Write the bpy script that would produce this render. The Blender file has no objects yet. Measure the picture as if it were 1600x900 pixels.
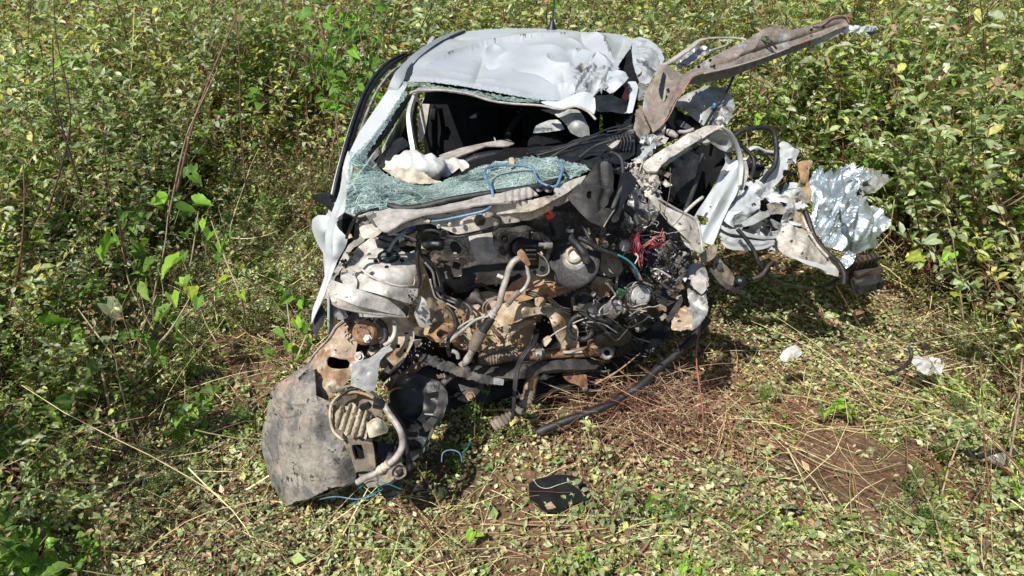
import bpy, math, random, zlib
import numpy as np
from mathutils import Vector, Matrix
from mathutils.geometry import delaunay_2d_cdt

scene = bpy.context.scene
COL = scene.collection
R = math.radians
random.seed(7)
rng = np.random.default_rng(7)

# ---------------------------------------------------------------- camera
CAM_H, PITCH, FPX = 2.1, 28.0, 1155.0
cam_d = bpy.data.cameras.new("camera")
cam_d.sensor_width = 36.0
cam_d.lens = FPX / 1600 * 36.0
cam_d.clip_start = 0.05
cam_d.clip_end = 600
cam = bpy.data.objects.new("camera", cam_d)
cam.location = (0, 0, CAM_H)
cam.rotation_euler = (R(90 - PITCH), 0, 0)
COL.objects.link(cam)
scene.camera = cam

# ---------------------------------------------------------------- light
SUN_EL, SUN_AZ = 51.0, 214.0          # azimuth clockwise from +Y: behind the camera, to the left
world = bpy.data.worlds.new("World")
scene.world = world
world.use_nodes = True
nt = world.node_tree
bg = nt.nodes["Background"]
sky = nt.nodes.new("ShaderNodeTexSky")
sky.sky_type = 'NISHITA'
sky.sun_disc = False
sky.sun_elevation = R(SUN_EL)
sky.sun_rotation = R(SUN_AZ)
nt.links.new(sky.outputs[0], bg.inputs[0])
bg.inputs[1].default_value = 0.085
sd = Vector((math.sin(R(SUN_AZ)) * math.cos(R(SUN_EL)), math.cos(R(SUN_AZ)) * math.cos(R(SUN_EL)), math.sin(R(SUN_EL))))
sun_l = bpy.data.lights.new("sun", 'SUN')
sun_l.energy = 4.6
sun_l.angle = R(0.53)
sun_l.color = (1.0, 0.955, 0.88)
sun = bpy.data.objects.new("sun", sun_l)
sun.rotation_euler = sd.to_track_quat('Z', 'Y').to_euler()
sun.location = sd * 30
COL.objects.link(sun)
scene.view_settings.view_transform = 'Standard'
scene.view_settings.look = 'None'
scene.view_settings.gamma = 1.0
scene.view_settings.exposure = 0.25
scene.cycles.max_bounces = 7
scene.cycles.diffuse_bounces = 3
scene.cycles.glossy_bounces = 3
scene.cycles.transparent_max_bounces = 16
scene.cycles.caustics_reflective = False
scene.cycles.caustics_refractive = False

# ---------------------------------------------------------------- geometry helpers
_s, _c = math.sin(R(PITCH)), math.cos(R(PITCH))
def W(px, py, Y):
    """point of the place seen at photo pixel (px, py), Y metres in front of the camera foot"""
    u, v = (px - 800) / FPX, (py - 450) / FPX
    dy, dz = _c - v * _s, -_s - v * _c
    t = Y / dy
    return (u * t, Y, CAM_H + dz * t)
def G(px, py, z=0.0):
    u, v = (px - 800) / FPX, (py - 450) / FPX
    dy, dz = _c - v * _s, -_s - v * _c
    t = (z - CAM_H) / dz
    return (u * t, dy * t, z)
def seed_of(s):
    return zlib.crc32(s.encode()) & 0xffff
def wobble(p, freq, seed, n=7):
    r = np.random.default_rng(seed)
    o = np.zeros(len(p))
    for i in range(n):
        d = r.normal(size=3); d /= np.linalg.norm(d)
        o += np.sin(p @ d * freq * r.uniform(.6, 1.9) * 6.283 + r.uniform(0, 6.28))
    return o / math.sqrt(n)
def folds(p, freq, seed, n=5):
    """sharp intersecting creases, as in bent sheet metal"""
    r = np.random.default_rng(seed)
    o = np.zeros(len(p)); tot = 0
    for i in range(n):
        d = r.normal(size=3); d /= np.linalg.norm(d)
        f = freq * r.uniform(.5, 1.8)
        x = p @ d * f + .28 * wobble(p, freq * .45, seed + 31 * i) + r.uniform(0, 1)
        w = freq / f
        o += w * (np.abs(x - np.floor(x) - .5) * 4 - 1); tot += w
    return o / tot * 1.6

def mesh_from(name, V, F, mats, smooth=True, col=None, mi=None):
    V = np.asarray(V, np.float32); F = np.asarray(F, np.int32)
    me = bpy.data.meshes.new(name)
    me.vertices.add(len(V)); me.vertices.foreach_set("co", V.ravel())
    k = F.shape[1]
    me.loops.add(F.size); me.loops.foreach_set("vertex_index", F.ravel())
    me.polygons.add(len(F))
    me.polygons.foreach_set("loop_start", np.arange(0, F.size, k, dtype=np.int32))
    me.polygons.foreach_set("use_smooth", np.full(len(F), smooth))
    if mi is not None:
        me.polygons.foreach_set("material_index", np.asarray(mi, np.int32))
    me.update(calc_edges=True)
    if col is not None:
        a = me.color_attributes.new("col", 'FLOAT_COLOR', 'POINT')
        c = np.ones((len(V), 4), np.float32); c[:, :3] = col
        a.data.foreach_set("color", c.ravel())
    for m in (mats if isinstance(mats, (list, tuple)) else [mats]):
        me.materials.append(m)
    me.validate()
    return me

def place(name, me, parent=None, label=None, center=True):
    """link a mesh given in world coordinates; origin at its own middle; child of `parent`"""
    o = bpy.data.objects.new(name, me)
    c = Vector((0, 0, 0))
    if center and len(me.vertices):
        co = np.empty(len(me.vertices) * 3, np.float32); me.vertices.foreach_get("co", co)
        co = co.reshape(-1, 3); m = (co.max(0) + co.min(0)) / 2
        me.vertices.foreach_set("co", (co - m).ravel()); me.update()
        c = Vector([float(q) for q in m])
    COL.objects.link(o)
    if parent is not None:
        o.parent = parent
        o.location = c - wloc(parent)
    else:
        o.location = c
    if label: o['label'] = label
    return o
def wloc(o):
    v = o.location.copy()
    while o.parent: o = o.parent; v += o.location
    return v
def thing(name, loc, label, cat, group=None):
    o = bpy.data.objects.new(name, None); COL.objects.link(o)
    o.empty_display_size = .05
    o.location = loc; o['label'] = label; o['category'] = cat
    if group: o['group'] = group
    return o
def tag(o, label, cat, group=None, kind=None):
    o['label'] = label
    if cat: o['category'] = cat
    if group: o['group'] = group
    if kind: o['kind'] = kind
    return o

def inside(poly, x, y):
    px, py = poly[:, 0], poly[:, 1]; qx, qy = np.roll(px, -1), np.roll(py, -1)
    c = ((py > y[:, None]) != (qy > y[:, None])) & (x[:, None] < (qx - px) * (y[:, None] - py) / (qy - py + 1e-12) + px)
    return c.sum(1) % 2 == 1
def tps(ctrl):
    """smooth depth surface through control pixels"""
    P = np.array([(a, b) for a, b, _ in ctrl], float) / 100.; Z = np.array([c for _, _, c in ctrl], float)
    n = len(P)
    def U(r2): return r2 * np.log(r2 + 1e-9) * .5
    d2 = ((P[:, None] - P[None]) ** 2).sum(-1)
    A = np.zeros((n + 3, n + 3)); A[:n, :n] = U(d2) + np.eye(n) * .01
    A[:n, n] = 1; A[:n, n + 1:] = P; A[n, :n] = 1; A[n + 1:, :n] = P.T
    A[n:, n:] -= np.eye(3) * 1e-9
    s = np.linalg.lstsq(A, np.r_[Z, 0, 0, 0], rcond=None)[0]
    lo, hi = Z.min() - .06, Z.max() + .06
    def f(q):
        q = np.asarray(q, float) / 100.
        d2 = ((q[:, None] - P[None]) ** 2).sum(-1)
        return np.clip(U(d2) @ s[:n] + s[n] + q @ s[n + 1:], lo, hi)
    return f
def resample(pts, step, smooth, torn, r):
    """closed outline -> list of points; Catmull-Rom when smooth, ragged when torn"""
    P = np.array(pts, float); n = len(P); out = []
    for i in range(n):
        p0, p1, p2, p3 = P[i - 1], P[i], P[(i + 1) % n], P[(i + 2) % n]
        k = max(1, int(np.linalg.norm(p2[:2] - p1[:2]) / step))
        for j in range(k):
            t = j / k
            if smooth:
                q = .5 * ((2 * p1) + (-p0 + p2) * t + (2 * p0 - 5 * p1 + 4 * p2 - p3) * t * t + (-p0 + 3 * p1 - 3 * p2 + p3) * t ** 3)
                q = q * .35 + (p1 + (p2 - p1) * t) * .65
            else:
                q = p1 + (p2 - p1) * t
            q = q.copy()
            if torn: q[:2] += r.normal(size=2) * torn
            out.append(q)
    return np.array(out)

ROOT = None            # current parent
def panel(name, mat, pts, holes=(), extra=(), step=6, crum=0., freq=9., wob=0., wf=4., torn=0., th=.0014, smooth=True,
          shade=True, parent='root', label=None, bead=None, func=None, nfunc=None, sharp=28, lines=(), mat2=None, chips=None):
    """sheet with outline pts [(px,py,Y)] ; extra = interior depth control points; crum = crease depth in m"""
    parent = ROOT if parent == 'root' else parent
    sd_ = seed_of(name + str(pts[0])); r = np.random.default_rng(sd_)
    f = tps(list(pts) + list(extra))
    O = resample(pts, step * .8, smooth, torn, r)
    loops = [O[:, :2]]
    for h in holes:
        loops.append(resample([(a, b, 0) for a, b in h], step * .7, True, torn * .6, r)[:, :2])
    (x0, y0), (x1, y1) = O[:, :2].min(0), O[:, :2].max(0)
    gx, gy = np.meshgrid(np.arange(x0 + step / 2, x1, step), np.arange(y0 + step / 2, y1, step * .87))
    gx = gx + (np.arange(gx.shape[0])[:, None] % 2) * step * .5
    g = np.c_[gx.ravel(), gy.ravel()] + r.uniform(-.18, .18, (gx.size, 2)) * step
    ok = inside(loops[0], g[:, 0], g[:, 1])
    for h in loops[1:]: ok &= ~inside(h, g[:, 0], g[:, 1])
    g = g[ok]
    LN = []
    for ln in lines:
        S0 = spline([(a, b, 0) for a, b in ln], 6)[:, :2]
        S = np.concatenate([S0[i] + (S0[i + 1] - S0[i]) * (np.arange(m_) / m_)[:, None] for i in range(len(S0) - 1) for m_ in (max(1, int(np.linalg.norm(S0[i + 1] - S0[i]) / step)),)] + [S0[-1:]])
        S = S[inside(loops[0], S[:, 0], S[:, 1])]
        if len(S) > 1: LN.append(S)
    allp = np.concatenate(loops + LN)
    if len(g):
        d = np.sqrt(((g[:, None] - allp[None]) ** 2).sum(-1)).min(1); g = g[d > step * .45]
    verts = [Vector(p) for p in np.concatenate([allp, g]).tolist()]
    edges = []; k = 0
    for l in loops:
        edges += [(k + i, k + (i + 1) % len(l)) for i in range(len(l))]; k += len(l)
    for l in LN:
        edges += [(k + i, k + i + 1) for i in range(len(l) - 1)]; k += len(l)
    vo, eo, fo, *_ = delaunay_2d_cdt(verts, edges, [], 0, 1e-4)
    q = np.array([tuple(v) for v in vo]); F = np.array([t for t in fo if len(t) == 3])
    c = q[F].mean(1); ok = inside(loops[0], c[:, 0], c[:, 1])
    for h in loops[1:]: ok &= ~inside(h, c[:, 0], c[:, 1])
    F = F[ok]
    Y = f(q)
    if func is not None: Y = Y + func(q)
    V = np.array([W(a, b, y) for (a, b), y in zip(q, Y)])
    a, b, c3 = V[F[:, 0]], V[F[:, 1]], V[F[:, 2]]
    fn = np.cross(b - a, c3 - a)
    view = a - np.array([0, 0, CAM_H])
    flip = (fn * view).sum(1) > 0
    F[flip] = F[flip][:, ::-1]; fn[flip] *= -1
    N = np.zeros_like(V)
    for i in range(3): np.add.at(N, F[:, i], fn)
    N /= np.linalg.norm(N, axis=1)[:, None] + 1e-12
    if nfunc is not None: V = V + N * nfunc(q)[:, None]
    if crum: V = V + N * (crum * folds(V, freq, sd_))[:, None] + N * (crum * .14 * wobble(V, freq * 3, sd_ + 5))[:, None]
    if wob: V = V + N * (wob * .5 * wobble(V, wf, sd_ + 9))[:, None]
    if mat2 is not None:
        ce = q[F].mean(1); mi = (chips(ce) & (r.uniform(size=len(F)) < .8)).astype(int)
        me = mesh_from(name, V, F, [mat, mat2], shade, None, mi)
    else: me = mesh_from(name, V, F, mat, shade)
    o = place(name, me, parent, label)
    if th:
        m = o.modifiers.new("thickness", 'SOLIDIFY'); m.thickness = th; m.offset = -1
    if shade and sharp:
        m = o.modifiers.new("creases", 'EDGE_SPLIT'); m.split_angle = R(sharp)
    return o

def crease_field(creases, ys=2.2):
    def f(q, dist_only=False):
        x, y = q[:, 0], q[:, 1]; z = np.zeros(len(q)); near = np.full(len(q), 1e9)
        for pts, h, w, sides in creases:
            S = spline([(a, b, 0) for a, b in pts], 6)
            best = np.full(len(q), 1e9); sg = np.zeros(len(q)); along = np.zeros(len(q)); n = len(S) - 1
            for k in range(n):
                (x0, y0), (x1, y1) = S[k][:2], S[k + 1][:2]; dx, dy = x1 - x0, (y1 - y0) * ys; L = math.hypot(dx, dy) + 1e-6
                t = np.clip(((x - x0) * dx + (y - y0) * ys * dy) / L ** 2, 0, 1)
                ex, ey = x - x0 - t * dx, (y - y0) * ys - t * dy; d = np.hypot(ex, ey)
                m = d < best; best = np.where(m, d, best); sg = np.where(m, np.sign(dx * ey - dy * ex), sg); along = np.where(m, (k + t) / n, along)
            g = np.minimum(1, np.minimum(along, 1 - along) * 4 + .1)
            ww = np.where(sg * sides > 0, w * .35, w) if sides else w
            z += np.exp(-best / ww) * h * g; near = np.minimum(near, best)
        return near if dist_only else z
    return f
def spline(P, k=6):
    P = np.array(P, float); n = len(P)
    if n < 3 or k <= 1: 
        return P if k <= 1 else np.array([P[0] + (P[-1] - P[0]) * t for t in np.linspace(0, 1, k + 1)])
    out = []
    for i in range(n - 1):
        p0, p1, p2, p3 = P[max(i - 1, 0)], P[i], P[i + 1], P[min(i + 2, n - 1)]
        for t in np.arange(k) / k:
            out.append(.5 * ((2 * p1) + (-p0 + p2) * t + (2 * p0 - 5 * p1 + 4 * p2 - p3) * t * t + (-p0 + 3 * p1 - 3 * p2 + p3) * t ** 3))
    out.append(P[-1]); return np.array(out)
def tube_geo(P, rad, n=6, flat=1.0, cap=True):
    P = np.asarray(P, float); m = len(P); rad = np.broadcast_to(np.asarray(rad, float), (m,))
    T = np.gradient(P, axis=0); T /= np.linalg.norm(T, axis=1)[:, None] + 1e-12
    up = np.array([0, 0, 1.]) if abs(T[0][2]) < .8 else np.array([1., 0, 0])
    A = np.cross(T[0], up); A /= np.linalg.norm(A); fr = []
    for t in T:
        A = A - t * (A @ t); A /= np.linalg.norm(A) + 1e-12; fr.append((A, np.cross(t, A)))
    th = np.arange(n) / n * 2 * math.pi
    V = np.concatenate([p + r * (np.cos(th)[:, None] * a + flat * np.sin(th)[:, None] * b) for p, r, (a, b) in zip(P, rad, fr)])
    i = np.arange(m - 1)[:, None] * n; j = np.arange(n)[None]; j2 = (j + 1) % n
    q = np.stack([i + j, i + j2, i + n + j2, i + n + j], -1).reshape(-1, 4)
    F = np.concatenate([q[:, [0, 1, 2]], q[:, [0, 2, 3]]])
    if cap:
        c = [[0, k + 1, k] for k in range(1, n - 1)]; b = (m - 1) * n
        c += [[b, b + k, b + k + 1] for k in range(1, n - 1)]
        F = np.concatenate([F, np.array(c, int)])
    return V, F
def tube(name, mat, pts, r, n=8, k=6, flat=1., parent='root', label=None, ribs=0, amp=.2, taper=None, world_pts=False, shade=True):
    """r in photo pixels at the tube's own distance"""
    parent = ROOT if parent == 'root' else parent
    P = np.array(pts if world_pts else [W(*p) for p in pts], float)
    dist = np.linalg.norm(P.mean(0) - np.array([0, 0, CAM_H])); rr = r * dist / FPX * .98
    if ribs: k = max(k, int(ribs * 6 / max(1, len(P) - 1)))
    S = spline(P, k); m = len(S); t = np.linspace(0, 1, m)
    rad = np.full(m, rr)
    if taper is not None: rad = rr * np.interp(t, np.linspace(0, 1, len(taper)), taper)
    if ribs: rad = rad * (1 + amp * np.sin(t * ribs * 2 * math.pi))
    V, F = tube_geo(S, rad, n, flat)
    return place(name, mesh_from(name, V, F, mat, shade), parent, label)
def join_geo(parts):
    V, F, k = [], [], 0
    for v, f in parts: V.append(v); F.append(np.asarray(f) + k); k += len(v)
    return np.concatenate(V), np.concatenate(F)
def basis(axis, hint=(1, 0, 0)):
    a = Vector(axis).normalized(); h = Vector(hint)
    x = (h - a * h.dot(a)); x = x.normalized() if x.length > 1e-4 else a.orthogonal().normalized()
    return np.array(x), np.array(a.cross(x)), np.array(a)
def lathe(name, mat, c, prof, axis=(0, 0, 1), n=28, parent='root', label=None, dent=0., world_c=False, sq=0.):
    """prof [(radius, height)] metres, c = (px,py,Y)"""
    parent = ROOT if parent == 'root' else parent
    c = np.array(c if world_c else W(*c)); X, Yv, A = basis(axis)
    th = np.arange(n) / n * 2 * math.pi; m = len(prof)
    k = 1 + sq * np.cos(4 * th)
    V = np.concatenate([c + A * h + r * k[:, None] * (np.cos(th)[:, None] * X + np.sin(th)[:, None] * Yv) for r, h in prof])
    i = np.arange(m - 1)[:, None] * n; j = np.arange(n)[None]; j2 = (j + 1) % n
    q = np.stack([i + j, i + j2, i + n + j2, i + n + j], -1).reshape(-1, 4)
    F = np.concatenate([q[:, [0, 1, 2]], q[:, [0, 2, 3]], np.array([[0, k_ + 1, k_] for k_ in range(1, n - 1)] + [[(m - 1) * n, (m - 1) * n + k_, (m - 1) * n + k_ + 1] for k_ in range(1, n - 1)])])
    if dent: V = V + (dent * wobble(V, 7, seed_of(name)))[:, None] * np.array([.5, .5, .7])
    o = place(name, mesh_from(name, V, F, mat, True), parent, label)
    mod = o.modifiers.new("edges", 'EDGE_SPLIT'); mod.split_angle = R(38)
    return o
def block(name, mat, c, size, rot=(0, 0, 0), bev=.006, parent='root', label=None, world_c=False, dent=0.):
    """bevelled, slightly dented box; size in metres"""
    parent = ROOT if parent == 'root' else parent
    import bmesh
    bm = bmesh.new(); bmesh.ops.create_cube(bm, size=1)
    bmesh.ops.scale(bm, vec=size, verts=bm.verts)
    if bev: bmesh.ops.bevel(bm, geom=bm.edges[:] , offset=bev, segments=2, affect='EDGES', profile=.6)
    if dent:
        bmesh.ops.subdivide_edges(bm, edges=[e for e in bm.edges if e.calc_length() > .03], cuts=3, use_grid_fill=True)
    bmesh.ops.triangulate(bm, faces=bm.faces)
    from mathutils import Euler
    bm.transform(Matrix.Translation(Vector(c if world_c else W(*c))) @ Euler([R(a) for a in rot]).to_matrix().to_4x4())
    V = np.array([v.co[:] for v in bm.verts]); F = np.array([[v.index for v in f.verts] for f in bm.faces]); bm.free()
    if dent: V = V + dent * np.c_[wobble(V, 6, seed_of(name)), wobble(V, 6, 3 + seed_of(name)), wobble(V, 6, 5 + seed_of(name))]
    o = place(name, mesh_from(name, V, F, mat, True), parent, label)
    mod = o.modifiers.new("edges", 'EDGE_SPLIT'); mod.split_angle = R(35)
    return o

# ---------------------------------------------------------------- materials
def M(name, c1, c2=None, scale=6., thr=(.42, .62), c3=None, s3=30., thr3=(.6, .68), c4=None, s4=3., thr4=(.5, .6), rough=.5, r2=None,
      metal=0., bump=.0, bscale=40., coat=0., spec=.5, aniso=None, bdist=.01, m2=None, grime=.45, gs=22.):
    m = bpy.data.materials.new(name); m.use_nodes = True
    n, l = m.node_tree.nodes, m.node_tree.links
    p = n["Principled BSDF"]
    tc = n.new("ShaderNodeTexCoord"); mp = n.new("ShaderNodeMapping"); l.new(tc.outputs['Object'], mp.inputs[0])
    oi = n.new("ShaderNodeObjectInfo"); 
    cx = n.new("ShaderNodeCombineXYZ"); ml = n.new("ShaderNodeMath"); ml.operation = 'MULTIPLY'; ml.inputs[1].default_value = 37.
    l.new(oi.outputs['Random'], ml.inputs[0])
    for i in range(3): l.new(ml.outputs[0], cx.inputs[i])
    l.new(cx.outputs[0], mp.inputs['Location'])
    if aniso: mp.inputs['Scale'].default_value = aniso
    cur = None
    def noise(s, d=8, ro=.62):
        t = n.new("ShaderNodeTexNoise"); t.inputs['Scale'].default_value = s; t.inputs['Detail'].default_value = d
        t.inputs['Roughness'].default_value = ro; l.new(mp.outputs[0], t.inputs['Vector']); return t
    def mask(s, th):
        t = noise(s); mr = n.new("ShaderNodeMapRange"); mr.interpolation_type = 'SMOOTHSTEP'
        mr.inputs[1].default_value, mr.inputs[2].default_value = th; l.new(t.outputs[0], mr.inputs[0]); return mr.outputs[0]
    def mixc(a, b, f):
        mx = n.new("ShaderNodeMix"); mx.data_type = 'RGBA'; l.new(f, mx.inputs[0])
        if isinstance(a, tuple): mx.inputs[6].default_value = (*a, 1)
        else: l.new(a, mx.inputs[6])
        mx.inputs[7].default_value = (*b, 1); return mx.outputs[2]
    cur = c1
    if c2: 
        k = mask(scale, thr); cur = mixc(cur, c2, k)
        for sock, v1, v2 in (('Roughness', rough, r2), ('Metallic', metal, m2)):
            if v2 is not None:
                mr = n.new("ShaderNodeMapRange"); mr.inputs[3].default_value = v1; mr.inputs[4].default_value = v2
                l.new(k, mr.inputs[0]); l.new(mr.outputs[0], p.inputs[sock])
    if c4: cur = mixc(cur, c4, mask(s4, thr4))
    if c3: cur = mixc(cur, c3, mask(s3, thr3))
    if grime:
        t = noise(gs, 12, .72); mr = n.new("ShaderNodeMapRange"); mr.inputs[1].default_value = .36; mr.inputs[2].default_value = .62
        mr.inputs[3].default_value = 1 - grime; mr.inputs[4].default_value = 1 + grime * .25; l.new(t.outputs[0], mr.inputs[0])
        vm = n.new("ShaderNodeVectorMath"); vm.operation = 'SCALE'; l.new(mr.outputs[0], vm.inputs['Scale'])
        if isinstance(cur, tuple): vm.inputs[0].default_value = cur
        else: l.new(cur, vm.inputs[0])
        cur = vm.outputs[0]
    if isinstance(cur, tuple): p.inputs['Base Color'].default_value = (*cur, 1)
    else: l.new(cur, p.inputs['Base Color'])
    if r2 is None: p.inputs['Roughness'].default_value = rough
    if m2 is None: p.inputs['Metallic'].default_value = metal
    p.inputs['Specular IOR Level'].default_value = spec
    p.inputs['Coat Weight'].default_value = coat; p.inputs['Coat Roughness'].default_value = .12
    if bump:
        t = noise(bscale, 6, .6); b = n.new("ShaderNodeBump"); b.inputs['Strength'].default_value = bump
        b.inputs['Distance'].default_value = bdist; l.new(t.outputs[0], b.inputs['Height']); l.new(b.outputs[0], p.inputs['Normal'])
    return m

WHITE = M("white_paint", (.535, .565, .58), (.42, .40, .36), 5, (.60, .76), c3=(.22, .17, .12), s3=55, thr3=(.69, .74), rough=.30, r2=.6, coat=.30, bump=.08, bscale=9, bdist=.02, grime=.10, gs=4)
CREASED = M("scraped_white_paint", (.52, .54, .54), (.22, .23, .23), 11, (.54, .60), c3=(.50, .42, .32), s3=9, thr3=(.62, .72), rough=.35, r2=.45, metal=0, m2=.7, bump=.35, bscale=40)
DIRTYW = M("dirty_white_metal", (.58, .54, .47), (.33, .275, .21), 10, (.50, .70), c3=(.05, .045, .04), s3=38, thr3=(.60, .66), c4=(.58, .56, .52), s4=5, thr4=(.50, .62), rough=.5, bump=.25, bscale=55)
TOWER = M("strut_tower_paint", (.64, .62, .57), (.42, .36, .28), 8, (.50, .72), c3=(.10, .075, .05), s3=60, thr3=(.66, .72), rough=.42, r2=.7, coat=.12, bump=.18, bscale=60)
CREAM = M("cream_undercoat", (.54, .45, .32), (.38, .24, .125), 8, (.43, .60), c3=(.07, .05, .035), s3=26, thr3=(.60, .68), rough=.6, bump=.3, bscale=50)
MUD = M("orange_mud_on_metal", (.43, .25, .125), (.54, .39, .25), 7, (.48, .62), c3=(.07, .045, .03), s3=24, thr3=(.57, .66), rough=.75, bump=.45, bscale=45)
RUSTWH = M("mud_splashed_bracket", (.46, .36, .26), (.34, .20, .11), 14, (.45, .58), c3=(.58, .53, .46), s3=22, thr3=(.55, .66), rough=.7, bump=.4, bscale=70)
SILVER = M("bare_torn_metal", (.40, .40, .39), (.14, .13, .12), 14, (.46, .60), c3=(.58, .55, .50), s3=26, thr3=(.54, .62), rough=.45, metal=.45, bump=.35, bscale=60)
GREYP = M("grey_painted_metal", (.42, .43, .42), (.26, .25, .23), 9, (.48, .66), c3=(.05, .05, .05), s3=40, thr3=(.66, .70), rough=.45, metal=.2, bump=.2, bscale=45)
PINK = M("taupe_primer_beam", (.27, .225, .19), (.24, .155, .14), 5, (.50, .66), c3=(.38, .34, .29), s3=10, thr3=(.52, .68), c4=(.22, .20, .145), s4=7, thr4=(.55, .65), rough=.5, bump=.2, bscale=60)
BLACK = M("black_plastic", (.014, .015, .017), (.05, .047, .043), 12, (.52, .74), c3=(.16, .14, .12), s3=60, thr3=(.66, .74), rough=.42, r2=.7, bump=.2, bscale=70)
DUSTBLK = M("dusty_black_plastic", (.035, .034, .033), (.14, .12, .10), 7, (.48, .70), c3=(.32, .29, .25), s3=90, thr3=(.68, .73), rough=.6, bump=.3, bscale=60)
RUBBER = M("black_rubber", (.02, .02, .021), (.075, .07, .065), 20, (.52, .7), rough=.55, bump=.25, bscale=60)
DARK = M("dark_trim_and_shade", (.008, .0085, .0095), (.015, .015, .016), 6, (.4, .6), rough=.8, spec=.15)  # near-black trim; also puts shade into holes, gaps and voids as colour
TRIM = M("pale_pillar_trim", (.44, .41, .375), (.36, .34, .31), 8, (.5, .7), rough=.6, bump=.1)
LININGG = M("greenish_inner_pillar", (.36, .38, .31), (.26, .27, .22), 8, (.5, .7), rough=.4, coat=.1)
FENDER = M("dusty_mudguard", (.17, .163, .157), (.34, .305, .265), 9, (.44, .55), c3=(.05, .047, .046), s3=34, thr3=(.59, .64), c4=(.40, .30, .235), s4=6, thr4=(.55, .66), rough=.75, bump=.6, bscale=80, grime=.35, gs=40)
FOIL = M("crumpled_foil", (.62, .69, .74), (.50, .56, .60), 12, (.4, .6), rough=.40, r2=.50, metal=.85, bump=.5, bscale=55, bdist=.008, grime=.1)  # bluish base colour carries the reflection of the sky
CLOTH = M("airbag_cloth", (.64, .64, .63), (.60, .55, .46), 3.5, (.56, .70), rough=.85, bump=.3, bscale=50, grime=.15)
CLOTHB = M("beige_airbag_cloth", (.54, .47, .36), (.62, .57, .48), 6, (.45, .6), rough=.85, bump=.3, bscale=50)
STEEL = M("dull_steel", (.34, .33, .31), (.20, .18, .155), 20, (.5, .65), rough=.5, metal=.45, bump=.2, bscale=90)
RUST = M("rusty_steel", (.30, .165, .09), (.42, .30, .20), 12, (.48, .62), c3=(.05, .035, .03), s3=30, thr3=(.58, .66), rough=.6, metal=.25, bump=.35, bscale=70)
BOOT = M("dusty_rubber_boot", (.20, .165, .125), (.32, .265, .20), 12, (.45, .6), rough=.75, bump=.2, bscale=60)
HOSEW = M("dusty_alloy_pipe", (.48, .44, .40), (.32, .27, .23), 14, (.5, .65), rough=.5, metal=.2, bump=.2, bscale=80)
BLUE = M("blue_hose", (.11, .23, .35), (.22, .33, .42), 20, (.5, .7), rough=.35)
BLUED = M("dark_blue_plastic", (.02, .05, .28), rough=.35)
TEALW = M("teal_wire", (.02, .20, .22), rough=.4)
REDW = M("red_wire", (.30, .02, .035), rough=.4)
PINKW = M("pink_wire", (.55, .22, .25), rough=.4)
REDP = M("red_plastic", (.28, .02, .018), rough=.4)
REDTR = M("salmon_torn_edge", (.38, .15, .12), (.34, .24, .19), 25, (.45, .6), rough=.55)
PALEPL = M("cream_plastic", (.60, .54, .42), (.48, .41, .30), 18, (.5, .65), rough=.45, bump=.1)
GREENPCB = M("green_board", (.05, .14, .06), (.12, .17, .10), 20, (.5, .62), rough=.5)
MOTOR = M("cast_alloy", (.52, .50, .49), (.38, .35, .34), 25, (.5, .65), rough=.45, metal=.5, bump=.25, bscale=90)
PAPER = M("white_scrap", (.56, .55, .52), (.40, .38, .33), 18, (.55, .7), rough=.7)
CHAR = M("charred_block", (.045, .032, .025), (.10, .065, .045), 14, (.5, .65), rough=.85, bump=.7, bscale=30, bdist=.02)

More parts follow.
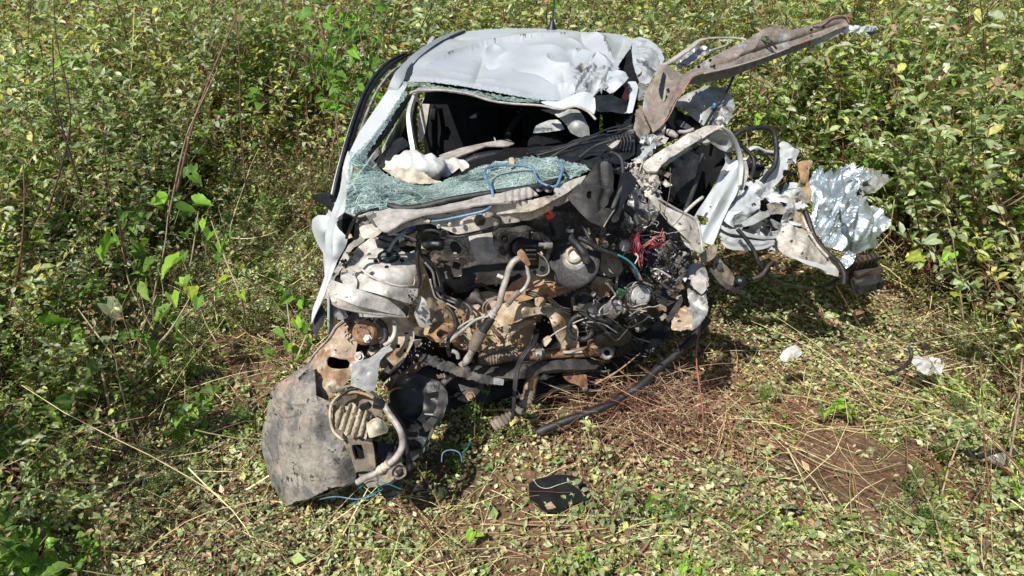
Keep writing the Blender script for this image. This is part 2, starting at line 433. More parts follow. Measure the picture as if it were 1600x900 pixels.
def glass_mat():
    m = bpy.data.materials.new("shattered_glass"); m.use_nodes = True
    n, l = m.node_tree.nodes, m.node_tree.links; p = n["Principled BSDF"]
    tc = n.new("ShaderNodeTexCoord")
    nz = n.new("ShaderNodeTexNoise"); nz.inputs['Scale'].default_value = 9; l.new(tc.outputs['Object'], nz.inputs['Vector'])
    wv = n.new("ShaderNodeVectorMath"); wv.operation = 'MULTIPLY_ADD'; wv.inputs[1].default_value = (.025, .025, .025)
    l.new(nz.outputs['Color'], wv.inputs[0]); l.new(tc.outputs['Object'], wv.inputs[2])
    masks = []
    for s, w in ((22, .06), (64, .10), (150, .22)):
        v = n.new("ShaderNodeTexVoronoi"); v.feature = 'DISTANCE_TO_EDGE'; v.inputs['Scale'].default_value = s
        vp = n.new("ShaderNodeMapping"); l.new(wv.outputs[0], vp.inputs[0]); l.new(vp.outputs[0], v.inputs['Vector'])
        vp.inputs['Rotation'].default_value = (.3, .5, .6 if s < 50 else -.5 * (s < 100)); vp.inputs['Scale'].default_value = (.45, 2.0, 1.) if s < 50 else ((1., .6, 1.6) if s < 100 else (1, 1, 1))
        mr = n.new("ShaderNodeMapRange"); mr.inputs[1].default_value = 0; mr.inputs[2].default_value = w
        mr.inputs[3].default_value = 1; mr.inputs[4].default_value = 0; l.new(v.outputs[0], mr.inputs[0]); masks.append(mr.outputs[0])
    big = n.new("ShaderNodeTexNoise"); big.inputs['Scale'].default_value = 7; big.inputs['Detail'].default_value = 4
    l.new(tc.outputs['Object'], big.inputs['Vector'])
    br = n.new("ShaderNodeMapRange"); br.inputs[1].default_value = .40; br.inputs[2].default_value = .62; l.new(big.outputs[0], br.inputs[0])
    fm = n.new("ShaderNodeMath"); fm.operation = 'MULTIPLY'; l.new(masks[2], fm.inputs[0]); l.new(br.outputs[0], fm.inputs[1])
    mx1 = n.new("ShaderNodeMath"); mx1.operation = 'MAXIMUM'; l.new(masks[0], mx1.inputs[0])
    b2 = n.new("ShaderNodeMapRange"); b2.inputs[1].default_value = .34; b2.inputs[2].default_value = .5; l.new(big.outputs[0], b2.inputs[0])
    f2 = n.new("ShaderNodeMath"); f2.operation = 'MULTIPLY'; l.new(masks[1], f2.inputs[0]); l.new(b2.outputs[0], f2.inputs[1]); l.new(f2.outputs[0], mx1.inputs[1])
    mx = n.new("ShaderNodeMath"); mx.operation = 'MAXIMUM'; l.new(mx1.outputs[0], mx.inputs[0]); l.new(fm.outputs[0], mx.inputs[1])
    cr = n.new("ShaderNodeMix"); cr.data_type = 'RGBA'; cr.inputs[6].default_value = (.07, .17, .145, 1); cr.inputs[7].default_value = (.55, .70, .66, 1)
    l.new(mx.outputs[0], cr.inputs[0]); l.new(cr.outputs[2], p.inputs['Base Color'])
    p.inputs['Roughness'].default_value = .25
    al = n.new("ShaderNodeMapRange"); al.inputs[3].default_value = .10; al.inputs[4].default_value = .80
    l.new(mx.outputs[0], al.inputs[0]); l.new(al.outputs[0], p.inputs['Alpha'])
    b = n.new("ShaderNodeBump"); b.inputs['Strength'].default_value = .5; b.inputs['Distance'].default_value = .004
    l.new(mx.outputs[0], b.inputs['Height']); l.new(b.outputs[0], p.inputs['Normal'])
    return m
GLASS = glass_mat()

def leaf_mat(name, rough=.42, trans=.25, spec=.5, jitter=.35, stem=False):
    m = bpy.data.materials.new(name); m.use_nodes = True
    n, l = m.node_tree.nodes, m.node_tree.links; p = n["Principled BSDF"]; out = n["Material Output"]
    a = n.new("ShaderNodeAttribute"); a.attribute_name = "col"
    oi = n.new("ShaderNodeObjectInfo")
    mr = n.new("ShaderNodeMapRange"); mr.inputs[3].default_value = 1 - jitter; mr.inputs[4].default_value = 1 + jitter
    l.new(oi.outputs['Random'], mr.inputs[0])
    tc = n.new("ShaderNodeTexCoord"); nz = n.new("ShaderNodeTexNoise"); nz.inputs['Scale'].default_value = 60 if not stem else 25
    nz.inputs['Detail'].default_value = 4; l.new(tc.outputs['Object'], nz.inputs['Vector'])
    m2 = n.new("ShaderNodeMapRange"); m2.inputs[1].default_value = .3; m2.inputs[2].default_value = .7
    m2.inputs[3].default_value = .72; m2.inputs[4].default_value = 1.28; l.new(nz.outputs[0], m2.inputs[0])
    mu = n.new("ShaderNodeMath"); mu.operation = 'MULTIPLY'; l.new(mr.outputs[0], mu.inputs[0]); l.new(m2.outputs[0], mu.inputs[1])
    vm = n.new("ShaderNodeVectorMath"); vm.operation = 'SCALE'; l.new(a.outputs['Color'], vm.inputs[0]); l.new(mu.outputs[0], vm.inputs['Scale'])
    l.new(vm.outputs[0], p.inputs['Base Color']); p.inputs['Sheen Weight'].default_value = .15 if trans > .1 else 0; p.inputs['Roughness'].default_value = rough
    p.inputs['Specular IOR Level'].default_value = spec
    if trans:
        t = n.new("ShaderNodeBsdfTranslucent"); tm = n.new("ShaderNodeMix"); tm.data_type = 'RGBA'; tm.blend_type = 'MULTIPLY'
        tm.inputs[0].default_value = 1; l.new(vm.outputs[0], tm.inputs[6]); tm.inputs[7].default_value = (1.5, 1.6, .7, 1)
        l.new(tm.outputs[2], t.inputs[0])
        ms = n.new("ShaderNodeMixShader"); ms.inputs[0].default_value = trans
        l.new(p.outputs[0], ms.inputs[1]); l.new(t.outputs[0], ms.inputs[2]); l.new(ms.outputs[0], out.inputs[0])
    return m
LEAF = leaf_mat("shrub_leaf", .40, .38, .5, .25)
BROAD = leaf_mat("broad_leaf", .5, .30, .3, .3)
LITTER = leaf_mat("fallen_leaf", .6, .08, .3, .0)
STEM = leaf_mat("woody_stem", .6, 0, .3, .25, True)
# ================================================================ setting: ground
def ground_z(x, y):
    x = np.asarray(x, float); y = np.asarray(y, float)
    p = np.stack([x, y, np.zeros_like(x)], -1).reshape(-1, 3)
    z = .028 * wobble(p, .45, 11) + .010 * wobble(p, 2.2, 12) 
    z = z.reshape(x.shape)
    rise = np.clip(y - 5.4, 0, 14) * .07 + np.clip(np.abs(x) - 4.0, 0, 8) * .04
    return z + rise
def soil():
    m = M("soil_with_litter", (.21, .13, .08), (.145, .092, .058), 5, (.42, .6), c3=(.34, .26, .17), s3=60, thr3=(.55, .66), c4=(.25, .145, .085), s4=1.5, thr4=(.45, .6), rough=.95, bump=.9, bscale=45, spec=.15, bdist=.02)
    return m
SOIL = soil()
xs = np.r_[np.array([-220, -120, -60, -30, -18, -12, -9]), np.arange(-7, 7.01, .07), np.array([9, 12, 18, 30, 60, 120, 220])]
ys = np.r_[np.array([-220, -100, -40, -15, -6, -2, 0, .8]), np.arange(1.3, 9, .07), np.array([10, 12, 15, 20, 30, 60, 120, 240])]
gx, gy = np.meshgrid(xs, ys); gz = ground_z(gx, gy)
nx, ny = len(xs), len(ys)
ii = (np.arange(ny - 1)[:, None] * nx + np.arange(nx - 1)[None]).ravel()
gF = np.stack([ii, ii + 1, ii + nx + 1, ii + nx], -1)
gme = mesh_from("ground", np.c_[gx.ravel(), gy.ravel(), gz.ravel()], gF, SOIL, True)
ground = bpy.data.objects.new("ground", gme); COL.objects.link(ground); ground['kind'] = 'structure'

# ================================================================ leaves and stems
def leaf_geo(base, d, nrm, L, Wd, col, fold=.22, curl=.25, fine=True, heart=False):
    """vectorised leaves: base, d (direction), nrm arrays (n,3); L, Wd arrays"""
    n = len(base); d = d / (np.linalg.norm(d, axis=1)[:, None] + 1e-9)
    s = np.cross(d, nrm); s /= np.linalg.norm(s, axis=1)[:, None] + 1e-9
    u = np.cross(s, d)
    L = L[:, None]; Wd = Wd[:, None]; cu = np.broadcast_to(np.asarray(curl, float), (n,))[:, None]
    def pt(t, w): return base + d * L * (t - .25 * cu * t * t) + s * Wd * .5 * w + u * (abs(w) * fold * Wd - cu * L * t * t)
    if heart:
        st = [(0, 0), (-.06, .62), (-.06, -.62), (.25, 1.05), (.25, 0), (.25, -1.05), (.6, .75), (.6, 0), (.6, -.75), (1.05, 0)]
        V = np.stack([pt(t, w) for t, w in st], 1)
        f = [[0, 3, 1], [0, 4, 3], [0, 5, 4], [0, 2, 5], [3, 4, 7], [3, 7, 6], [4, 5, 8], [4, 8, 7], [6, 7, 9], [7, 8, 9]]
    elif fine:
        st = [(0, 0), (.30, .95), (.30, 0), (.30, -.95), (.68, .78), (.68, 0), (.68, -.78), (1, 0)]
        V = np.stack([pt(t, w) for t, w in st], 1)
        f = [[0, 2, 1], [0, 3, 2], [1, 2, 5], [1, 5, 4], [2, 3, 6], [2, 6, 5], [4, 5, 7], [5, 6, 7]]
    else:
        st = [(0, 0), (.45, 1), (.45, 0), (.45, -1), (1, 0)]
        V = np.stack([pt(t, w) for t, w in st], 1)
        f = [[0, 2, 1], [0, 3, 2], [1, 2, 4], [2, 3, 4]]
    k = V.shape[1]; f = np.array(f)
    F = (f[None] + (np.arange(n) * k)[:, None, None]).reshape(-1, 3)
    return V.reshape(-1, 3), F, np.repeat(col, k, axis=0)
class Acc:
    def __init__(s): s.V, s.F, s.C, s.M, s.k = [], [], [], [], 0
    def add(s, V, F, C, mi=0):
        if len(V) == 0: return
        C = np.asarray(C, float); C = np.broadcast_to(C, (len(V), 3))
        s.V.append(V); s.F.append(np.asarray(F) + s.k); s.C.append(C); s.M.append(np.full(len(F), mi)); s.k += len(V)
    def mesh(s, name, mats, smooth=False):
        return mesh_from(name, np.concatenate(s.V), np.concatenate(s.F), mats, smooth, np.concatenate(s.C), np.concatenate(s.M))
def pick(r, pal, n, jit=.12):
    c = np.array([p[:3] for p in pal], float); w = np.array([p[3] for p in pal], float)
    i = r.choice(len(c), n, p=w / w.sum()); return np.clip(c[i] * (1 + r.normal(size=(n, 1)) * jit), .004, 1)
P_SHRUB = [(0.312, 0.4, 0.148, 5), (0.397, 0.474, 0.233, 4.5), (0.522, 0.569, 0.402, 3.6), (0.178, 0.264, 0.1, 3), (0.627, 0.591, 0.208, 1.5), (0.438, 0.286, 0.185, 0.5)]
P_WARM = [(0.343, 0.402, 0.12, 4), (0.464, 0.496, 0.213, 4), (0.545, 0.559, 0.298, 2.5), (0.606, 0.559, 0.157, 2.5), (0.423, 0.249, 0.129, 1.3), (0.202, 0.269, 0.073, 2)]
P_LIME = [(0.273, 0.404, 0.075, 5), (0.371, 0.482, 0.11, 4), (0.165, 0.27, 0.057, 3), (0.526, 0.539, 0.137, 1.4)]
P_FERN = [(.15, .25, .05, 5), (.21, .33, .07, 4), (.10, .17, .035, 3)]
P_DRY = [(.46, .33, .19, 4), (.32, .19, .11, 4), (.58, .46, .29, 3), (.20, .11, .065, 2.5)]
P_CUT = [(0.386, 0.44, 0.218, 6), (0.478, 0.506, 0.298, 5), (0.258, 0.337, 0.118, 5), (0.534, 0.487, 0.263, 3), (0.386, 0.291, 0.172, 2), (0.184, 0.118, 0.082, 1.5), (0.175, 0.244, 0.082, 4), (0.515, 0.506, 0.172, 2.4)]
P_STEM = [(.17, .085, .06, 4), (.24, .15, .09, 3), (.26, .22, .10, 2), (.12, .05, .04, 3)]
P_STRAW = [(.64, .55, .30, 6), (.38, .24, .14, 4), (.24, .09, .06, 2.4), (.52, .54, .20, 4)]

def grow(acc, r, base, h, lean, nseg=9, rad=.004, bend=.25):
    """a bending stem from base; returns its points"""
    d = np.array([lean[0], lean[1], 1.]); d /= np.linalg.norm(d)
    P = [np.array(base, float)]; st = h / nseg
    bd = r.normal(size=3) * bend / nseg
    for i in range(nseg):
        d = d + bd + r.normal(size=3) * .07; d /= np.linalg.norm(d); P.append(P[-1] + d * st)
    P = np.array(P)
    V, F = tube_geo(P, np.linspace(rad, rad * .35, len(P)), 3, cap=False)
    acc.add(V, F, pick(r, P_STEM, 1), 1)
    return P
def dress(acc, r, P, n, L, pal, lo=.15, out=.8, up=.5, wid=.5, fine=True, curl=(.0, .5), heart=False):
    """leaves along a stem"""
    t = np.sort(r.uniform(lo, 1, n)) * (len(P) - 1); i = np.minimum(t.astype(int), len(P) - 2)
    b = P[i] + (P[i + 1] - P[i]) * (t - i)[:, None]
    a = r.uniform(0, 6.283, n); d = np.c_[np.cos(a), np.sin(a), np.zeros(n)] * out + (P[i + 1] - P[i]) / (np.linalg.norm(P[1] - P[0]) + 1e-9) * .35
    d[:, 2] += r.normal(size=n) * .35 + up * .2
    nr = np.c_[r.normal(size=n) * .45, r.normal(size=n) * .45, np.full(n, 1.)]
    b = b + d * .006
    LL = L * r.uniform(.55, 1.25, n)
    V, F, C = leaf_geo(b, d, nr, LL, LL * wid * r.uniform(.8, 1.2, n), pick(r, pal, n), curl=r.uniform(*curl, n), fine=fine, heart=heart)
    acc.add(V, F, C, 0)
def shrub(seed, h=1.2, L=.042, pal=P_SHRUB, nst=3, side=6, den=13, spread=.25, flowers=0):
    r = np.random.default_rng(seed); acc = Acc()
    for s in range(nst):
        P = grow(acc, r, (r.normal() * .04, r.normal() * .04, -.03), h * r.uniform(.75, 1.1), r.normal(size=2) * spread, rad=.0045)
        dress(acc, r, P, int(den * 1.6), L, pal, .3)
        for k in range(side):
            i = r.integers(2, len(P) - 1); a = r.uniform(0, 6.283)
            Q = grow(acc, r, P[i], h * r.uniform(.18, .38), (math.cos(a) * 1.0, math.sin(a) * 1.0), 5, .0022)
            dress(acc, r, Q, den, L, pal, .1)
            if flowers and r.uniform() < .6:
                n = flowers; b = Q[-1] + r.normal(size=(n, 3)) * .012
                V, F, C = leaf_geo(b, r.normal(size=(n, 3)), r.normal(size=(n, 3)), np.full(n, .011), np.full(n, .010), pick(r, [(.52, .46, .14, 1), (.45, .45, .22, 1)], n), fine=False)
                acc.add(V, F, C, 0)
    return acc
def fernweed(seed, h=.5, pal=P_FERN):
    r = np.random.default_rng(seed); acc = Acc()
    for s in range(4):
        P = grow(acc, r, (0, 0, -.02), h * r.uniform(.7, 1.1), r.normal(size=2) * .4, 7, .0022)
        for k in range(9):
            i = r.integers(1, len(P) - 1); a = r.uniform(0, 6.283)
            Q = grow(acc, r, P[i], h * r.uniform(.15, .3), (math.cos(a), math.sin(a)), 4, .001)
            dress(acc, r, Q, 22, .013, pal, .05, wid=.35, fine=False)
    return acc
def lowleafy(seed, L=.03, pal=P_LIME, h=.22, heart=False, n=26):
    r = np.random.default_rng(seed); acc = Acc()
    for s in range(5):
        P = grow(acc, r, r.normal(size=3) * (.05, .05, 0), h * r.uniform(.5, 1.2), r.normal(size=2) * .9, 6, .0018)
        dress(acc, r, P, n // 2, L, pal, .15, heart=heart, wid=.62 if not heart else .85)
    return acc
def twiggy(seed, h=1.0):
    r = np.random.default_rng(seed); acc = Acc()
    for s in range(3):
        P = grow(acc, r, r.normal(size=3) * (.06, .06, 0), h * r.uniform(.6, 1.1), r.normal(size=2) * .35, 9, .004)
        for k in range(7):
            i = r.integers(2, len(P) - 1); a = r.uniform(0, 6.283)
            Q = grow(acc, r, P[i], h * r.uniform(.15, .35), (math.cos(a), math.sin(a)), 5, .0015)
            dress(acc, r, Q, 4, .03, P_DRY + P_SHRUB[:2], .3)
    return acc

def canes(seed, h=1.5):
    r = np.random.default_rng(seed); acc = Acc()
    for s in range(4):
        P = grow(acc, r, r.normal(size=3) * (.08, .08, 0), h * r.uniform(.7, 1.1), r.normal(size=2) * .22, 10, r.uniform(.003, .006), .35)
        acc.C[-1] = np.broadcast_to(pick(r, [(.30, .15, .10, 3), (.38, .26, .16, 2), (.22, .08, .06, 2), (.46, .42, .18, 1)], 1), acc.C[-1].shape)
        dress(acc, r, P, 7, .04, P_SHRUB, .5)
        for k in range(3):
            i = r.integers(3, len(P) - 1); a = r.uniform(0, 6.283)
            Q = grow(acc, r, P[i], h * r.uniform(.12, .3), (math.cos(a), math.sin(a)), 4, .0018); dress(acc, r, Q, 5, .035, P_LIME, .3)
    return acc
def hearty(seed, h=.9, L=.075):
    r = np.random.default_rng(seed); acc = Acc()
    for s in range(4):
        P = grow(acc, r, r.normal(size=3) * (.07, .07, 0), h * r.uniform(.6, 1.1), r.normal(size=2) * .4, 9, .0035)
        dress(acc, r, P, 16, L, [(.19, .33, .05, 4), (.26, .42, .07, 3), (.12, .22, .04, 4), (.34, .46, .09, 1.5)], .15, wid=.85, heart=True, curl=(.1, .7))
    return acc
def library(name, makers):
    c = bpy.data.collections.new(name)
    for i, (acc, mats) in enumerate(makers):
        o = bpy.data.objects.new("%s_%02d" % (name, i), acc.mesh(name, mats)); c.objects.link(o)
    return c, len(makers)
def scatter_group(coll):
    ng = bpy.data.node_groups.new("scatter_" + coll.name, 'GeometryNodeTree')
    ng.interface.new_socket("Geometry", in_out='INPUT', socket_type='NodeSocketGeometry')
    ng.interface.new_socket("Geometry", in_out='OUTPUT', socket_type='NodeSocketGeometry')
    n, l = ng.nodes, ng.links
    gi, go = n.new("NodeGroupInput"), n.new("NodeGroupOutput")
    ci = n.new("GeometryNodeCollectionInfo"); ci.inputs['Collection'].default_value = coll
    ci.inputs['Separate Children'].default_value = True; ci.inputs['Reset Children'].default_value = True
    ip = n.new("GeometryNodeInstanceOnPoints"); ip.inputs['Pick Instance'].default_value = True
    l.new(gi.outputs[0], ip.inputs['Points']); l.new(ci.outputs[0], ip.inputs['Instance'])
    for nm, ty, sock in (("idx", 'INT', 'Instance Index'), ("rot", 'FLOAT_VECTOR', 'Rotation'), ("scl", 'FLOAT_VECTOR', 'Scale')):
        a = n.new("GeometryNodeInputNamedAttribute"); a.data_type = ty; a.inputs[0].default_value = nm
        l.new(a.outputs[0], ip.inputs[sock])
    l.new(ip.outputs[0], go.inputs[0])
    return ng
def scatter(name, lib, P, rot, scl, idx, label, cat):
    coll, nk = lib
    me = bpy.data.meshes.new(name); me.vertices.add(len(P)); me.vertices.foreach_set("co", np.asarray(P, np.float32).ravel())
    a = me.attributes.new("idx", 'INT', 'POINT'); a.data.foreach_set("value", np.asarray(idx, np.int32))
    a = me.attributes.new("rot", 'FLOAT_VECTOR', 'POINT'); a.data.foreach_set("vector", np.asarray(rot, np.float32).ravel())
    a = me.attributes.new("scl", 'FLOAT_VECTOR', 'POINT'); a.data.foreach_set("vector", np.asarray(scl, np.float32).ravel())
    o = bpy.data.objects.new(name, me); COL.objects.link(o)
    m = o.modifiers.new("scatter", 'NODES'); m.node_group = scatter_group(coll)
    return tag(o, label, cat, kind='stuff')

# where the wreck lies: nothing grows there
def in_car(x, y, pad=0.):
    a = (x > -1.0 - pad) & (x < .98 + pad) & (y > 2.1 - pad) & (y < 5.15 + pad)
    b = (x > .9) & (x < 2.25 + pad) & (y > 3.0 - pad) & (y < 4.25 + pad)
    c = (x > .9) & (x < 1.9) & (y > 4.0) & (y < 5.0)
    return a | b | (c & (y < 4.6))
def zone_points(n, x0, x1, y0, y1, keep, seed):
    r = np.random.default_rng(seed); x = r.uniform(x0, x1, n); y = r.uniform(y0, y1, n)
    k = keep(x, y) & ~in_car(x, y); x, y = x[k], y[k]
    return np.c_[x, y, ground_z(x, y)], r
def left_edge(y):   return np.interp(y, [1.2, 1.9, 2.5, 3.2, 4.2, 5.3], [-1.40, -1.45, -1.62, -1.72, -1.75, -1.6])
def right_edge(y):  return np.interp(y, [1.2, 2.0, 2.6, 3.2, 3.7, 4.3, 4.8, 5.3], [1.75, 2.05, 2.3, 2.45, 2.3, 1.95, 1.4, 1.0])

mats2 = [LEAF, STEM]
tall = library("shrub", [(shrub(100 + i, h=1.25, L=.057, nst=3, side=7, den=11, flowers=3 if i % 3 == 0 else 0), mats2) for i in range(7)]
               + [(shrub(130 + i, h=1.1, L=.036, pal=P_LIME if i % 2 else P_SHRUB, nst=3, side=7, den=15, flowers=5), mats2) for i in range(4)]
               + [(twiggy(150 + i, 1.2), mats2) for i in range(3)]
               + [(shrub(160 + i, h=1.2, L=.040, pal=P_WARM, nst=3, side=6, den=11, flowers=4), mats2) for i in range(4)]
               + [(canes(170 + i), mats2) for i in range(4)] + [(hearty(180 + i, 1.0), mats2) for i in range(3)])
mid = library("weed", [(shrub(200 + i, h=.6, L=.034, pal=P_WARM if i % 2 else P_SHRUB, nst=3, side=5, den=10, spread=.5), mats2) for i in range(4)]
              + [(fernweed(220 + i, .55), mats2) for i in range(3)] + [(twiggy(240 + i, .7), mats2) for i in range(3)]
              + [(lowleafy(250 + i, .04, P_LIME, .35), mats2) for i in range(3)] + [(hearty(260 + i, .45, .05), mats2) for i in range(2)] + [(canes(270 + i, .8), mats2) for i in range(2)])
low = library("sprig", [(lowleafy(300 + i, .026, P_SHRUB, .13), mats2) for i in range(4)] + [(lowleafy(310 + i, .020, P_LIME, .10), mats2) for i in range(3)]
              + [(fernweed(320 + i, .16), mats2) for i in range(2)] + [(lowleafy(330, .045, P_LIME, .14, heart=True, n=12), [BROAD, STEM])])

def do(name, lib, n, box, keep, s0, s1, label, cat, seed, lean=0., lx=0., kinds=None, hz=None, clump=.0):
    P, r = zone_points(n, *box, keep, seed); k = len(P)
    rot = np.c_[r.normal(size=k) * lean, r.normal(size=k) * lean + lx, r.uniform(0, 6.283, k)]
    # Euler XYZ: spin first about own axis is not possible, so lean is random after spin
    s = r.uniform(s0, s1, k)
    if hz is not None: s = s * hz(P[:, 0], P[:, 1])
    scl = np.c_[s, s, s]
    pool = np.array(kinds if kinds is not None else list(range(lib[1])))
    cl = wobble(np.c_[P[:, 0], P[:, 1], P[:, 0] * 0], .55, seed + 3) * .9 + wobble(np.c_[P[:, 0], P[:, 1], P[:, 0] * 0], 1.1, seed + 4) * .5
    order = np.random.default_rng(seed).permutation(len(pool))           # kinds grow in patches
    idx = pool[order[np.mod(np.floor((cl * .22 + .5 + r.normal(size=k) * .13) * len(pool)).astype(int), len(pool))]]
    if clump: s = s * (1 + clump * np.clip(cl, -1.4, 1.4)); scl = np.c_[s, s, s]
    return scatter(name, lib, P, rot, scl, idx, label, cat)

do("back_thicket", tall, 2300, (-8.5, 9, 5.35, 12.5), lambda x, y: (np.abs(x) < 1.2 + y * .72), 1.0, 1.5,
   "dense green and yellowish thicket of small-leaved shrubs behind the wreck", "thicket", 401, .10, kinds=[0, 1, 2, 3, 4, 5, 6, 7, 8, 9, 10, 11, 12, 13, 14, 15, 16, 17, 14, 15, 16, 17, 18, 19, 20, 21, 22, 23], clump=.17)
do("right_thicket", tall, 560, (1.0, 5.2, 1.2, 5.6), lambda x, y: x > right_edge(y) + .12, .9, 1.35,
   "dense small-leaved shrubs rising at the right side of the clearing", "thicket", 402, .12, -.06,
   hz=lambda x, y: np.clip(.68 + (x - right_edge(y)) * .5, .5, 1.15), clump=.14)
do("left_thicket", tall, 700, (-6, -1.5, 1.4, 5.6), lambda x, y: x < left_edge(y) - .22 - np.clip(y - 2.6, 0, 1) * .35, .65, 1.05,
   "tangled shrubs with grey-green leaves filling the left side", "thicket", 403, .12, .04, kinds=[0, 1, 2, 3, 4, 5, 6, 7, 8, 9, 10, 14, 15, 12, 13, 18, 19, 20, 21, 22, 23, 24, 8, 10],
   hz=lambda x, y: np.clip(.60 + (left_edge(y) - x) * .5, .6, 1.15), clump=.16)
do("left_weeds", mid, 620, (-4.0, -.95, 1.6, 6.0), lambda x, y: (x < left_edge(y) + .15 + (y > 3.3) * .85), .4, .95,
   "low weeds and thin stems between the left thicket and the wreck", "weeds", 404, .15)
do("right_weeds", mid, 260, (1.0, 4.2, 1.3, 5.6), lambda x, y: (x > right_edge(y) - .18) & (x < right_edge(y) + 1.0), .35, .8,
   "low weeds and dry stems along the foot of the right thicket", "weeds", 405, .2)
do("back_weeds", mid, 500, (-3.2, 3.2, 4.6, 6.0), lambda x, y: (y > 5.2) | (np.abs(x) > 1.1), .6, 1.1,
   "weeds standing close behind the roof of the wreck", "weeds", 406, .15)
do("ground_sprigs", low, 1500, (-3.8, 3.8, 1.35, 5.3), lambda x, y: wobble(np.c_[x, y, x * 0], .8, 77) + .45 * np.abs(x + .2) - .9 * ((np.abs(x - 1.45) < .45) & (np.abs(y - 2.35) < .4)) > .1, .6, 1.25,
   "small green sprigs coming up through the cut leaves", "ground cover", 407, .3)

cutlib = library("cut_branch", [(shrub(340 + i, h=.34, L=.03, pal=[(.44, .50, .27, 4), (.54, .57, .36, 3), (.28, .36, .13, 4), (.56, .50, .26, 1), (.17, .22, .07, 2)], nst=1, side=3, den=8, spread=.3), mats2) for i in range(5)])
do("cut_branches", cutlib, 1150, (-3.4, 3.4, 1.35, 5.2), lambda x, y: (wobble(np.c_[x, y, x * 0], .6, 78) > -.5) & (((x - 1.42) / .45) ** 2 + ((y - 2.36) / .32) ** 2 > 1), .55, 1.15,
   "wilted leafy branches cut down and lying flat across the clearing", "cut branches", 408, .16, 1.42)
# ---- cut leaves, dry leaves and straw lying on the ground: one sheet of litter
def litter():
    r = np.random.default_rng(55); acc = Acc()
    n = 230000
    x = r.uniform(-4.2, 4.4, n); y = 1.35 + (r.uniform(0, 1, n) ** 1.25) * 4.4
    p = np.c_[x, y, x * 0]
    patch = np.exp(-(((x - 1.42) / .42) ** 2 + ((y - 2.36) / .30) ** 2) * 1.1)       # bare soil
    patch2 = np.exp(-(((x + 1.25) / .30) ** 2 + ((y - 3.25) / .35) ** 2)) * .6
    red = np.exp(-(((x - .75) / .55) ** 2 + ((y - 2.75) / .35) ** 2))
    keep = r.uniform(0, 1, n) > np.clip(patch * 1.25 + patch2 + .62 * np.clip(wobble(p, .8, 60) * 1.4 - .3, 0, 1), 0, .97)
    x, y, red, p = x[keep], y[keep], red[keep], p[keep]; n = len(x)
    z = ground_z(x, y) + np.abs(r.normal(size=n)) * .022 + .002
    a = r.uniform(0, 6.283, n); d = np.c_[np.cos(a), np.sin(a), r.normal(size=n) * .35]
    nr = np.c_[r.normal(size=n) * .55, r.normal(size=n) * .55, np.ones(n)]
    L = .010 + r.gamma(2.0, .0065, n); L = np.clip(L, .009, .060)
    col = pick(r, P_CUT, n, .2); dry = pick(r, P_DRY, n, .2)
    g = wobble(p, .55, 61) * .5 + r.normal(size=n) * .6 + red * 2.2 - .35
    col = np.where((g > .55)[:, None], dry, col)
    V, F, C = leaf_geo(np.c_[x, y, z], d, nr, L, L * r.uniform(.35, .75, n), col, fold=.15, curl=r.uniform(-.3, .5, n), fine=False)
    acc.add(V, F, C, 0)
    return acc.mesh("leaf_litter", [LITTER])
lit = bpy.data.objects.new("leaf_litter", litter()); COL.objects.link(lit)
tag(lit, "pale cut leaves and brown dry leaves strewn over the clearing", "leaf litter", kind='stuff')

def straws():
    r = np.random.default_rng(56); acc = Acc()
    def put(n, xs_, ys_, L0, L1, r0, r1, pal, hi, steep, free=False):
        for i in range(n):
            x, y = xs_(r), ys_(r); 
            if not free and in_car(np.array([x]), np.array([y]), -.15)[0]: continue
            if ((x - 1.42) / .38) ** 2 + ((y - 2.36) / .26) ** 2 < 1 and r.uniform() < .8: continue
            z = float(ground_z(x, y)) + abs(r.normal()) * hi + .004
            L = r.uniform(L0, L1); a = r.uniform(0, 6.283); d = np.array([math.cos(a), math.sin(a), r.normal() * steep])
            pts = [np.array([x, y, z])]
            b = r.normal(size=3) * .10
            for k in range(5):
                d = d + b + r.normal(size=3) * .08; d[2] *= .7; q = pts[-1] + d / np.linalg.norm(d) * L / 5
                q[2] = max(q[2], float(ground_z(q[0], q[1])) + .004); pts.append(q)
            V, F = tube_geo(pts, np.linspace(1, .5, 6) * r.uniform(r0, r1), 3, cap=False)
            acc.add(V, F, pick(r, pal, 1), 0)
    put(9500, lambda r: r.uniform(-3.6, 3.8), lambda r: 1.4 + r.uniform() ** 1.2 * 3.4, .06, .30, .0008, .0018, P_STRAW, .02, .25)
    put(480, lambda r: r.normal(.80, .38), lambda r: r.normal(2.72, .24), .10, .40, .001, .0024, [(.30, .16, .09, 4), (.20, .07, .05, 4), (.54, .42, .23, 4)], .06, .4)
    put(950, lambda r: r.normal(.52, .19), lambda r: r.normal(2.68, .13), .08, .34, .001, .0022, [(.30, .20, .12, 5), (.20, .085, .06, 5), (.52, .42, .25, 3), (.13, .06, .045, 3)], .10, .5, True)
    put(480, lambda r: r.uniform(-3., 3.2), lambda r: 1.5 + r.uniform() * 2.2, .3, .9, .0014, .0036, P_STRAW, .03, .12)
    put(500, lambda r: right_edge(3) + r.normal() * .5, lambda r: r.uniform(1.6, 4.2), .25, .8, .0012, .0032, P_STEM + P_STRAW[:1], .15, .9)
    put(400, lambda r: left_edge(3) + r.normal() * .6, lambda r: r.uniform(1.6, 4.6), .25, .8, .0012, .003, P_STEM + P_STRAW[:1], .15, .9)
    return acc.mesh("straw_litter", [STEM])
stw = bpy.data.objects.new("straw_litter", straws()); COL.objects.link(stw)
tag(stw, "dry stalks, straw and thin reddish twigs lying over the leaves", "straw", kind='stuff')
# ================================================================ the wrecked car
CAR = thing("wrecked_car", (0.0, 3.2, 0.0), "crushed white hatchback with its bonnet and front end torn away", "car")
ROOT = CAR
T = tube
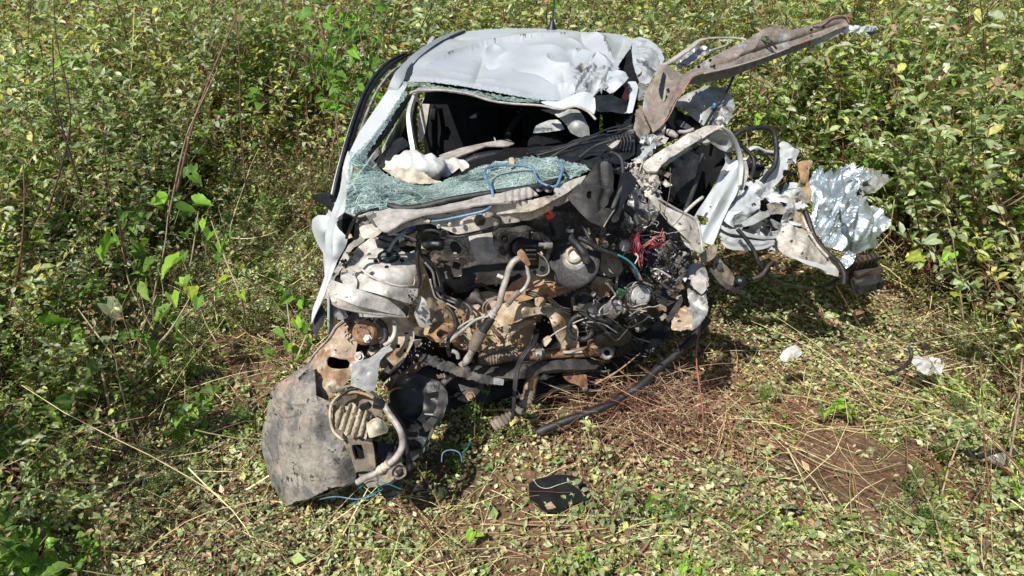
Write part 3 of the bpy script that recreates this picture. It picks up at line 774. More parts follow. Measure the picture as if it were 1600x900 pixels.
# ---- cabin shell (dark inside), in plain metres
def sheet(name, mat, quad, parent='root', nu=10, nv=8, crum=.0, wob=.0, th=.004, freq=4, label=None):
    parent = ROOT if parent == 'root' else parent
    a, b, c, d = [np.array(q, float) for q in quad]
    u, v = np.meshgrid(np.linspace(0, 1, nu + 1), np.linspace(0, 1, nv + 1)); u = u.ravel()[:, None]; v = v.ravel()[:, None]
    V = (a * (1 - u) + b * u) * (1 - v) + (d * (1 - u) + c * u) * v
    n = np.cross(b - a, d - a); n /= np.linalg.norm(n); sd_ = seed_of(name)
    V = V + n * (crum * folds(V, freq, sd_) + wob * wobble(V, 2, sd_))[:, None]
    i = (np.arange(nv)[:, None] * (nu + 1) + np.arange(nu)[None]).ravel()
    F = np.stack([i, i + 1, i + nu + 2, i + nu + 1], -1)
    o = place(name, mesh_from(name, V, F, mat, True), parent, label)
    if th: m = o.modifiers.new("thickness", 'SOLIDIFY'); m.thickness = th; m.offset = 0
    return o
sheet("floor_pan", DARK, [(-.62, 2.85, .30), (.62, 2.85, .30), (.66, 4.9, .28), (-.66, 4.9, .28)], wob=.01)  # underbody sheet, added dark to make shade under the car
sheet("tailgate", WHITE, [(-.60, 5.02, .35), (.62, 5.02, .35), (.50, 4.88, 1.28), (-.46, 4.88, 1.30)], wob=.01)
sheet("rear_trim", DARK, [(-.60, 4.90, .35), (.62, 4.90, .35), (.50, 4.80, 1.26), (-.44, 4.80, 1.26)])
sheet("side_trim", DARK, [(.64, 2.95, .30), (.66, 4.9, .30), (.53, 4.75, 1.24), (.50, 3.75, 1.20)], wob=.01)
sheet("headliner", DARK, [(-.42, 3.46, 1.245), (.46, 3.46, 1.19), (.44, 4.8, 1.26), (-.40, 4.8, 1.28)], wob=.004)
sheet("rear_door_panel", WHITE, [(-.74, 3.9, .25), (-.74, 5.0, .28), (-.70, 5.0, .88), (-.70, 3.9, .88)], wob=.006, crum=.003)
sheet("side_panel", WHITE, [(.76, 3.7, .25), (.76, 5.0, .28), (.70, 5.0, .90), (.70, 3.7, .86)], wob=.02, crum=.012)
sheet("door_trim", DARK, [(-.68, 2.95, .28), (-.68, 4.9, .28), (-.66, 4.9, .84), (-.66, 2.95, .84)])
def seat(x, y):
    s = block("seat_backrest", DARK, (x, y, .80), (.44, .15, .56), (-12, 0, 0), .05, world_c=True)
    block("headrest", DARK, (x, y + .09, 1.13), (.25, .10, .16), (-10, 0, 0), .04, world_c=True)
    block("seat_cushion", DARK, (x, y - .28, .48), (.46, .48, .16), (6, 0, 0), .05, world_c=True)
seat(-.28, 4.12); seat(.28, 4.16)
block("rear_bench", DARK, (0, 4.66, .80), (1.1, .16, .52), (-12, 0, 0), .05, world_c=True)

# ---- roof
ROOF_CREASES = [
    ([(660, 106), (705, 90), (768, 71), (830, 61), (907, 52)], +.035, 16, 1),
    ([(770, 95), (828, 81), (887, 79)], +.030, 13, -1),
    ([(895, 77), (929, 93), (953, 104)], +.034, 11, 0),
    ([(907, 53), (918, 68), (940, 84), (960, 100)], -.038, 11, 1),
    ([(915, 52), (940, 64), (952, 80), (960, 99)], +.032, 9, 0),
    ([(895, 78), (897, 92), (900, 105)], -.030, 12, 0),
    ([(857, 86), (856, 98), (878, 106), (908, 102)], +.028, 8, 0),
    ([(740, 133), (748, 108), (755, 88)], -.018, 16, -1),
    ([(756, 88), (766, 76), (790, 79)], +.016, 5, 0),
    ([(757, 96), (766, 103), (780, 101)], -.014, 5, 0),
    ([(872, 128), (874, 142), (873, 154)], -.030, 8, 1),
    ([(876, 130), (890, 134), (900, 140)], +.025, 7, 0),
    ([(640, 121), (700, 127), (780, 139), (862, 150)], +.010, 6, 0),
    ([(820, 150), (850, 128), (872, 122)], -.022, 20, 0),
    ([(975, 60), (966, 78), (962, 92)], -.03, 7, 0),
]
ROOF_CREASES += [([(915, 56), (935, 60), (955, 70)], .012, 6, 0), ([(925, 72), (936, 86), (948, 90)], -.014, 6, 0), ([(880, 60), (900, 66), (912, 78)], .010, 7, 1), ([(905, 108), (925, 96), (955, 94)], .016, 6, 0),
                 ([(800, 108), (840, 112), (868, 124)], -.016, 10, 1), ([(690, 112), (740, 120), (790, 128)], .010, 8, 0), ([(700, 58), (740, 62), (800, 56)], -.012, 8, 0), ([(880, 112), (884, 128), (896, 134)], -.018, 6, 0)]
roof_shape = crease_field(ROOF_CREASES)
chip_lines = crease_field([c for k, c in enumerate(ROOF_CREASES) if k in (0, 2, 3, 4, 15, 16, 18)])
roof_chips = lambda c: (chip_lines(c, True) < 1.9) & (wobble(np.c_[c / 40., c[:, :1] * 0], 1, 44) > .45)
panel("roof", WHITE, [(634, 126, 3.30), (642, 108, 3.55), (660, 88, 3.95), (690, 66, 4.4), (722, 50, 4.75), (760, 46, 4.88), (800, 44.5, 4.93), (850, 46, 4.93),
      (905, 50, 4.88), (960, 53, 4.85), (991, 60, 4.7), (986, 72, 4.45), (975, 88, 4.1), (966, 104, 3.85), (968, 122, 3.6), (955, 128, 3.5), (930, 138, 3.35), (910, 140, 3.3), (890, 147, 3.27), (868, 156, 3.24), (840, 154, 3.24),
      (800, 148, 3.25), (760, 141, 3.26), (720, 134, 3.27), (680, 129, 3.28)],
      extra=[(800, 95, 3.92), (720, 95, 3.9), (880, 95, 3.88), (800, 65, 4.5)], step=2.7, mat2=SILVER, chips=roof_chips, nfunc=roof_shape, lines=[c[0] for c in ROOF_CREASES], wob=.003, wf=2.5, crum=.002, freq=3, th=.003, torn=.25, sharp=22)
panel("crushed_roof_corner", CREASED, [(896, 104, 3.55), (925, 100, 3.62), (955, 103, 3.7), (966, 112, 3.62), (958, 130, 3.4), (945, 145, 3.25), (925, 150, 3.2), (905, 146, 3.2), (898, 128, 3.3)],
      step=2.2, crum=.014, freq=9, torn=1.0, th=.002, nfunc=lambda q: .02 * folds(np.c_[(q[:, :1] + q[:, 1:]) / 200., (q[:, :1] - q[:, 1:]) / 700., q[:, :1] * 0], 12, 8, 3))
panel("torn_roof_flap", WHITE, [(951, 111, 3.5), (977, 114, 3.45), (982, 122, 3.4), (968, 137, 3.3), (953, 147, 3.25), (945, 137, 3.28)], step=3, wob=.01, wf=9, extra=[(965, 122, 3.33)], th=.002)
panel("hanging_roof_strip", WHITE, [(981, 128, 3.5), (993, 127, 3.5), (997, 138, 3.46), (988, 176, 3.3), (979, 176, 3.3), (984, 152, 3.38)], step=4, crum=.004)
panel("salmon_tear", REDTR, [(978, 137, 3.44), (987, 138, 3.44), (987, 150, 3.4), (979, 157, 3.36), (972, 152, 3.36)], step=3, crum=.006, freq=20)
panel("roof_corner_lining", GREYP, [(930, 150, 3.42), (951, 148, 3.44), (980, 158, 3.42), (979, 177, 3.36), (950, 174, 3.36), (924, 172, 3.36)], step=4, wob=.008, wf=6)
# header under the roof edge
panel("windscreen_header", WHITE, [(845, 160, 3.22), (868, 158, 3.21), (890, 150, 3.2), (910, 143, 3.2), (922, 145, 3.2), (930, 152, 3.2), (931, 168, 3.15), (928, 178, 3.12), (921, 172, 3.14), (905, 168, 3.15), (890, 169, 3.15), (870, 168, 3.17), (852, 164, 3.2)],
      step=3, wob=.008, wf=7, crum=.003)
T("header_edge", TRIM, [(640, 147, 3.22), (652, 142, 3.22), (690, 141, 3.21), (730, 146, 3.2), (765, 157, 3.19), (800, 162, 3.18), (845, 165, 3.17), (875, 171, 3.16), (897, 166, 3.15), (918, 174, 3.13), (931, 187, 3.1)], 2.0, n=6)
panel("header_trim", GREYP, [(640, 150, 3.28), (655, 136, 3.3), (700, 136, 3.3), (740, 143, 3.28), (770, 152, 3.26), (764, 158, 3.22), (730, 148, 3.24), (690, 142.5, 3.25), (655, 144, 3.26)], step=4)
def shards(name, mat, path, n, s0, s1, spread=2., parent='root', label=None, flat=False, kind=None, thick=.35):
    parent = ROOT if parent == 'root' else parent
    r = np.random.default_rng(seed_of(name + str(path[0]))); S = spline([W(*p) for p in path], 8); parts = []
    for i in range(n):
        c = S[r.integers(len(S))] + r.normal(size=3) * spread * 3.2 / FPX
        m = r.normal(size=(3, 3)); q, _ = np.linalg.qr(m); s = r.uniform(s0, s1) * 3.2 / FPX
        th_ = np.sort(r.uniform(0, 6.28, 5)); pl = np.c_[np.cos(th_), np.sin(th_) * r.uniform(.4, 1), r.normal(size=5) * .25] * s * r.uniform(.6, 1.2, (5, 1))
        pl = pl @ q + c; nn = q[2] * s * thick * .3
        V = np.concatenate([pl + nn, pl - nn])
        F = [[0, 1, 2], [0, 2, 3], [0, 3, 4], [5, 7, 6], [5, 8, 7], [5, 9, 8]]
        for a in range(5): b = (a + 1) % 5; F += [[a, a + 5, b + 5], [a, b + 5, b]]
        parts.append((V, np.array(F)))
    V, F = join_geo(parts); o = place(name, mesh_from(name, V, F, mat, False), parent, label)
    if kind: o['kind'] = kind
    return o
def panelstrip(name, mat, path, w, **k):
    """flat strip along a pixel path, w pixels wide"""
    S = spline([(a, b, c) for a, b, c in path], 5); t = np.gradient(S[:, :2], axis=0); t /= np.linalg.norm(t, axis=1)[:, None] + 1e-9
    n = np.c_[-t[:, 1], t[:, 0]] * (np.interp(np.linspace(0, 1, len(S)), np.linspace(0, 1, len(w)), w)[:, None] / 2 if hasattr(w, '__len__') else w / 2)
    L = [(p[0] + q[0], p[1] + q[1], p[2]) for p, q in zip(S, n)] + [(p[0] - q[0], p[1] - q[1], p[2]) for p, q in zip(S[::-1], n[::-1])]
    return panel(name, mat, L, step=k.pop('step', 3.5), smooth=False, **k)
panelstrip("glass_remnant", GLASS, [(630, 131, 3.26), (660, 133, 3.24), (700, 139, 3.23), (740, 145, 3.21), (780, 153, 3.2), (815, 157, 3.19), (842, 158, 3.18)], [7, 6, 4, 6, 7, 6, 5], step=3, torn=.8, crum=.003, th=.004)
shards("glass_crumbs", GLASS, [(632, 131, 3.25), (700, 139, 3.22), (780, 153, 3.19), (842, 158, 3.17)], 150, .8, 2.2, 1.6, kind='stuff')

# roof rails, left side of the picture
panelstrip("roof_seal", BLACK, [(636, 125, 3.29), (642, 109, 3.52), (655, 93, 3.85), (682, 70, 4.3), (727, 48, 4.75)], [9, 11, 9, 6, 3], th=.012)
panelstrip("roof_rail", WHITE, [(614, 138, 3.2), (624, 119, 3.3), (637, 101, 3.6), (655, 83, 3.9), (690, 60, 4.4), (728, 47, 4.8)], [15, 17, 12, 9, 6, 3], th=.02, wob=.002)
panel("windscreen_pillar", WHITE, [(616, 128, 3.27), (636, 132, 3.26), (628, 148, 3.16), (604, 186, 3.02), (574, 226, 2.88), (553, 252, 2.8), (543, 282, 2.76), (536, 262, 2.78), (545, 240, 2.84), (562, 206, 2.96), (590, 164, 3.1)],
      extra=[(590, 190, 3.0)], step=5, th=.03, wob=.002)
panelstrip("pillar_glass", GLASS, [(634, 142, 3.18), (612, 178, 3.04), (585, 216, 2.9), (560, 248, 2.79)], [7, 7, 9, 18], step=3, torn=.9, th=.004)
T("pillar_trim", BLACK, [(640, 150, 3.2), (622, 178, 3.1), (600, 208, 3.0), (574, 243, 2.9), (562, 262, 2.84)], 4.5, taper=[.7, 1, 1.2, 1, .8])
block("quarter_clip", BLACK, (593, 204, 3.05), (.03, .02, .09), (0, 35, 0), .005)
# open door frame seen past the pillar
dfr = [(641, 84, 4.15), (612, 98, 3.95), (588, 122, 3.7), (570, 152, 3.5), (556, 190, 3.3), (543, 232, 3.12), (530, 280, 2.98), (521, 322, 2.9)]
T("door_frame", BLACK, dfr, 7.0, flat=.7, taper=[.4, .9, 1, 1, 1, .95, .8, .6])
T("door_seal", RUBBER, [(a - 3, b - 3, c - .02) for a, b, c in dfr], 2.6, taper=[.5, 1, 1, 1, 1, 1, 1, .8])
T("frame_edge", GREYP, [(a + 7, b + 11, c - .03) for a, b, c in dfr[:1]] + [(622, 105, 3.92), (600, 126, 3.7), (582, 156, 3.5), (567, 194, 3.3), (553, 236, 3.12), (541, 282, 2.98), (534, 318, 2.9)], 2.3)
T("door_skin_edge", WHITE, [(a - 6, b + 1, c + .03) for a, b, c in dfr[3:]] + [(517, 345, 2.9), (514, 385, 2.9)], 2.2)
panel("front_door", WHITE, [(514, 322, 2.9), (524, 316, 2.88), (530, 330, 2.85), (522, 380, 2.84), (519, 420, 2.84), (507, 430, 2.86), (508, 380, 2.9)], step=5, th=.02)
sheet("door_skin", WHITE, [(-.84, 2.92, .30), (-.80, 4.0, .30), (-.74, 4.0, .86), (-.80, 2.92, .88)], wob=.006, th=.012)
panel("door_corner_trim", BLACK, [(584, 251, 2.92), (598, 238, 2.95), (612, 222, 3.0), (629, 214, 3.02), (641, 227, 3.0), (625, 236, 2.95), (608, 252, 2.9), (596, 262, 2.88)], step=5, th=.02)
# mirror
mir = panel("door_mirror", BLACK, [(486, 306, 2.93), (498, 302, 2.91), (515, 306, 2.88), (519, 318, 2.87), (517, 330, 2.87), (508, 322, 2.88), (492, 314, 2.92)], step=4, th=.03)
panel("mirror_cap", WHITE, [(488, 343, 2.86), (497, 336, 2.84), (512, 337, 2.82), (520, 348, 2.81), (520, 375, 2.80), (516, 398, 2.80), (510, 402, 2.8), (500, 388, 2.82), (491, 370, 2.85), (487, 355, 2.87)],
      extra=[(506, 360, 2.76)], step=4, th=.02)
# wing / front quarter
panel("front_wing", WHITE, [(544, 236, 2.84), (551, 262, 2.76), (540, 300, 2.72), (539, 330, 2.68), (526, 346, 2.64), (530, 358, 2.62), (543, 372, 2.6), (540, 386, 2.58), (528, 406, 2.55), (519, 428, 2.52), (510, 450, 2.48), (501, 470, 2.45), (494, 490, 2.42), (488, 506, 2.4),
      (489, 480, 2.44), (498, 457, 2.5), (506, 430, 2.55), (508, 400, 2.6), (509, 370, 2.65), (516, 338, 2.73), (524, 312, 2.78), (535, 270, 2.82)], extra=[(524, 380, 2.55), (522, 400, 2.53)], step=3, wob=.006, wf=5, crum=.003, freq=7, th=.004, nfunc=crease_field([([(540, 300), (524, 360), (520, 410), (505, 460)], .008, 6, 1), ([(514, 395), (524, 385), (536, 388)], -.004, 5, 0)], 1.), lines=[[(540, 300), (524, 360), (520, 410), (505, 460)]])
panel("wing_edge_flange", BLACK, [(489, 482, 2.45), (503, 478, 2.46), (508, 484, 2.46), (506, 505, 2.42), (498, 515, 2.4), (494, 527, 2.38), (487, 512, 2.4)], step=4, th=.01)
panel("dark_wing_gap", DARK, [(526, 346, 2.78), (545, 340, 2.8), (556, 345, 2.8), (552, 372, 2.75), (540, 372, 2.74), (532, 362, 2.76)], step=5)  # near-black sheet; the gap's shade is put in as colour
# ---- interior glimpses
panel("pillar_cover", TRIM, [(661, 153, 4.05), (672, 153, 4.05), (668, 185, 4.0), (661, 220, 3.95), (655, 220, 3.95), (653, 188, 4.0)], step=5, th=.02)
panelstrip("door_pillar", WHITE, [(646, 149, 3.55), (638, 176, 3.5), (640, 205, 3.45), (645, 234, 3.4)], [4, 6, 7, 7], th=.02)
panelstrip("pillar_seal", BLACK, [(652, 149, 3.6), (646, 185, 3.55), (650, 232, 3.5)], 8, th=.02)
T("seat_belt", DARK, [(676, 152, 4.05), (675, 175, 4.0), (672, 200, 3.98), (673, 232, 3.95)], 3.6, flat=.5)
block("belt_buckle", BLACK, (676, 178, 3.98), (.03, .03, .06), (0, 10, 0), .006)
panel("inner_quarter", LININGG, [(679, 152, 4.3), (700, 151, 4.3), (698, 190, 4.2), (693, 238, 4.1), (686, 236, 4.1), (681, 205, 4.18), (684, 180, 4.25)], step=5, wob=.006, wf=7)
lathe("door_latch", STEEL, (688, 191, 4.16), [(.004, 0), (.02, 0), (.024, .01), (.024, .02), (.012, .03), (.004, .03)], axis=(0.2, -1, .3), n=12)
panelstrip("rear_pillar_trim", BLACK, [(706, 150, 4.4), (703, 190, 4.3), (698, 240, 4.2)], [9, 9, 8], th=.02)
panel("lap_shelf", TRIM, [(686, 243, 3.25), (720, 231, 3.3), (770, 221, 3.35), (794, 218, 3.36), (804, 224, 3.35), (795, 228, 3.3), (760, 228, 3.3), (735, 237, 3.25), (712, 246, 3.2), (695, 249, 3.2)], step=4, wob=.003, th=.006)
T("grab_stub", TRIM, [(775, 222, 3.34), (772, 214, 3.36)], 1.2)
T("dash_roll", BLACK, [(728, 254, 3.02), (745, 248, 3.04), (775, 243, 3.06), (794, 241, 3.08)], 9, taper=[.6, 1, 1, .7])
panel("dashboard", DARK, [(600, 268, 2.95), (650, 262, 3.0), (720, 256, 3.04), (790, 232, 3.1), (850, 230, 3.12), (900, 226, 3.12), (960, 222, 3.1), (1000, 225, 3.05), (1000, 262, 2.85), (940, 268, 2.82), (860, 262, 2.82), (780, 262, 2.84), (700, 292, 2.8), (620, 300, 2.8)],
      step=8, wob=.004, wf=3, th=.01)
# steering wheel, mostly behind the curtain airbag
P_ = []
c0 = np.array(W(852, 232, 3.42)); X, Yv, A = basis((.12, -1, .45))
ring = np.array([c0 + .19 * (math.cos(a) * X + math.sin(a) * Yv) for a in np.linspace(0, 2 * math.pi, 33)])
V, F = tube_geo(ring, .015, 8); place("steering_wheel", mesh_from("steering_wheel", V, F, DARK), CAR)
lathe("steering_hub", DARK, tuple(c0), [(.01, .0), (.08, 0), (.09, .02), (.07, .05), (.01, .055)], axis=(.12, -1, .45), world_c=True, n=18)
panel("curtain_airbag", GREYP, [(845, 172, 3.3), (870, 170, 3.3), (903, 171, 3.28), (914, 184, 3.24), (919, 200, 3.2), (921, 214, 3.18), (905, 214, 3.18), (892, 206, 3.2), (880, 190, 3.25), (866, 178, 3.28)], extra=[(900, 195, 3.16)], step=4, wob=.008, wf=7)
panel("airbag_fold", GREYP, [(833, 208, 3.3), (838, 196, 3.3), (857, 188, 3.3), (873, 187, 3.3), (882, 202, 3.28), (860, 206, 3.28)], step=4, wob=.006, wf=7)
panel("roof_grip_lining", GREYP, [(722, 150, 4.2), (736, 150, 4.2), (742, 172, 4.1), (745, 183, 4.08), (735, 185, 4.08), (727, 166, 4.15)], step=5)
# passenger airbag
panel("airbag", CLOTH, [(592, 258, 2.9), (602, 248, 2.92), (613, 243, 2.93), (628, 233, 2.95), (642, 229, 2.97), (654, 233, 2.97), (660, 239, 2.97), (677, 235, 3.0), (684, 242, 3.0), (708, 246, 3.0), (724, 249, 3.0), (733, 258, 2.98), (731, 268, 2.96), (722, 270, 2.95), (718, 262, 2.96),
      (706, 274, 2.9), (693, 281, 2.86), (675, 283, 2.84), (650, 282, 2.83), (625, 280, 2.83), (604, 268, 2.85)], extra=[(640, 245, 2.84), (665, 258, 2.82), (690, 260, 2.86), (655, 268, 2.80), (670, 244, 2.92)], step=2.4, crum=.015, freq=4.5, wob=.006, wf=9, th=.001, sharp=40, nfunc=lambda q: .010 * folds(np.c_[(q[:, :1] - 1.2 * q[:, 1:]) / 300., (q[:, :1] + q[:, 1:]) / 1200., q[:, :1] * 0], 14, 6, 3))
panel("airbag_cuff", CLOTHB, [(600, 264, 2.82), (614, 266, 2.8), (620, 259, 2.8), (634, 264, 2.8), (642, 258, 2.8), (655, 268, 2.79), (664, 270, 2.78), (676, 280, 2.78), (690, 284, 2.78), (672, 287, 2.77), (645, 287, 2.77), (622, 281, 2.78)], torn=.5, step=2.4, crum=.012, freq=9, wob=.008, wf=10)
# ---- windscreen left in the frame
def gl(q): return .018 * np.sin(q[:, 0] / 17.) * np.cos(q[:, 1] / 11.)
panel("windscreen", GLASS, [(545, 236, 2.82), (556, 241, 2.82), (568, 243, 2.83), (587, 254, 2.82), (600, 268, 2.8), (613, 277, 2.79), (640, 285, 2.78), (660, 289, 2.77), (677, 288, 2.77), (701, 278, 2.77), (733, 268, 2.78), (757, 259, 2.78), (780, 250, 2.78), (828, 245, 2.78), (868, 247, 2.77),
      (892, 254, 2.76), (913, 258, 2.75), (921, 266, 2.73), (895, 277, 2.68), (868, 290, 2.64), (830, 297, 2.6), (780, 303, 2.58), (720, 311, 2.56), (645, 320, 2.56), (608, 325, 2.56), (573, 331, 2.57), (553, 334, 2.58), (539, 327, 2.62), (542, 285, 2.72)],
      extra=[(640, 305, 2.64), (580, 290, 2.66), (780, 275, 2.66)], step=3.2, crum=.006, freq=6, th=.004, torn=.9, func=gl)
panel("headlining_scrap", CREAM, [(795, 247, 2.74), (802, 246, 2.74), (804, 260, 2.7), (797, 262, 2.7)], step=3)
T("windscreen_rubber", RUBBER, [(606, 320, 2.55), (630, 326, 2.53), (660, 323, 2.53), (700, 313, 2.53), (740, 306, 2.54), (780, 300, 2.55), (830, 293, 2.57), (865, 284, 2.6), (880, 277, 2.63)], 5.6, taper=[.7, 1.2, 1, 1, 1, 1, 1, .6])
T("pinch_weld", GREYP, [(541, 331, 2.6), (560, 338, 2.56), (575, 334, 2.55), (600, 330, 2.54), (615, 324, 2.54)], 2.2)
# blue hose lying over the glass
T("blue_hose", BLUE, [(668, 345, 2.44), (690, 344, 2.43), (730, 336, 2.42), (760, 328, 2.42), (770, 315, 2.45), (768, 295, 2.5), (758, 275, 2.58), (762, 262, 2.64), (790, 258, 2.66), (830, 262, 2.66), (838, 278, 2.6), (850, 288, 2.57), (868, 291, 2.56), (876, 275, 2.6), (880, 262, 2.66), (872, 252, 2.7)], 2.3, n=8, k=7)
T("hose_end", PALEPL, [(655, 341, 2.44), (663, 344, 2.44), (672, 346, 2.43)], 4, ribs=4)
T("blue_pipe", BLUE, [(608, 392, 2.56), (616, 377, 2.52), (632, 363, 2.47), (648, 352, 2.45)], 2.8)
T("blue_plug", BLUED, [(636, 362, 2.46), (649, 352, 2.44)], 3.4, taper=[.8, 1.1, .8])
# ---- cowl
panel("cowl_lip", TRIM, [(580, 336, 2.5), (596, 330, 2.49), (612, 327, 2.48), (651, 327, 2.47), (700, 318, 2.47), (750, 309, 2.48), (800, 300, 2.5), (828, 295, 2.52), (836, 303, 2.5), (800, 317, 2.44), (750, 321, 2.42), (720, 325, 2.42), (667, 333, 2.41), (629, 347, 2.40), (604, 362, 2.38), (592, 358, 2.40)],
      extra=[(700, 325, 2.42)], step=4, wob=.006, wf=5, crum=.004, freq=7, th=.006)
panel("cowl_bulge", DIRTYW, [(780, 317, 2.46), (810, 314, 2.46), (840, 311, 2.48), (864, 306, 2.5), (868, 292, 2.56), (890, 282, 2.62), (916, 274, 2.66), (905, 290, 2.62), (888, 314, 2.55), (862, 328, 2.5), (828, 345, 2.48), (790, 350, 2.46), (763, 354, 2.46), (735, 350, 2.46), (740, 330, 2.45)],
      extra=[(860, 318, 2.44)], lines=[[(770, 335), (830, 326), (880, 305), (905, 285)]], nfunc=crease_field([([(770, 335), (830, 326), (880, 305), (905, 285)], .014, 6, 1), ([(800, 318), (815, 346), (812, 350)], -.01, 5, 0), ([(860, 305), (868, 326), (866, 330)], -.014, 5, 0)], 1.), step=3, wob=.010, wf=4, crum=.004, freq=7, th=.005)
panel("ribbed_cowl_piece", TRIM, [(782, 302, 2.5), (800, 297, 2.51), (826, 292, 2.52), (840, 304, 2.48), (812, 312, 2.44), (782, 315, 2.44)], step=2.6, th=.006, func=lambda q: .008 * np.sin(q[:, 0] / 1.7))
for px_, py_ in ((843, 296), (857, 297)): lathe("cowl_bolt", BLACK, (px_, py_, 2.5), [(.002, 0), (.014, 0), (.016, .006), (.008, .01), (.007, .02), (.002, .02)], axis=(0, -.6, 1), n=12)
panel("wiper_tray", DIRTYW, [(605, 350, 2.44), (640, 346, 2.44), (668, 336, 2.44), (720, 328, 2.44), (762, 325, 2.45), (775, 345, 2.46), (763, 356, 2.45), (745, 360, 2.44), (715, 366, 2.44), (690, 357, 2.44), (672, 350, 2.44), (640, 352, 2.42), (608, 368, 2.40)],
      step=4, wob=.01, wf=6, crum=.004, freq=8, th=.005)
for px_, py_ in ((686, 355), (703, 352), (722, 350), (740, 342), (757, 336)): lathe("tray_stud", DIRTYW, (px_, py_, 2.425), [(.002, 0), (.008, 0), (.008, .006), (.004, .012), (.001, .012)], axis=(0, -.5, 1), n=10)
block("wiper_bracket", BLACK, (750, 344, 2.41), (.03, .03, .03), (20, 10, 30), .005)
panel("inner_gusset", DIRTYW, [(562, 356, 2.5), (580, 349, 2.5), (590, 352, 2.49), (598, 361, 2.48), (590, 368, 2.46), (568, 373, 2.46), (563, 365, 2.48)], step=3, crum=.008, freq=14)
block("bonnet_hinge", GREYP, (584, 342, 2.48), (.03, .015, .06), (20, -25, 0), .004)
T("bonnet_cable", BLACK, [(541, 372, 2.52), (550, 350, 2.48), (560, 334, 2.48), (576, 329, 2.48), (592, 326, 2.5)], 2.2)

# ---- the bulkhead and what hangs on it
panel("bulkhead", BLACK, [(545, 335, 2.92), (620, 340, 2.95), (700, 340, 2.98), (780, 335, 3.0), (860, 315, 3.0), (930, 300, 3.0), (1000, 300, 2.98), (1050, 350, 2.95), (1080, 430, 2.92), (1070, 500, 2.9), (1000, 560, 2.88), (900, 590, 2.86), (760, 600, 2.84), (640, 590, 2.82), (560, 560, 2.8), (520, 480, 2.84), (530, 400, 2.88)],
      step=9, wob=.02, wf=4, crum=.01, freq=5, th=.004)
panel("insulation_pad", DUSTBLK, [(671, 396, 2.82), (700, 372, 2.86), (740, 360, 2.88), (790, 356, 2.9), (823, 352, 2.9), (858, 372, 2.9), (866, 400, 2.86), (850, 432, 2.82), (800, 440, 2.8), (765, 444, 2.79), (748, 450, 2.78), (716, 458, 2.76), (698, 440, 2.77), (680, 425, 2.79)],
      step=5, wob=.012, wf=5, crum=.006, freq=6, th=.012, extra=[(770, 410, 2.80)])
T("pad_edge", DUSTBLK, [(713, 457, 2.74), (730, 450, 2.74), (752, 445, 2.74), (765, 452, 2.74), (780, 456, 2.74)], 2.6)
panel("cream_tab", TRIM, [(732, 367, 2.6), (768, 363, 2.62), (771, 384, 2.6), (777, 393, 2.58), (776, 402, 2.56), (762, 407, 2.56), (748, 410, 2.56), (739, 397, 2.57)], step=4, wob=.004, wf=8, extra=[(755, 388, 2.56)], th=.004)
panel("fibre_tab", CREAM, [(700, 396, 2.68), (713, 394, 2.68), (718, 408, 2.66), (722, 424, 2.64), (721, 431, 2.63), (709, 433, 2.63), (704, 415, 2.66)], step=4, wob=.003, th=.004)
T("tab_clip", TRIM, [(706, 403, 2.62), (715, 402, 2.62), (727, 400, 2.62)], 1.8)
T("tab_spring", DIRTYW, [(702, 401, 2.62), (709, 399, 2.61), (716, 398, 2.62)], 2.0)
block("tab_socket", BLACK, (713, 415, 2.61), (.03, .02, .022), (10, 20, 0), .004)
for px_, py_, rr in ((789, 374, .024), (771, 373, .014), (694, 366, .02)): lathe("rubber_grommet", RUBBER, (px_, py_, 2.78), [(rr * .3, .004), (rr * .6, .0), (rr * .65, .012), (rr, .012), (rr * 1.05, 0), (rr, -.01)], axis=(0, -1, .5), n=18)
T("wiper_motor", BLACK, [(664, 384, 2.66), (680, 382, 2.64), (694, 385, 2.64)], 9, taper=[.8, 1, 1.1, .7], ribs=3, amp=.06)
panel("brown_side_plate", CREAM, [(655, 380, 2.66), (668, 384, 2.66), (672, 392, 2.66), (664, 398, 2.62), (657, 395, 2.62)], step=3, crum=.006)
panel("inner_side_slope", CREAM, [(648, 398, 2.62), (660, 404, 2.64), (672, 440, 2.66), (682, 468, 2.68), (700, 480, 2.7), (712, 492, 2.7), (712, 512, 2.66), (690, 530, 2.62), (668, 528, 2.58), (645, 522, 2.52), (633, 502, 2.5), (642, 470, 2.52), (650, 440, 2.56), (646, 415, 2.6)],
      extra=[(665, 490, 2.56), (690, 505, 2.60)], step=4, wob=.014, wf=5, crum=.008, freq=7, th=.005)
panel("shiny_channel", TOWER, [(655, 462, 2.53), (664, 468, 2.52), (672, 488, 2.52), (670, 512, 2.5), (655, 510, 2.48), (648, 490, 2.48)], step=3, wob=.006, wf=9)
panel("orange_bulge", MUD, [(664, 512, 2.56), (684, 504, 2.6), (706, 506, 2.6), (716, 520, 2.58), (712, 534, 2.54), (690, 536, 2.5), (672, 532, 2.5), (662, 522, 2.52)], extra=[(690, 520, 2.5)], step=3, wob=.008, wf=7, th=.006)
panel("lower_bulkhead", CREAM, [(740, 458, 2.74), (790, 455, 2.76), (830, 470, 2.78), (880, 480, 2.78), (900, 510, 2.76), (905, 545, 2.72), (860, 552, 2.7), (800, 556, 2.68), (750, 550, 2.66), (715, 545, 2.64), (700, 520, 2.66), (708, 490, 2.7)],
      step=5, wob=.022, wf=5, crum=.010, freq=6, th=.005)
panel("muddy_crossmember", MUD, [(800, 440, 2.72), (828, 428, 2.74), (850, 416, 2.76), (875, 424, 2.76), (899, 436, 2.74), (908, 446, 2.72), (890, 452, 2.7), (872, 462, 2.68), (856, 470, 2.66), (830, 468, 2.66), (800, 474, 2.64), (786, 466, 2.66)],
      extra=[(850, 445, 2.65)], step=3.5, wob=.014, wf=6, crum=.008, freq=7, th=.006)
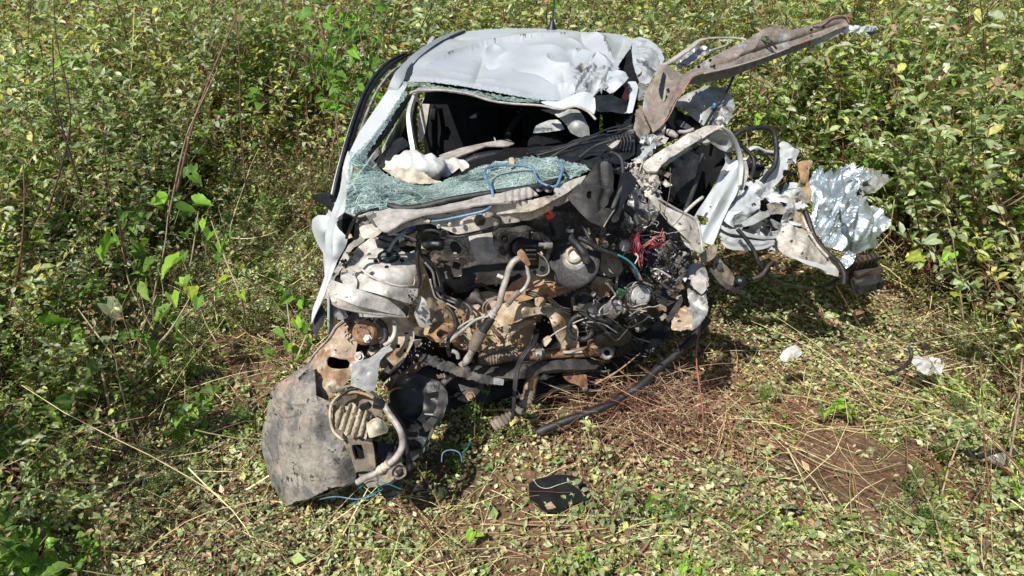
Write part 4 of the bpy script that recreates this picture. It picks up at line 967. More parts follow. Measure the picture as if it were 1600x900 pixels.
panel("cream_beam", CREAM, [(778, 478, 2.64), (800, 470, 2.64), (832, 474, 2.66), (858, 474, 2.66), (876, 484, 2.66), (882, 500, 2.66), (886, 522, 2.64), (876, 536, 2.62), (866, 520, 2.62), (858, 496, 2.62), (846, 490, 2.6), (820, 496, 2.58), (796, 506, 2.56), (776, 512, 2.56), (766, 498, 2.58)],
      extra=[(820, 482, 2.54), (870, 505, 2.58)], step=3.5, wob=.006, wf=5, crum=.003, th=.01)
T("folded_flange", MUD, [(800, 464, 2.6), (830, 452, 2.62), (850, 447, 2.63), (872, 449, 2.63), (898, 440, 2.66)], 3, flat=.6, taper=[.7, 1, .8, 1.1, .6])
panel("round_panel_end", CREAM, [(836, 466, 2.6), (846, 464, 2.6), (853, 468, 2.6), (852, 477, 2.58), (842, 480, 2.57), (836, 476, 2.58)], extra=[(844, 471, 2.565)], step=3)
for i, off in enumerate((0, 4, 8)): T("brake_pipe", DUSTBLK, [(821, 455 + off * .6, 2.6), (840, 458 + off, 2.6), (862, 468 + off, 2.6), (876, 479 + off * .8, 2.6), (892, 483 + off, 2.6)], 1.3, n=6)
for i, off in enumerate((0, 5)): T("clutch_pipe", BOOT, [(755 + off, 490, 2.62), (755 + off, 478, 2.62), (764 + off, 468, 2.63), (780, 463 + off * .5, 2.64)], 1.4, n=6)
lathe("drain_plug", DUSTBLK, (741, 464, 2.7), [(.004, .07), (.010, .07), (.012, .04), (.018, .03), (.026, .02), (.03, 0)], axis=(.7, -.8, -.1), n=14)
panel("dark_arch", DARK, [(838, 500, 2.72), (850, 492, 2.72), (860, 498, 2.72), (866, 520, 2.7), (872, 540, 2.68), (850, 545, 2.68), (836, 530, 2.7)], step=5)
panel("dry_leaf_wad", CREAM, [(846, 532, 2.62), (856, 524, 2.62), (862, 530, 2.61), (852, 542, 2.6)], step=3, crum=.006, label="torn tan tab under the cream beam")

# ---- strut tower
TWC = W(607, 404, 2.62); ax = (.06, -.16, 1)
lathe("strut_tower", TOWER, TWC, [(.135, -.26), (.132, -.17), (.126, -.10), (.122, -.055), (.113, -.022), (.094, -.004), (.075, .002), (.05, .002), (.045, .006), (.01, .006)], axis=ax, n=40, world_c=True, dent=.004, sq=.035)
tw = Vector(TWC) + Vector(ax).normalized() * .006
lathe("strut_seat", BLACK, tuple(tw), [(.043, 0), (.043, .006), (.034, .006), (.03, .001), (.01, .001)], axis=ax, n=26, world_c=True)
lathe("strut_disc", STEEL, tuple(tw), [(.030, .002), (.029, .007), (.02, .009), (.004, .009)], axis=ax, n=22, world_c=True)
lathe("strut_nut", BLACK, tuple(tw), [(.011, .008), (.011, .022), (.005, .022), (.005, .042), (.001, .042)], axis=ax, n=6, world_c=True)
for dx, dy in ((-20, 3), (21, 2), (-3, 13)): lathe("tower_hole", DARK, (607 + dx, 404 + dy, 2.60 - dy * .003), [(.001, .002), (.008, .002), (.009, -.004)], axis=ax, n=12)  # dark discs on the tower, shade of the holes as colour
T("tower_seam", TOWER, [(562, 418, 2.5), (580, 432, 2.47), (600, 440, 2.46), (625, 447, 2.47), (648, 446, 2.52)], 1.8)
panel("tower_skirt", TOWER, [(556, 424, 2.52), (570, 430, 2.48), (600, 446, 2.45), (632, 450, 2.47), (654, 446, 2.54), (652, 462, 2.5), (640, 474, 2.46), (612, 466, 2.42), (586, 458, 2.42), (562, 452, 2.44), (553, 440, 2.48)],
      step=4, wob=.006, wf=6, th=.004, extra=[(605, 455, 2.40)])
panel("inner_wing", DIRTYW, [(548, 396, 2.66), (566, 380, 2.7), (590, 366, 2.74), (620, 370, 2.78), (642, 384, 2.76), (650, 400, 2.7), (610, 412, 2.66), (576, 412, 2.62), (560, 440, 2.52), (548, 446, 2.5), (534, 440, 2.5), (533, 424, 2.54)], step=4, wob=.012, wf=5, crum=.008, freq=8, th=.005)
lathe("tower_cavity", DARK, (637, 382, 2.64), [(.001, .004), (.03, .004), (.036, -.004)], axis=(0, -.5, 1), n=16)  # dark disc, shade of the cavity put in as colour
panel("wing_rail", TOWER, [(533, 426, 2.5), (552, 428, 2.5), (558, 440, 2.46), (556, 452, 2.43), (548, 448, 2.42), (536, 444, 2.44)], step=4, wob=.004, th=.006)
panelstrip("torn_wing_flange", DIRTYW, [(563, 352, 2.5), (566, 372, 2.5), (548, 386, 2.5), (540, 402, 2.5), (530, 418, 2.48), (518, 440, 2.46), (508, 466, 2.42)], [4, 9, 9, 11, 7, 5, 3], torn=.6, crum=.005, freq=12, th=.004)
for px_, py_, rr in ((537, 409, 5.5), (546, 396, 4)): 
    shards("torn_foam", BLACK, [(px_ - 3, py_, 2.46), (px_ + 3, py_ + 2, 2.46)], 14, 1.5, rr, 1.6, kind='stuff')
# white plate across the front
panel("radiator_support_end", DIRTYW, [(517, 437, 2.32), (526, 440, 2.32), (560, 452, 2.31), (590, 462, 2.32), (608, 469, 2.33), (622, 480, 2.35), (632, 490, 2.36), (634, 496, 2.36), (614, 495, 2.33), (585, 492, 2.31), (555, 487, 2.29), (530, 481, 2.28), (519, 474, 2.29), (514, 458, 2.3)],
      extra=[(560, 470, 2.27)], nfunc=crease_field([([(520, 462), (560, 476), (600, 486), (630, 494)], .008, 5, 1)], 1.), lines=[[(520, 462), (560, 476), (600, 486), (630, 494)]], step=3, wob=.002, th=.008)
T("support_lip", TRIM, [(519, 473, 2.28), (530, 480, 2.27), (560, 487, 2.28), (590, 491, 2.30), (614, 494, 2.32), (636, 497, 2.36)], 2.0)
panel("wing_support_rear", BLACK, [(520, 470, 2.36), (545, 470, 2.4), (556, 478, 2.38), (548, 492, 2.34), (535, 500, 2.32), (522, 496, 2.33)], step=4, crum=.01, freq=10)
# ---- left front corner
panel("inner_arch_plate", CREAM, [(585, 497, 2.42), (612, 496, 2.42), (636, 499, 2.42), (645, 512, 2.42), (644, 530, 2.4), (638, 548, 2.37), (628, 562, 2.35), (616, 572, 2.33), (604, 560, 2.34), (594, 545, 2.36), (580, 556, 2.34), (576, 548, 2.36), (582, 525, 2.4)],
      holes=[[(619, 538), (625, 538), (625, 544), (619, 544)], [(631, 545), (636, 546), (634, 551), (630, 550)]], step=3.4, wob=.006, wf=8, crum=.004, th=.004)
T("arch_plate_edge", TRIM, [(636, 500, 2.41), (645, 512, 2.40), (646, 530, 2.38), (638, 548, 2.35), (630, 562, 2.33), (622, 572, 2.31)], 1.6)
T("filler_pipe", DIRTYW, [(616, 500, 2.36), (617, 518, 2.34), (611, 532, 2.32), (600, 540, 2.3)], 3.6)
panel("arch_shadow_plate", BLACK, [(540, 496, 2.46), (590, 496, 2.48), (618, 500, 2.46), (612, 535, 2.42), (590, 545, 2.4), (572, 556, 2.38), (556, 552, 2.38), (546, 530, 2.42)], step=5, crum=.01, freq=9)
lathe("engine_mount", RUST, (570, 520, 2.34), [(.01, .03), (.016, .03), (.018, .02), (.034, .018), (.046, .006), (.046, -.04), (.03, -.05)], axis=(.2, -.9, .5), n=20)
lathe("mount_bolt", STEEL, (574, 529, 2.28), [(.004, .012), (.010, .012), (.011, 0), (.016, 0), (.016, -.006)], axis=(0, -.8, .6), n=6)
T("arch_hose", RUBBER, [(590, 500, 2.36), (600, 510, 2.36), (602, 528, 2.34), (592, 540, 2.32), (580, 544, 2.3)], 5)
shards("connector_bundle", BLACK, [(545, 505, 2.36), (552, 520, 2.34), (540, 530, 2.34)], 30, 1.5, 4, 3, kind='stuff')
panel("bumper_bracket", RUSTWH, [(480, 567, 2.36), (496, 548, 2.38), (513, 530, 2.38), (524, 512, 2.4), (537, 501, 2.41), (546, 514, 2.38), (558, 536, 2.35), (556, 549, 2.33), (570, 556, 2.3), (577, 562, 2.28), (560, 568, 2.27), (550, 584, 2.25), (542, 598, 2.24), (526, 614, 2.22), (511, 625, 2.2), (500, 620, 2.22), (493, 616, 2.23), (492, 596, 2.26), (490, 582, 2.3)],
      holes=[[(509, 563), (514, 557), (528, 558), (543, 560), (547, 566), (544, 575), (532, 577), (518, 575), (511, 570)], [(523, 546), (526, 546), (526, 549), (523, 549)]],
      extra=[(527, 567, 2.26), (520, 600, 2.22)], step=3.2, wob=.005, wf=7, crum=.003, freq=9, th=.005)
T("bracket_edge", TRIM, [(480, 567, 2.35), (496, 547, 2.37), (513, 529, 2.37), (524, 511, 2.39), (537, 500, 2.4)], 1.4)
lathe("bracket_bolt", STEEL, (561, 557, 2.26), [(.003, .010), (.010, .010), (.012, .0), (.018, 0), (.019, -.005)], axis=(0, -.8, .6), n=8)
for px_, py_ in ((529, 588), (541, 547), (502, 576), (508, 604)): lathe("rivet", CREAM, (px_, py_, 2.255 if px_ > 510 else 2.28), [(.001, .006), (.005, .004), (.007, 0)], axis=(0, -.8, .6), n=8)
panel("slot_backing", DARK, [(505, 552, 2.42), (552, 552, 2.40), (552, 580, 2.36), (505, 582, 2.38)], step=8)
panel("bent_bracket", GREYP, [(550, 572, 2.2), (562, 564, 2.22), (576, 560, 2.24), (588, 552, 2.26), (598, 544, 2.28), (608, 541, 2.28), (614, 547, 2.26), (604, 552, 2.24), (594, 564, 2.21), (591, 580, 2.18), (588, 600, 2.15), (583, 619, 2.13), (572, 612, 2.13), (560, 606, 2.14), (549, 602, 2.15)],
      extra=[(580, 580, 2.155)], step=3.5, wob=.005, wf=7, th=.003)
# big mudguard at lower left
def fen(q):
    x, y = q[:, 0], q[:, 1]
    t = (x - 407 - (y - 600) * .05) / 150
    return -.07 * np.sin(np.clip(t, 0, 1) * 3.14) - .010 * np.abs(np.sin(t * 9.5 + (y - 600) * .003)) - .010 * np.clip(640 - y, 0, 60) / 60 * np.sin(x / 6. + y / 4.) + .05 * np.clip(.25 - t, 0, 1)
GUARD = [([(446, 600), (430, 660), (432, 720), (450, 782)], -.010, 4, 0), ([(470, 604), (458, 680), (462, 730), (480, 774)], -.010, 4, 0), ([(490, 640), (484, 700), (496, 740), (512, 760)], -.008, 4, 0),
         ([(430, 618), (462, 632), (500, 622)], .005, 6, 1), ([(424, 650), (450, 655), (478, 640)], -.008, 6, 0), ([(505, 690), (530, 720), (548, 745)], .006, 6, 0)]
panel("mudguard", FENDER, [(482, 569, 2.36), (460, 583, 2.35), (437, 598, 2.34), (426, 612, 2.33), (420, 634, 2.31), (414, 655, 2.3), (407, 676, 2.29), (408, 700, 2.27), (412, 722, 2.25), (421, 744, 2.22), (429, 763, 2.2), (438, 779, 2.18), (448, 790, 2.17), (462, 784, 2.15), (480, 780, 2.13), (500, 772, 2.12),
      (516, 763, 2.12), (536, 760, 2.12), (555, 753, 2.12), (556, 735, 2.13), (550, 715, 2.14), (543, 696, 2.15), (535, 685, 2.17), (521, 674, 2.18), (515, 650, 2.19), (516, 630, 2.2), (508, 624, 2.21), (494, 618, 2.23), (493, 596, 2.27), (490, 578, 2.32)],
      step=3.2, func=fen, wob=.004, wf=6, crum=.004, freq=5, th=.004, torn=.5, nfunc=crease_field(GUARD, 1.), lines=[c[0] for c in GUARD])
for px_, py_ in ((450, 678), (457, 692), (425, 620), (470, 700)): lathe("mudguard_clip", BLACK, (px_, py_, 2.195 if px_ > 440 else 2.29), [(.001, .012), (.008, .01), (.009, 0)], axis=(-.2, -.8, .5), n=8)
panel("torn_liner", BLACK, [(466, 590, 2.25), (476, 578, 2.27), (490, 582, 2.25), (494, 594, 2.22), (480, 600, 2.21), (470, 598, 2.22)], step=3, crum=.02, freq=13)
# headlight remains
T("headlight_rim", CREAM, [(537, 688, 2.06), (522, 675, 2.08), (516, 654, 2.1), (518, 632, 2.13), (530, 619, 2.15), (550, 613, 2.15), (568, 615, 2.14), (584, 622, 2.12)], 2.4)
T("headlight_gasket", RUBBER, [(525, 626, 2.12), (545, 609, 2.15), (570, 608, 2.15), (590, 619, 2.12), (604, 632, 2.1)], 2.2)
panel("headlight_backing", BOOT, [(520, 634, 2.16), (532, 621, 2.18), (552, 615, 2.18), (575, 618, 2.17), (592, 628, 2.16), (598, 650, 2.14), (590, 675, 2.12), (560, 690, 2.11), (536, 686, 2.11), (521, 668, 2.13)], step=4, wob=.01, wf=8, crum=.006, freq=9, extra=[(555, 650, 2.19)])
panel("ribbed_reflector", PALEPL, [(523, 655, 2.08), (524, 645, 2.08), (534, 634, 2.09), (543, 635, 2.09), (551, 629, 2.1), (560, 637, 2.09), (570, 638, 2.09), (581, 645, 2.09), (577, 655, 2.08), (569, 652, 2.07), (573, 668, 2.05), (570, 686, 2.03), (562, 681, 2.03), (556, 684, 2.03), (548, 679, 2.04), (540, 681, 2.04), (534, 672, 2.05), (526, 670, 2.06)],
      holes=[[(533, 640), (539, 639), (543, 643), (538, 646), (533, 644)], [(549, 645), (556, 644), (560, 648), (554, 650), (549, 649)]],
      step=2.4, th=.004, func=lambda q: .012 * np.sin((q[:, 0] + .3 * q[:, 1]) / 1.7) , torn=.3)
panel("light_bowl", PALEPL, [(572, 664, 2.06), (580, 656, 2.07), (590, 652, 2.07), (600, 658, 2.06), (607, 668, 2.05), (605, 676, 2.04), (590, 681, 2.03), (577, 684, 2.03)], extra=[(590, 668, 2.00)], step=2.8, th=.004)
T("adjuster_screw", TEALW, [(596, 655, 2.0), (599, 672, 1.99)], 1.2)
block("light_plug", BLACK, (571, 635, 2.05), (.022, .02, .045), (20, 55, 0), .006)
block("light_plug", BLACK, (591, 631, 2.05), (.035, .03, .03), (20, 15, 0), .006)
panel("lamp_bracket", BOOT, [(541, 688, 2.08), (552, 686, 2.07), (566, 689, 2.06), (580, 685, 2.07), (584, 700, 2.06), (587, 730, 2.04), (582, 737, 2.04), (568, 736, 2.04), (556, 738, 2.04), (550, 720, 2.06)],
      holes=[[(549, 696), (565, 695), (570, 718), (555, 719)]], step=3, smooth=False, wob=.002, th=.012)
panel("bracket_void", DARK, [(545, 692, 2.16), (590, 690, 2.15), (590, 740, 2.12), (553, 742, 2.12)], step=8)  # near-black sheet giving the bracket opening its shade by colour
T("washer_hose", HOSEW, [(600, 632, 2.06), (605, 642, 2.04), (615, 656, 2.02), (625, 672, 2.0), (629, 688, 1.99), (627, 702, 1.98), (617, 717, 1.97), (602, 729, 1.96), (588, 739, 1.95), (572, 746, 1.95), (558, 754, 1.95)], 5.2, k=8, n=10)
T("hose_collar", PALEPL, [(607, 725, 1.955), (599, 731, 1.955), (592, 736, 1.955)], 7, ribs=3, amp=.1)
T("lamp_wire", RUBBER, [(590, 625, 2.08), (606, 636, 2.06), (618, 650, 2.06), (628, 664, 2.05), (634, 690, 2.04), (638, 715, 2.02), (641, 735, 2.0)], 3.4)
T("lamp_lead", RUBBER, [(609, 630, 2.12), (608, 616, 2.14), (616, 608, 2.16), (629, 606, 2.18)], 1.6)
T("lamp_lead", BOOT, [(514, 604, 2.2), (520, 612, 2.17), (535, 606, 2.16), (550, 602, 2.16)], 2.2)
# black wheel-well liner between
panel("wheel_well_liner", BLACK, [(622, 592, 2.36), (642, 583, 2.4), (663, 588, 2.42), (692, 598, 2.42), (700, 614, 2.4), (699, 630, 2.37), (692, 648, 2.33), (680, 664, 2.28), (672, 690, 2.2), (662, 708, 2.16), (645, 718, 2.13), (634, 712, 2.12), (626, 690, 2.16), (615, 650, 2.24), (606, 620, 2.3)],
      extra=[(655, 640, 2.36), (640, 680, 2.24)], step=6, crum=.03, freq=4.5, wob=.01, wf=6, th=.004)
panel("liner_web", DUSTBLK, [(688, 600, 2.34), (698, 612, 2.32), (700, 630, 2.3), (688, 648, 2.26), (676, 668, 2.2), (664, 676, 2.18), (660, 664, 2.2), (676, 648, 2.25), (684, 630, 2.3)], step=4, crum=.008, freq=9, extra=[(688, 640, 2.24)])
T("liner_flange", DUSTBLK, [(677, 668, 2.17), (668, 690, 2.13), (660, 706, 2.1), (644, 719, 2.09)], 3, flat=.5)
T("trim_lead", TRIM, [(664, 647, 2.24), (677, 648, 2.22)], 1.3)
panel("lower_shield", BLACK, [(592, 690, 2.14), (612, 694, 2.16), (626, 700, 2.14), (630, 730, 2.06), (628, 768, 2.02), (606, 785, 2.02), (596, 770, 2.03), (586, 740, 2.06)], step=5, crum=.015, freq=7)
panel("corner_scrap", BOOT, [(560, 742, 2.05), (600, 738, 2.06), (628, 722, 2.06), (634, 740, 2.04), (612, 756, 2.02), (575, 762, 2.03)], step=4, crum=.012, freq=9)
T("round_clip", BOOT, [(614, 737, 1.99), (622, 728, 2.0), (632, 732, 1.99), (633, 742, 1.98), (622, 748, 1.97), (614, 742, 1.98), (615, 735, 1.99)], 1.8)
for i, (mt, pp) in enumerate(((TEALW, [(561, 763, 1.97), (580, 752, 1.96), (605, 756, 1.95), (628, 765, 1.95)]), (TEALW, [(548, 788, 2.0), (570, 776, 1.99), (590, 768, 1.98), (598, 764, 1.97), (588, 756, 1.96)]),
        (BLUE, [(500, 780, 2.03), (525, 776, 2.0), (560, 780, 1.98), (588, 772, 1.97)]), (BLUE, [(690, 722, 2.1), (692, 708, 2.12), (704, 703, 2.13), (718, 708, 2.12), (722, 722, 2.1)]), (TEALW, [(735, 690, 2.2), (730, 700, 2.2), (722, 708, 2.18)]))):
    T("loose_wire", mt, pp, 1.0, n=5)
# ---- running gear across the front
T("steering_rack", RUST, [(752, 562, 2.62), (790, 558, 2.64), (830, 556, 2.66), (870, 553, 2.68), (905, 551, 2.69), (935, 547, 2.7), (958, 546, 2.71)], 8, taper=[.9, .9, .95, 1, 1, 1.3, 1.2])
T("rack_boot", BOOT, [(748, 558, 2.6), (762, 558, 2.6), (780, 556, 2.61), (800, 556, 2.63)], 13, ribs=13, amp=.10, taper=[.85, 1.05, .95, .6], n=16)
lathe("rack_clamp", STEEL, (842, 555, 2.655), [(.028, -.015), (.029, -.01), (.029, .01), (.028, .015)], axis=(1, .15, .1), n=18)
T("rack_label", TRIM, [(880, 550.5, 2.66), (915, 549, 2.67)], 3.4, flat=.7)
lathe("pinion_port", STEEL, (948, 551, 2.63), [(.005, -.03), (.010, -.03), (.012, .012), (.022, .014), (.028, .01), (.031, 0), (.031, -.05)], axis=(0, -.9, .35), n=24)
lathe("port_eye", DARK, (948, 551, 2.618), [(.001, .002), (.012, .002), (.012, -.002)], axis=(0, -.9, .35), n=16)
block("rack_housing", RUST, (937, 541, 2.69), (.10, .07, .05), (10, 0, 8), .012, dent=.003)
T("pinion_boot", RUBBER, [(960, 548, 2.72), (975, 540, 2.73), (988, 532, 2.74)], 12, ribs=5, amp=.12)
panel("subframe", DUSTBLK, [(700, 575, 2.56), (735, 570, 2.58), (765, 566, 2.6), (800, 564, 2.62), (860, 564, 2.64), (900, 561, 2.66), (936, 563, 2.68), (932, 576, 2.64), (900, 578, 2.62), (870, 577, 2.6), (850, 580, 2.58), (830, 590, 2.56), (800, 592, 2.54), (770, 590, 2.53), (735, 586, 2.53)],
      step=4, wob=.006, wf=5, crum=.004, th=.03, extra=[(820, 575, 2.54)])
panel("torn_bumper_strap", DUSTBLK, [(640, 548, 2.44), (664, 552, 2.44), (690, 560, 2.42), (713, 571, 2.4), (732, 579, 2.39), (760, 586, 2.38), (787, 594, 2.37), (784, 601, 2.36), (765, 601, 2.36), (748, 597, 2.36), (725, 590, 2.36), (705, 584, 2.37), (685, 576, 2.39), (662, 568, 2.41), (645, 560, 2.42)],
      step=2.6, wob=.002, wf=7, crum=.010, freq=13, th=.004, torn=1.0, extra=[(712, 578, 2.37)])
panel("strap_tab", GREYP, [(772, 590, 2.35), (787, 593, 2.35), (786, 602, 2.34), (771, 600, 2.34)], step=3)
lathe("lower_joint", DUSTBLK, (737, 598, 2.5), [(.01, .02), (.05, .02), (.055, 0), (.03, -.02)], axis=(0, -.5, -.85), n=22)
panel("joint_flange", DUSTBLK, [(716, 600, 2.44), (736, 606, 2.42), (756, 600, 2.44), (748, 614, 2.42), (736, 624, 2.4), (722, 614, 2.42)], step=4, wob=.004, th=.008)
lathe("joint_bolt", RUST, (735, 619, 2.38), [(.003, .016), (.011, .016), (.013, .0), (.02, 0), (.02, -.006)], axis=(0, -.8, .5), n=6)
T("control_arm", DIRTYW, [(741, 546, 2.5), (731, 560, 2.48), (720, 573, 2.46)], 7, flat=.5, taper=[.7, 1, 1.1])
T("control_arm", DUSTBLK, [(718, 576, 2.46), (705, 588, 2.44), (692, 599, 2.42)], 6, flat=.7)
T("chassis_leg", RUST, [(662, 565, 2.5), (645, 578, 2.48), (625, 592, 2.46), (604, 606, 2.44)], 8, flat=.7)
T("chassis_leg", DUSTBLK, [(630, 560, 2.46), (612, 575, 2.44), (596, 592, 2.42)], 9, flat=.7)
T("anti_roll_bar", CREAM, [(792, 528, 2.6), (812, 508, 2.62), (835, 500, 2.64)], 6, taper=[.7, 1, 1])
T("exhaust_stub", RUST, [(834, 584, 2.6), (829, 600, 2.58), (827, 614, 2.56)], 10)
T("driveshaft_boot", BOOT, [(828, 612, 2.54), (824, 622, 2.52), (818, 636, 2.5)], 9.5, ribs=5, amp=.13, taper=[.9, 1.1, .9], n=14)
lathe("boot_clamp", STEEL, (814, 641, 2.49), [(.02, -.008), (.023, -.006), (.023, .006), (.02, .008)], axis=(.3, .1, 1), n=14)
T("driveshaft_boot", BOOT, [(800, 648, 2.46), (785, 658, 2.44), (770, 668, 2.42)], 9, ribs=6, amp=.14, taper=[.7, 1.1, 1.2], n=14)
for o_ in (0, 4, 7): T("hanging_cable", RUBBER, [(834 + o_, 520, 2.6), (828 + o_, 538, 2.54), (815 + o_ * .8, 556, 2.5), (806 + o_ * .7, 575, 2.48), (803 + o_ * .6, 600, 2.44), (801 + o_ * .3, 640, 2.4), (799 + o_ * .3, 655, 2.4)], 2.0, n=6)
panel("heat_shield_scrap", RUST, [(880, 588, 2.62), (900, 584, 2.64), (916, 586, 2.64), (920, 600, 2.6), (914, 612, 2.58), (905, 604, 2.58), (892, 598, 2.6)], step=3, crum=.012, freq=10)
block("scrap_tab", STEEL, (914, 608, 2.56), (.022, .01, .02), (10, 0, 10), .003)
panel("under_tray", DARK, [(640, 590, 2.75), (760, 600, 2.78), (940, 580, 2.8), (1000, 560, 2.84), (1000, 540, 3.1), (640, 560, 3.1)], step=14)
# ---- pipes, mount, brake booster
T("main_pipe", HOSEW, [(817, 402, 2.52), (806, 406, 2.5), (797, 417, 2.49), (791, 436, 2.48), (785, 455, 2.47), (780, 474, 2.46), (771, 489, 2.45), (764, 500, 2.44)], 5.2, k=8, n=12)
T("pipe_sleeve", RUBBER, [(767, 497, 2.435), (760, 508, 2.43), (754, 517, 2.425)], 8)
T("pipe_sleeve", BOOT, [(753, 517, 2.425), (746, 531, 2.42), (740, 544, 2.42)], 10)
T("pipe_end", HOSEW, [(740, 544, 2.42), (733, 557, 2.42), (724, 572, 2.42)], 7.5, taper=[.9, .7, .9, .4])
T("pipe_collar", TRIM, [(772, 488, 2.44), (766, 496, 2.44)], 7, ribs=2, amp=.1)
T("side_pipe", HOSEW, [(823, 413, 2.5), (825, 426, 2.49), (826, 437, 2.48), (819, 451, 2.47), (808, 460, 2.46), (798, 470, 2.45), (792, 478, 2.45)], 3.2, k=8)
T("side_pipe_sleeve", BOOT, [(812, 456, 2.455), (802, 464, 2.45), (794, 474, 2.44)], 5.2)
panel("pipe_flange", RUST, [(808, 394, 2.5), (814, 389, 2.5), (821, 396, 2.49), (827, 408, 2.49), (829, 413, 2.48), (824, 416, 2.48), (818, 410, 2.48), (810, 403, 2.49)], step=2.6, wob=.002, th=.014)
T("white_lead", TRIM, [(764, 494, 2.42), (745, 499, 2.43), (730, 510, 2.44), (718, 520, 2.44), (706, 530, 2.45), (695, 540, 2.45)], 2.6, taper=[.7, 1, 1, 1.3, 1.3])
T("heater_lead", TRIM, [(695, 532, 2.46), (708, 520, 2.46), (722, 508, 2.46), (740, 498, 2.46)], 1.6)
T("side_valve", DIRTYW, [(777, 430, 2.48), (786, 434, 2.48)], 3.4)
block("bellows_box", BLACK, (830, 394, 2.62), (.12, .05, .10), (15, 8, 0), .012, dent=.003)
for i in range(4): T("bellows_rib", DUSTBLK, [(820 + i * 1.4, 384 + i * 7, 2.56), (838, 384 + i * 7, 2.57)], 1.7)
panel("mount_bracket", DUSTBLK, [(843, 398, 2.56), (848, 400, 2.56), (855, 410, 2.55), (858, 420, 2.54), (855, 428, 2.53), (846, 430, 2.52), (838, 428, 2.52), (832, 424, 2.53), (842, 418, 2.54)],
      holes=[[(845, 416), (851, 416), (853, 422), (848, 425), (843, 422)]], step=2.4, th=.02)
T("mount_rim", STEEL, [(840, 395, 2.54), (850, 402, 2.53), (857, 415, 2.52), (857, 426, 2.51), (848, 431, 2.51), (838, 429, 2.51)], 1.2)
lathe("dark_port", BLACK, (812, 388, 2.62), [(.02, 0), (.03, 0), (.04, .01), (.045, 0), (.045, -.02)], axis=(-.2, -1, .4), n=22)
T("sensor_lead", CREAM, [(830, 363, 2.66), (840, 366, 2.66), (843, 378, 2.65), (838, 388, 2.64)], 1.2)
T("sensor_lead", CREAM, [(838, 380, 2.62), (843, 390, 2.6), (848, 398, 2.58)], 1.5)
baxis = (-.28, -.75, .62); bc = W(900, 404, 2.62)
lathe("brake_booster", BLACK, bc, [(.075, -.05), (.092, -.03), (.098, -.01), (.094, .002), (.080, .006), (.076, .0), (.068, .002)], axis=baxis, n=40, world_c=True)
lathe("booster_face", MOTOR, bc, [(.066, .0), (.060, .014), (.048, .026), (.032, .032), (.005, .032)], axis=baxis, n=36, world_c=True)
bc2 = Vector(bc) + Vector(baxis).normalized() * .032 + Vector((.0, 0, .008))
lathe("booster_cup", PALEPL, tuple(bc2), [(.036, -.01), (.034, .014), (.026, .021), (.022, .019), (.020, .0), (.004, .0)], axis=baxis, n=28, world_c=True)
lathe("booster_rim", RUBBER, (897, 410, 2.60), [(.088, -.012), (.100, -.006), (.102, .004), (.092, .010)], axis=baxis, n=36)
T("booster_hose", RUBBER, [(892, 350, 2.62), (891, 362, 2.6), (893, 374, 2.57), (903, 384, 2.54), (912, 396, 2.52), (917, 410, 2.52)], 5.5, k=8, taper=[.8, 1, 1, 1.2, 1.5, 1.2])
T("booster_hose_band", STEEL, [(891, 358, 2.597), (891, 363, 2.593)], 6.4)
lathe("booster_valve", STEEL, (861, 383, 2.58), [(.004, .05), (.008, .05), (.010, .03), (.016, .028), (.016, 0)], axis=(-.9, -.3, .2), n=12)
panel("pedal_plate", CREAM, [(917, 380, 2.62), (926, 384, 2.6), (932, 398, 2.6), (934, 412, 2.6), (930, 420, 2.6), (925, 400, 2.61)], step=3, th=.005)
panel("side_mount_plate", BOOT, [(932, 386, 2.7), (950, 392, 2.72), (966, 404, 2.72), (972, 420, 2.7), (968, 430, 2.68), (952, 434, 2.66), (940, 424, 2.66), (932, 408, 2.68)], step=4, wob=.008, wf=7, crum=.006, freq=9)
panel("brown_corner", MUD, [(930, 372, 2.74), (950, 378, 2.76), (962, 388, 2.76), (950, 392, 2.74), (934, 384, 2.73)], step=4, crum=.006)
panel("gold_corner", CREAM, [(932, 432, 2.68), (950, 434, 2.7), (958, 444, 2.7), (948, 462, 2.66), (930, 470, 2.64), (922, 456, 2.65), (924, 444, 2.66)], step=4, crum=.012, freq=8)
panel("muddy_inner_arch", MUD, [(905, 438, 2.7), (925, 434, 2.72), (935, 445, 2.7), (930, 462, 2.66), (940, 475, 2.64), (918, 472, 2.62), (905, 458, 2.65)], step=3.4, crum=.014, freq=9)
# pump, board, covers
lathe("pump_motor", MOTOR, (998, 462, 2.58), [(.004, .038), (.012, .038), (.013, .032), (.032, .031), (.040, .024), (.042, .004), (.046, .0), (.046, -.03), (.03, -.035)], axis=(.12, -.85, .5), n=28)
for a in (0.6, 2.6, 4.6): 
    c_ = Vector(W(998, 462, 2.58)) + Vector((math.cos(a) * .046, 0, math.sin(a) * .046)); lathe("motor_lug", MOTOR, tuple(c_), [(.004, .008), (.009, .008), (.010, -.01)], axis=(.12, -.85, .5), n=10, world_c=True)
block("control_board", GREENPCB, (967, 462, 2.6), (.035, .01, .075), (20, 20, 0), .003, dent=.001)
T("pump_wire", RUBBER, [(982, 500, 2.54), (978, 470, 2.54), (980, 448, 2.56), (994, 441, 2.57), (1010, 446, 2.57), (1022, 460, 2.56)], 1.5)
T("pump_wire", STEEL, [(986, 498, 2.54), (984, 470, 2.55), (988, 447, 2.56), (1000, 440, 2.57), (1020, 447, 2.57)], 1.2)
lathe("alternator_cover", BLACK, (933, 493, 2.58), [(.002, .03), (.02, .032), (.05, .024), (.066, .008), (.07, -.03)], axis=(.1, -.7, .7), n=26, dent=.004)
block("throttle_body", MOTOR, (957, 482, 2.56), (.05, .05, .07), (20, 25, 10), .012, dent=.004)
lathe("throttle_eye", STEEL, (963, 486, 2.51), [(.003, .0), (.006, 0), (.007, .008), (.014, .008), (.015, -.01)], axis=(.3, -.8, .3), n=12)
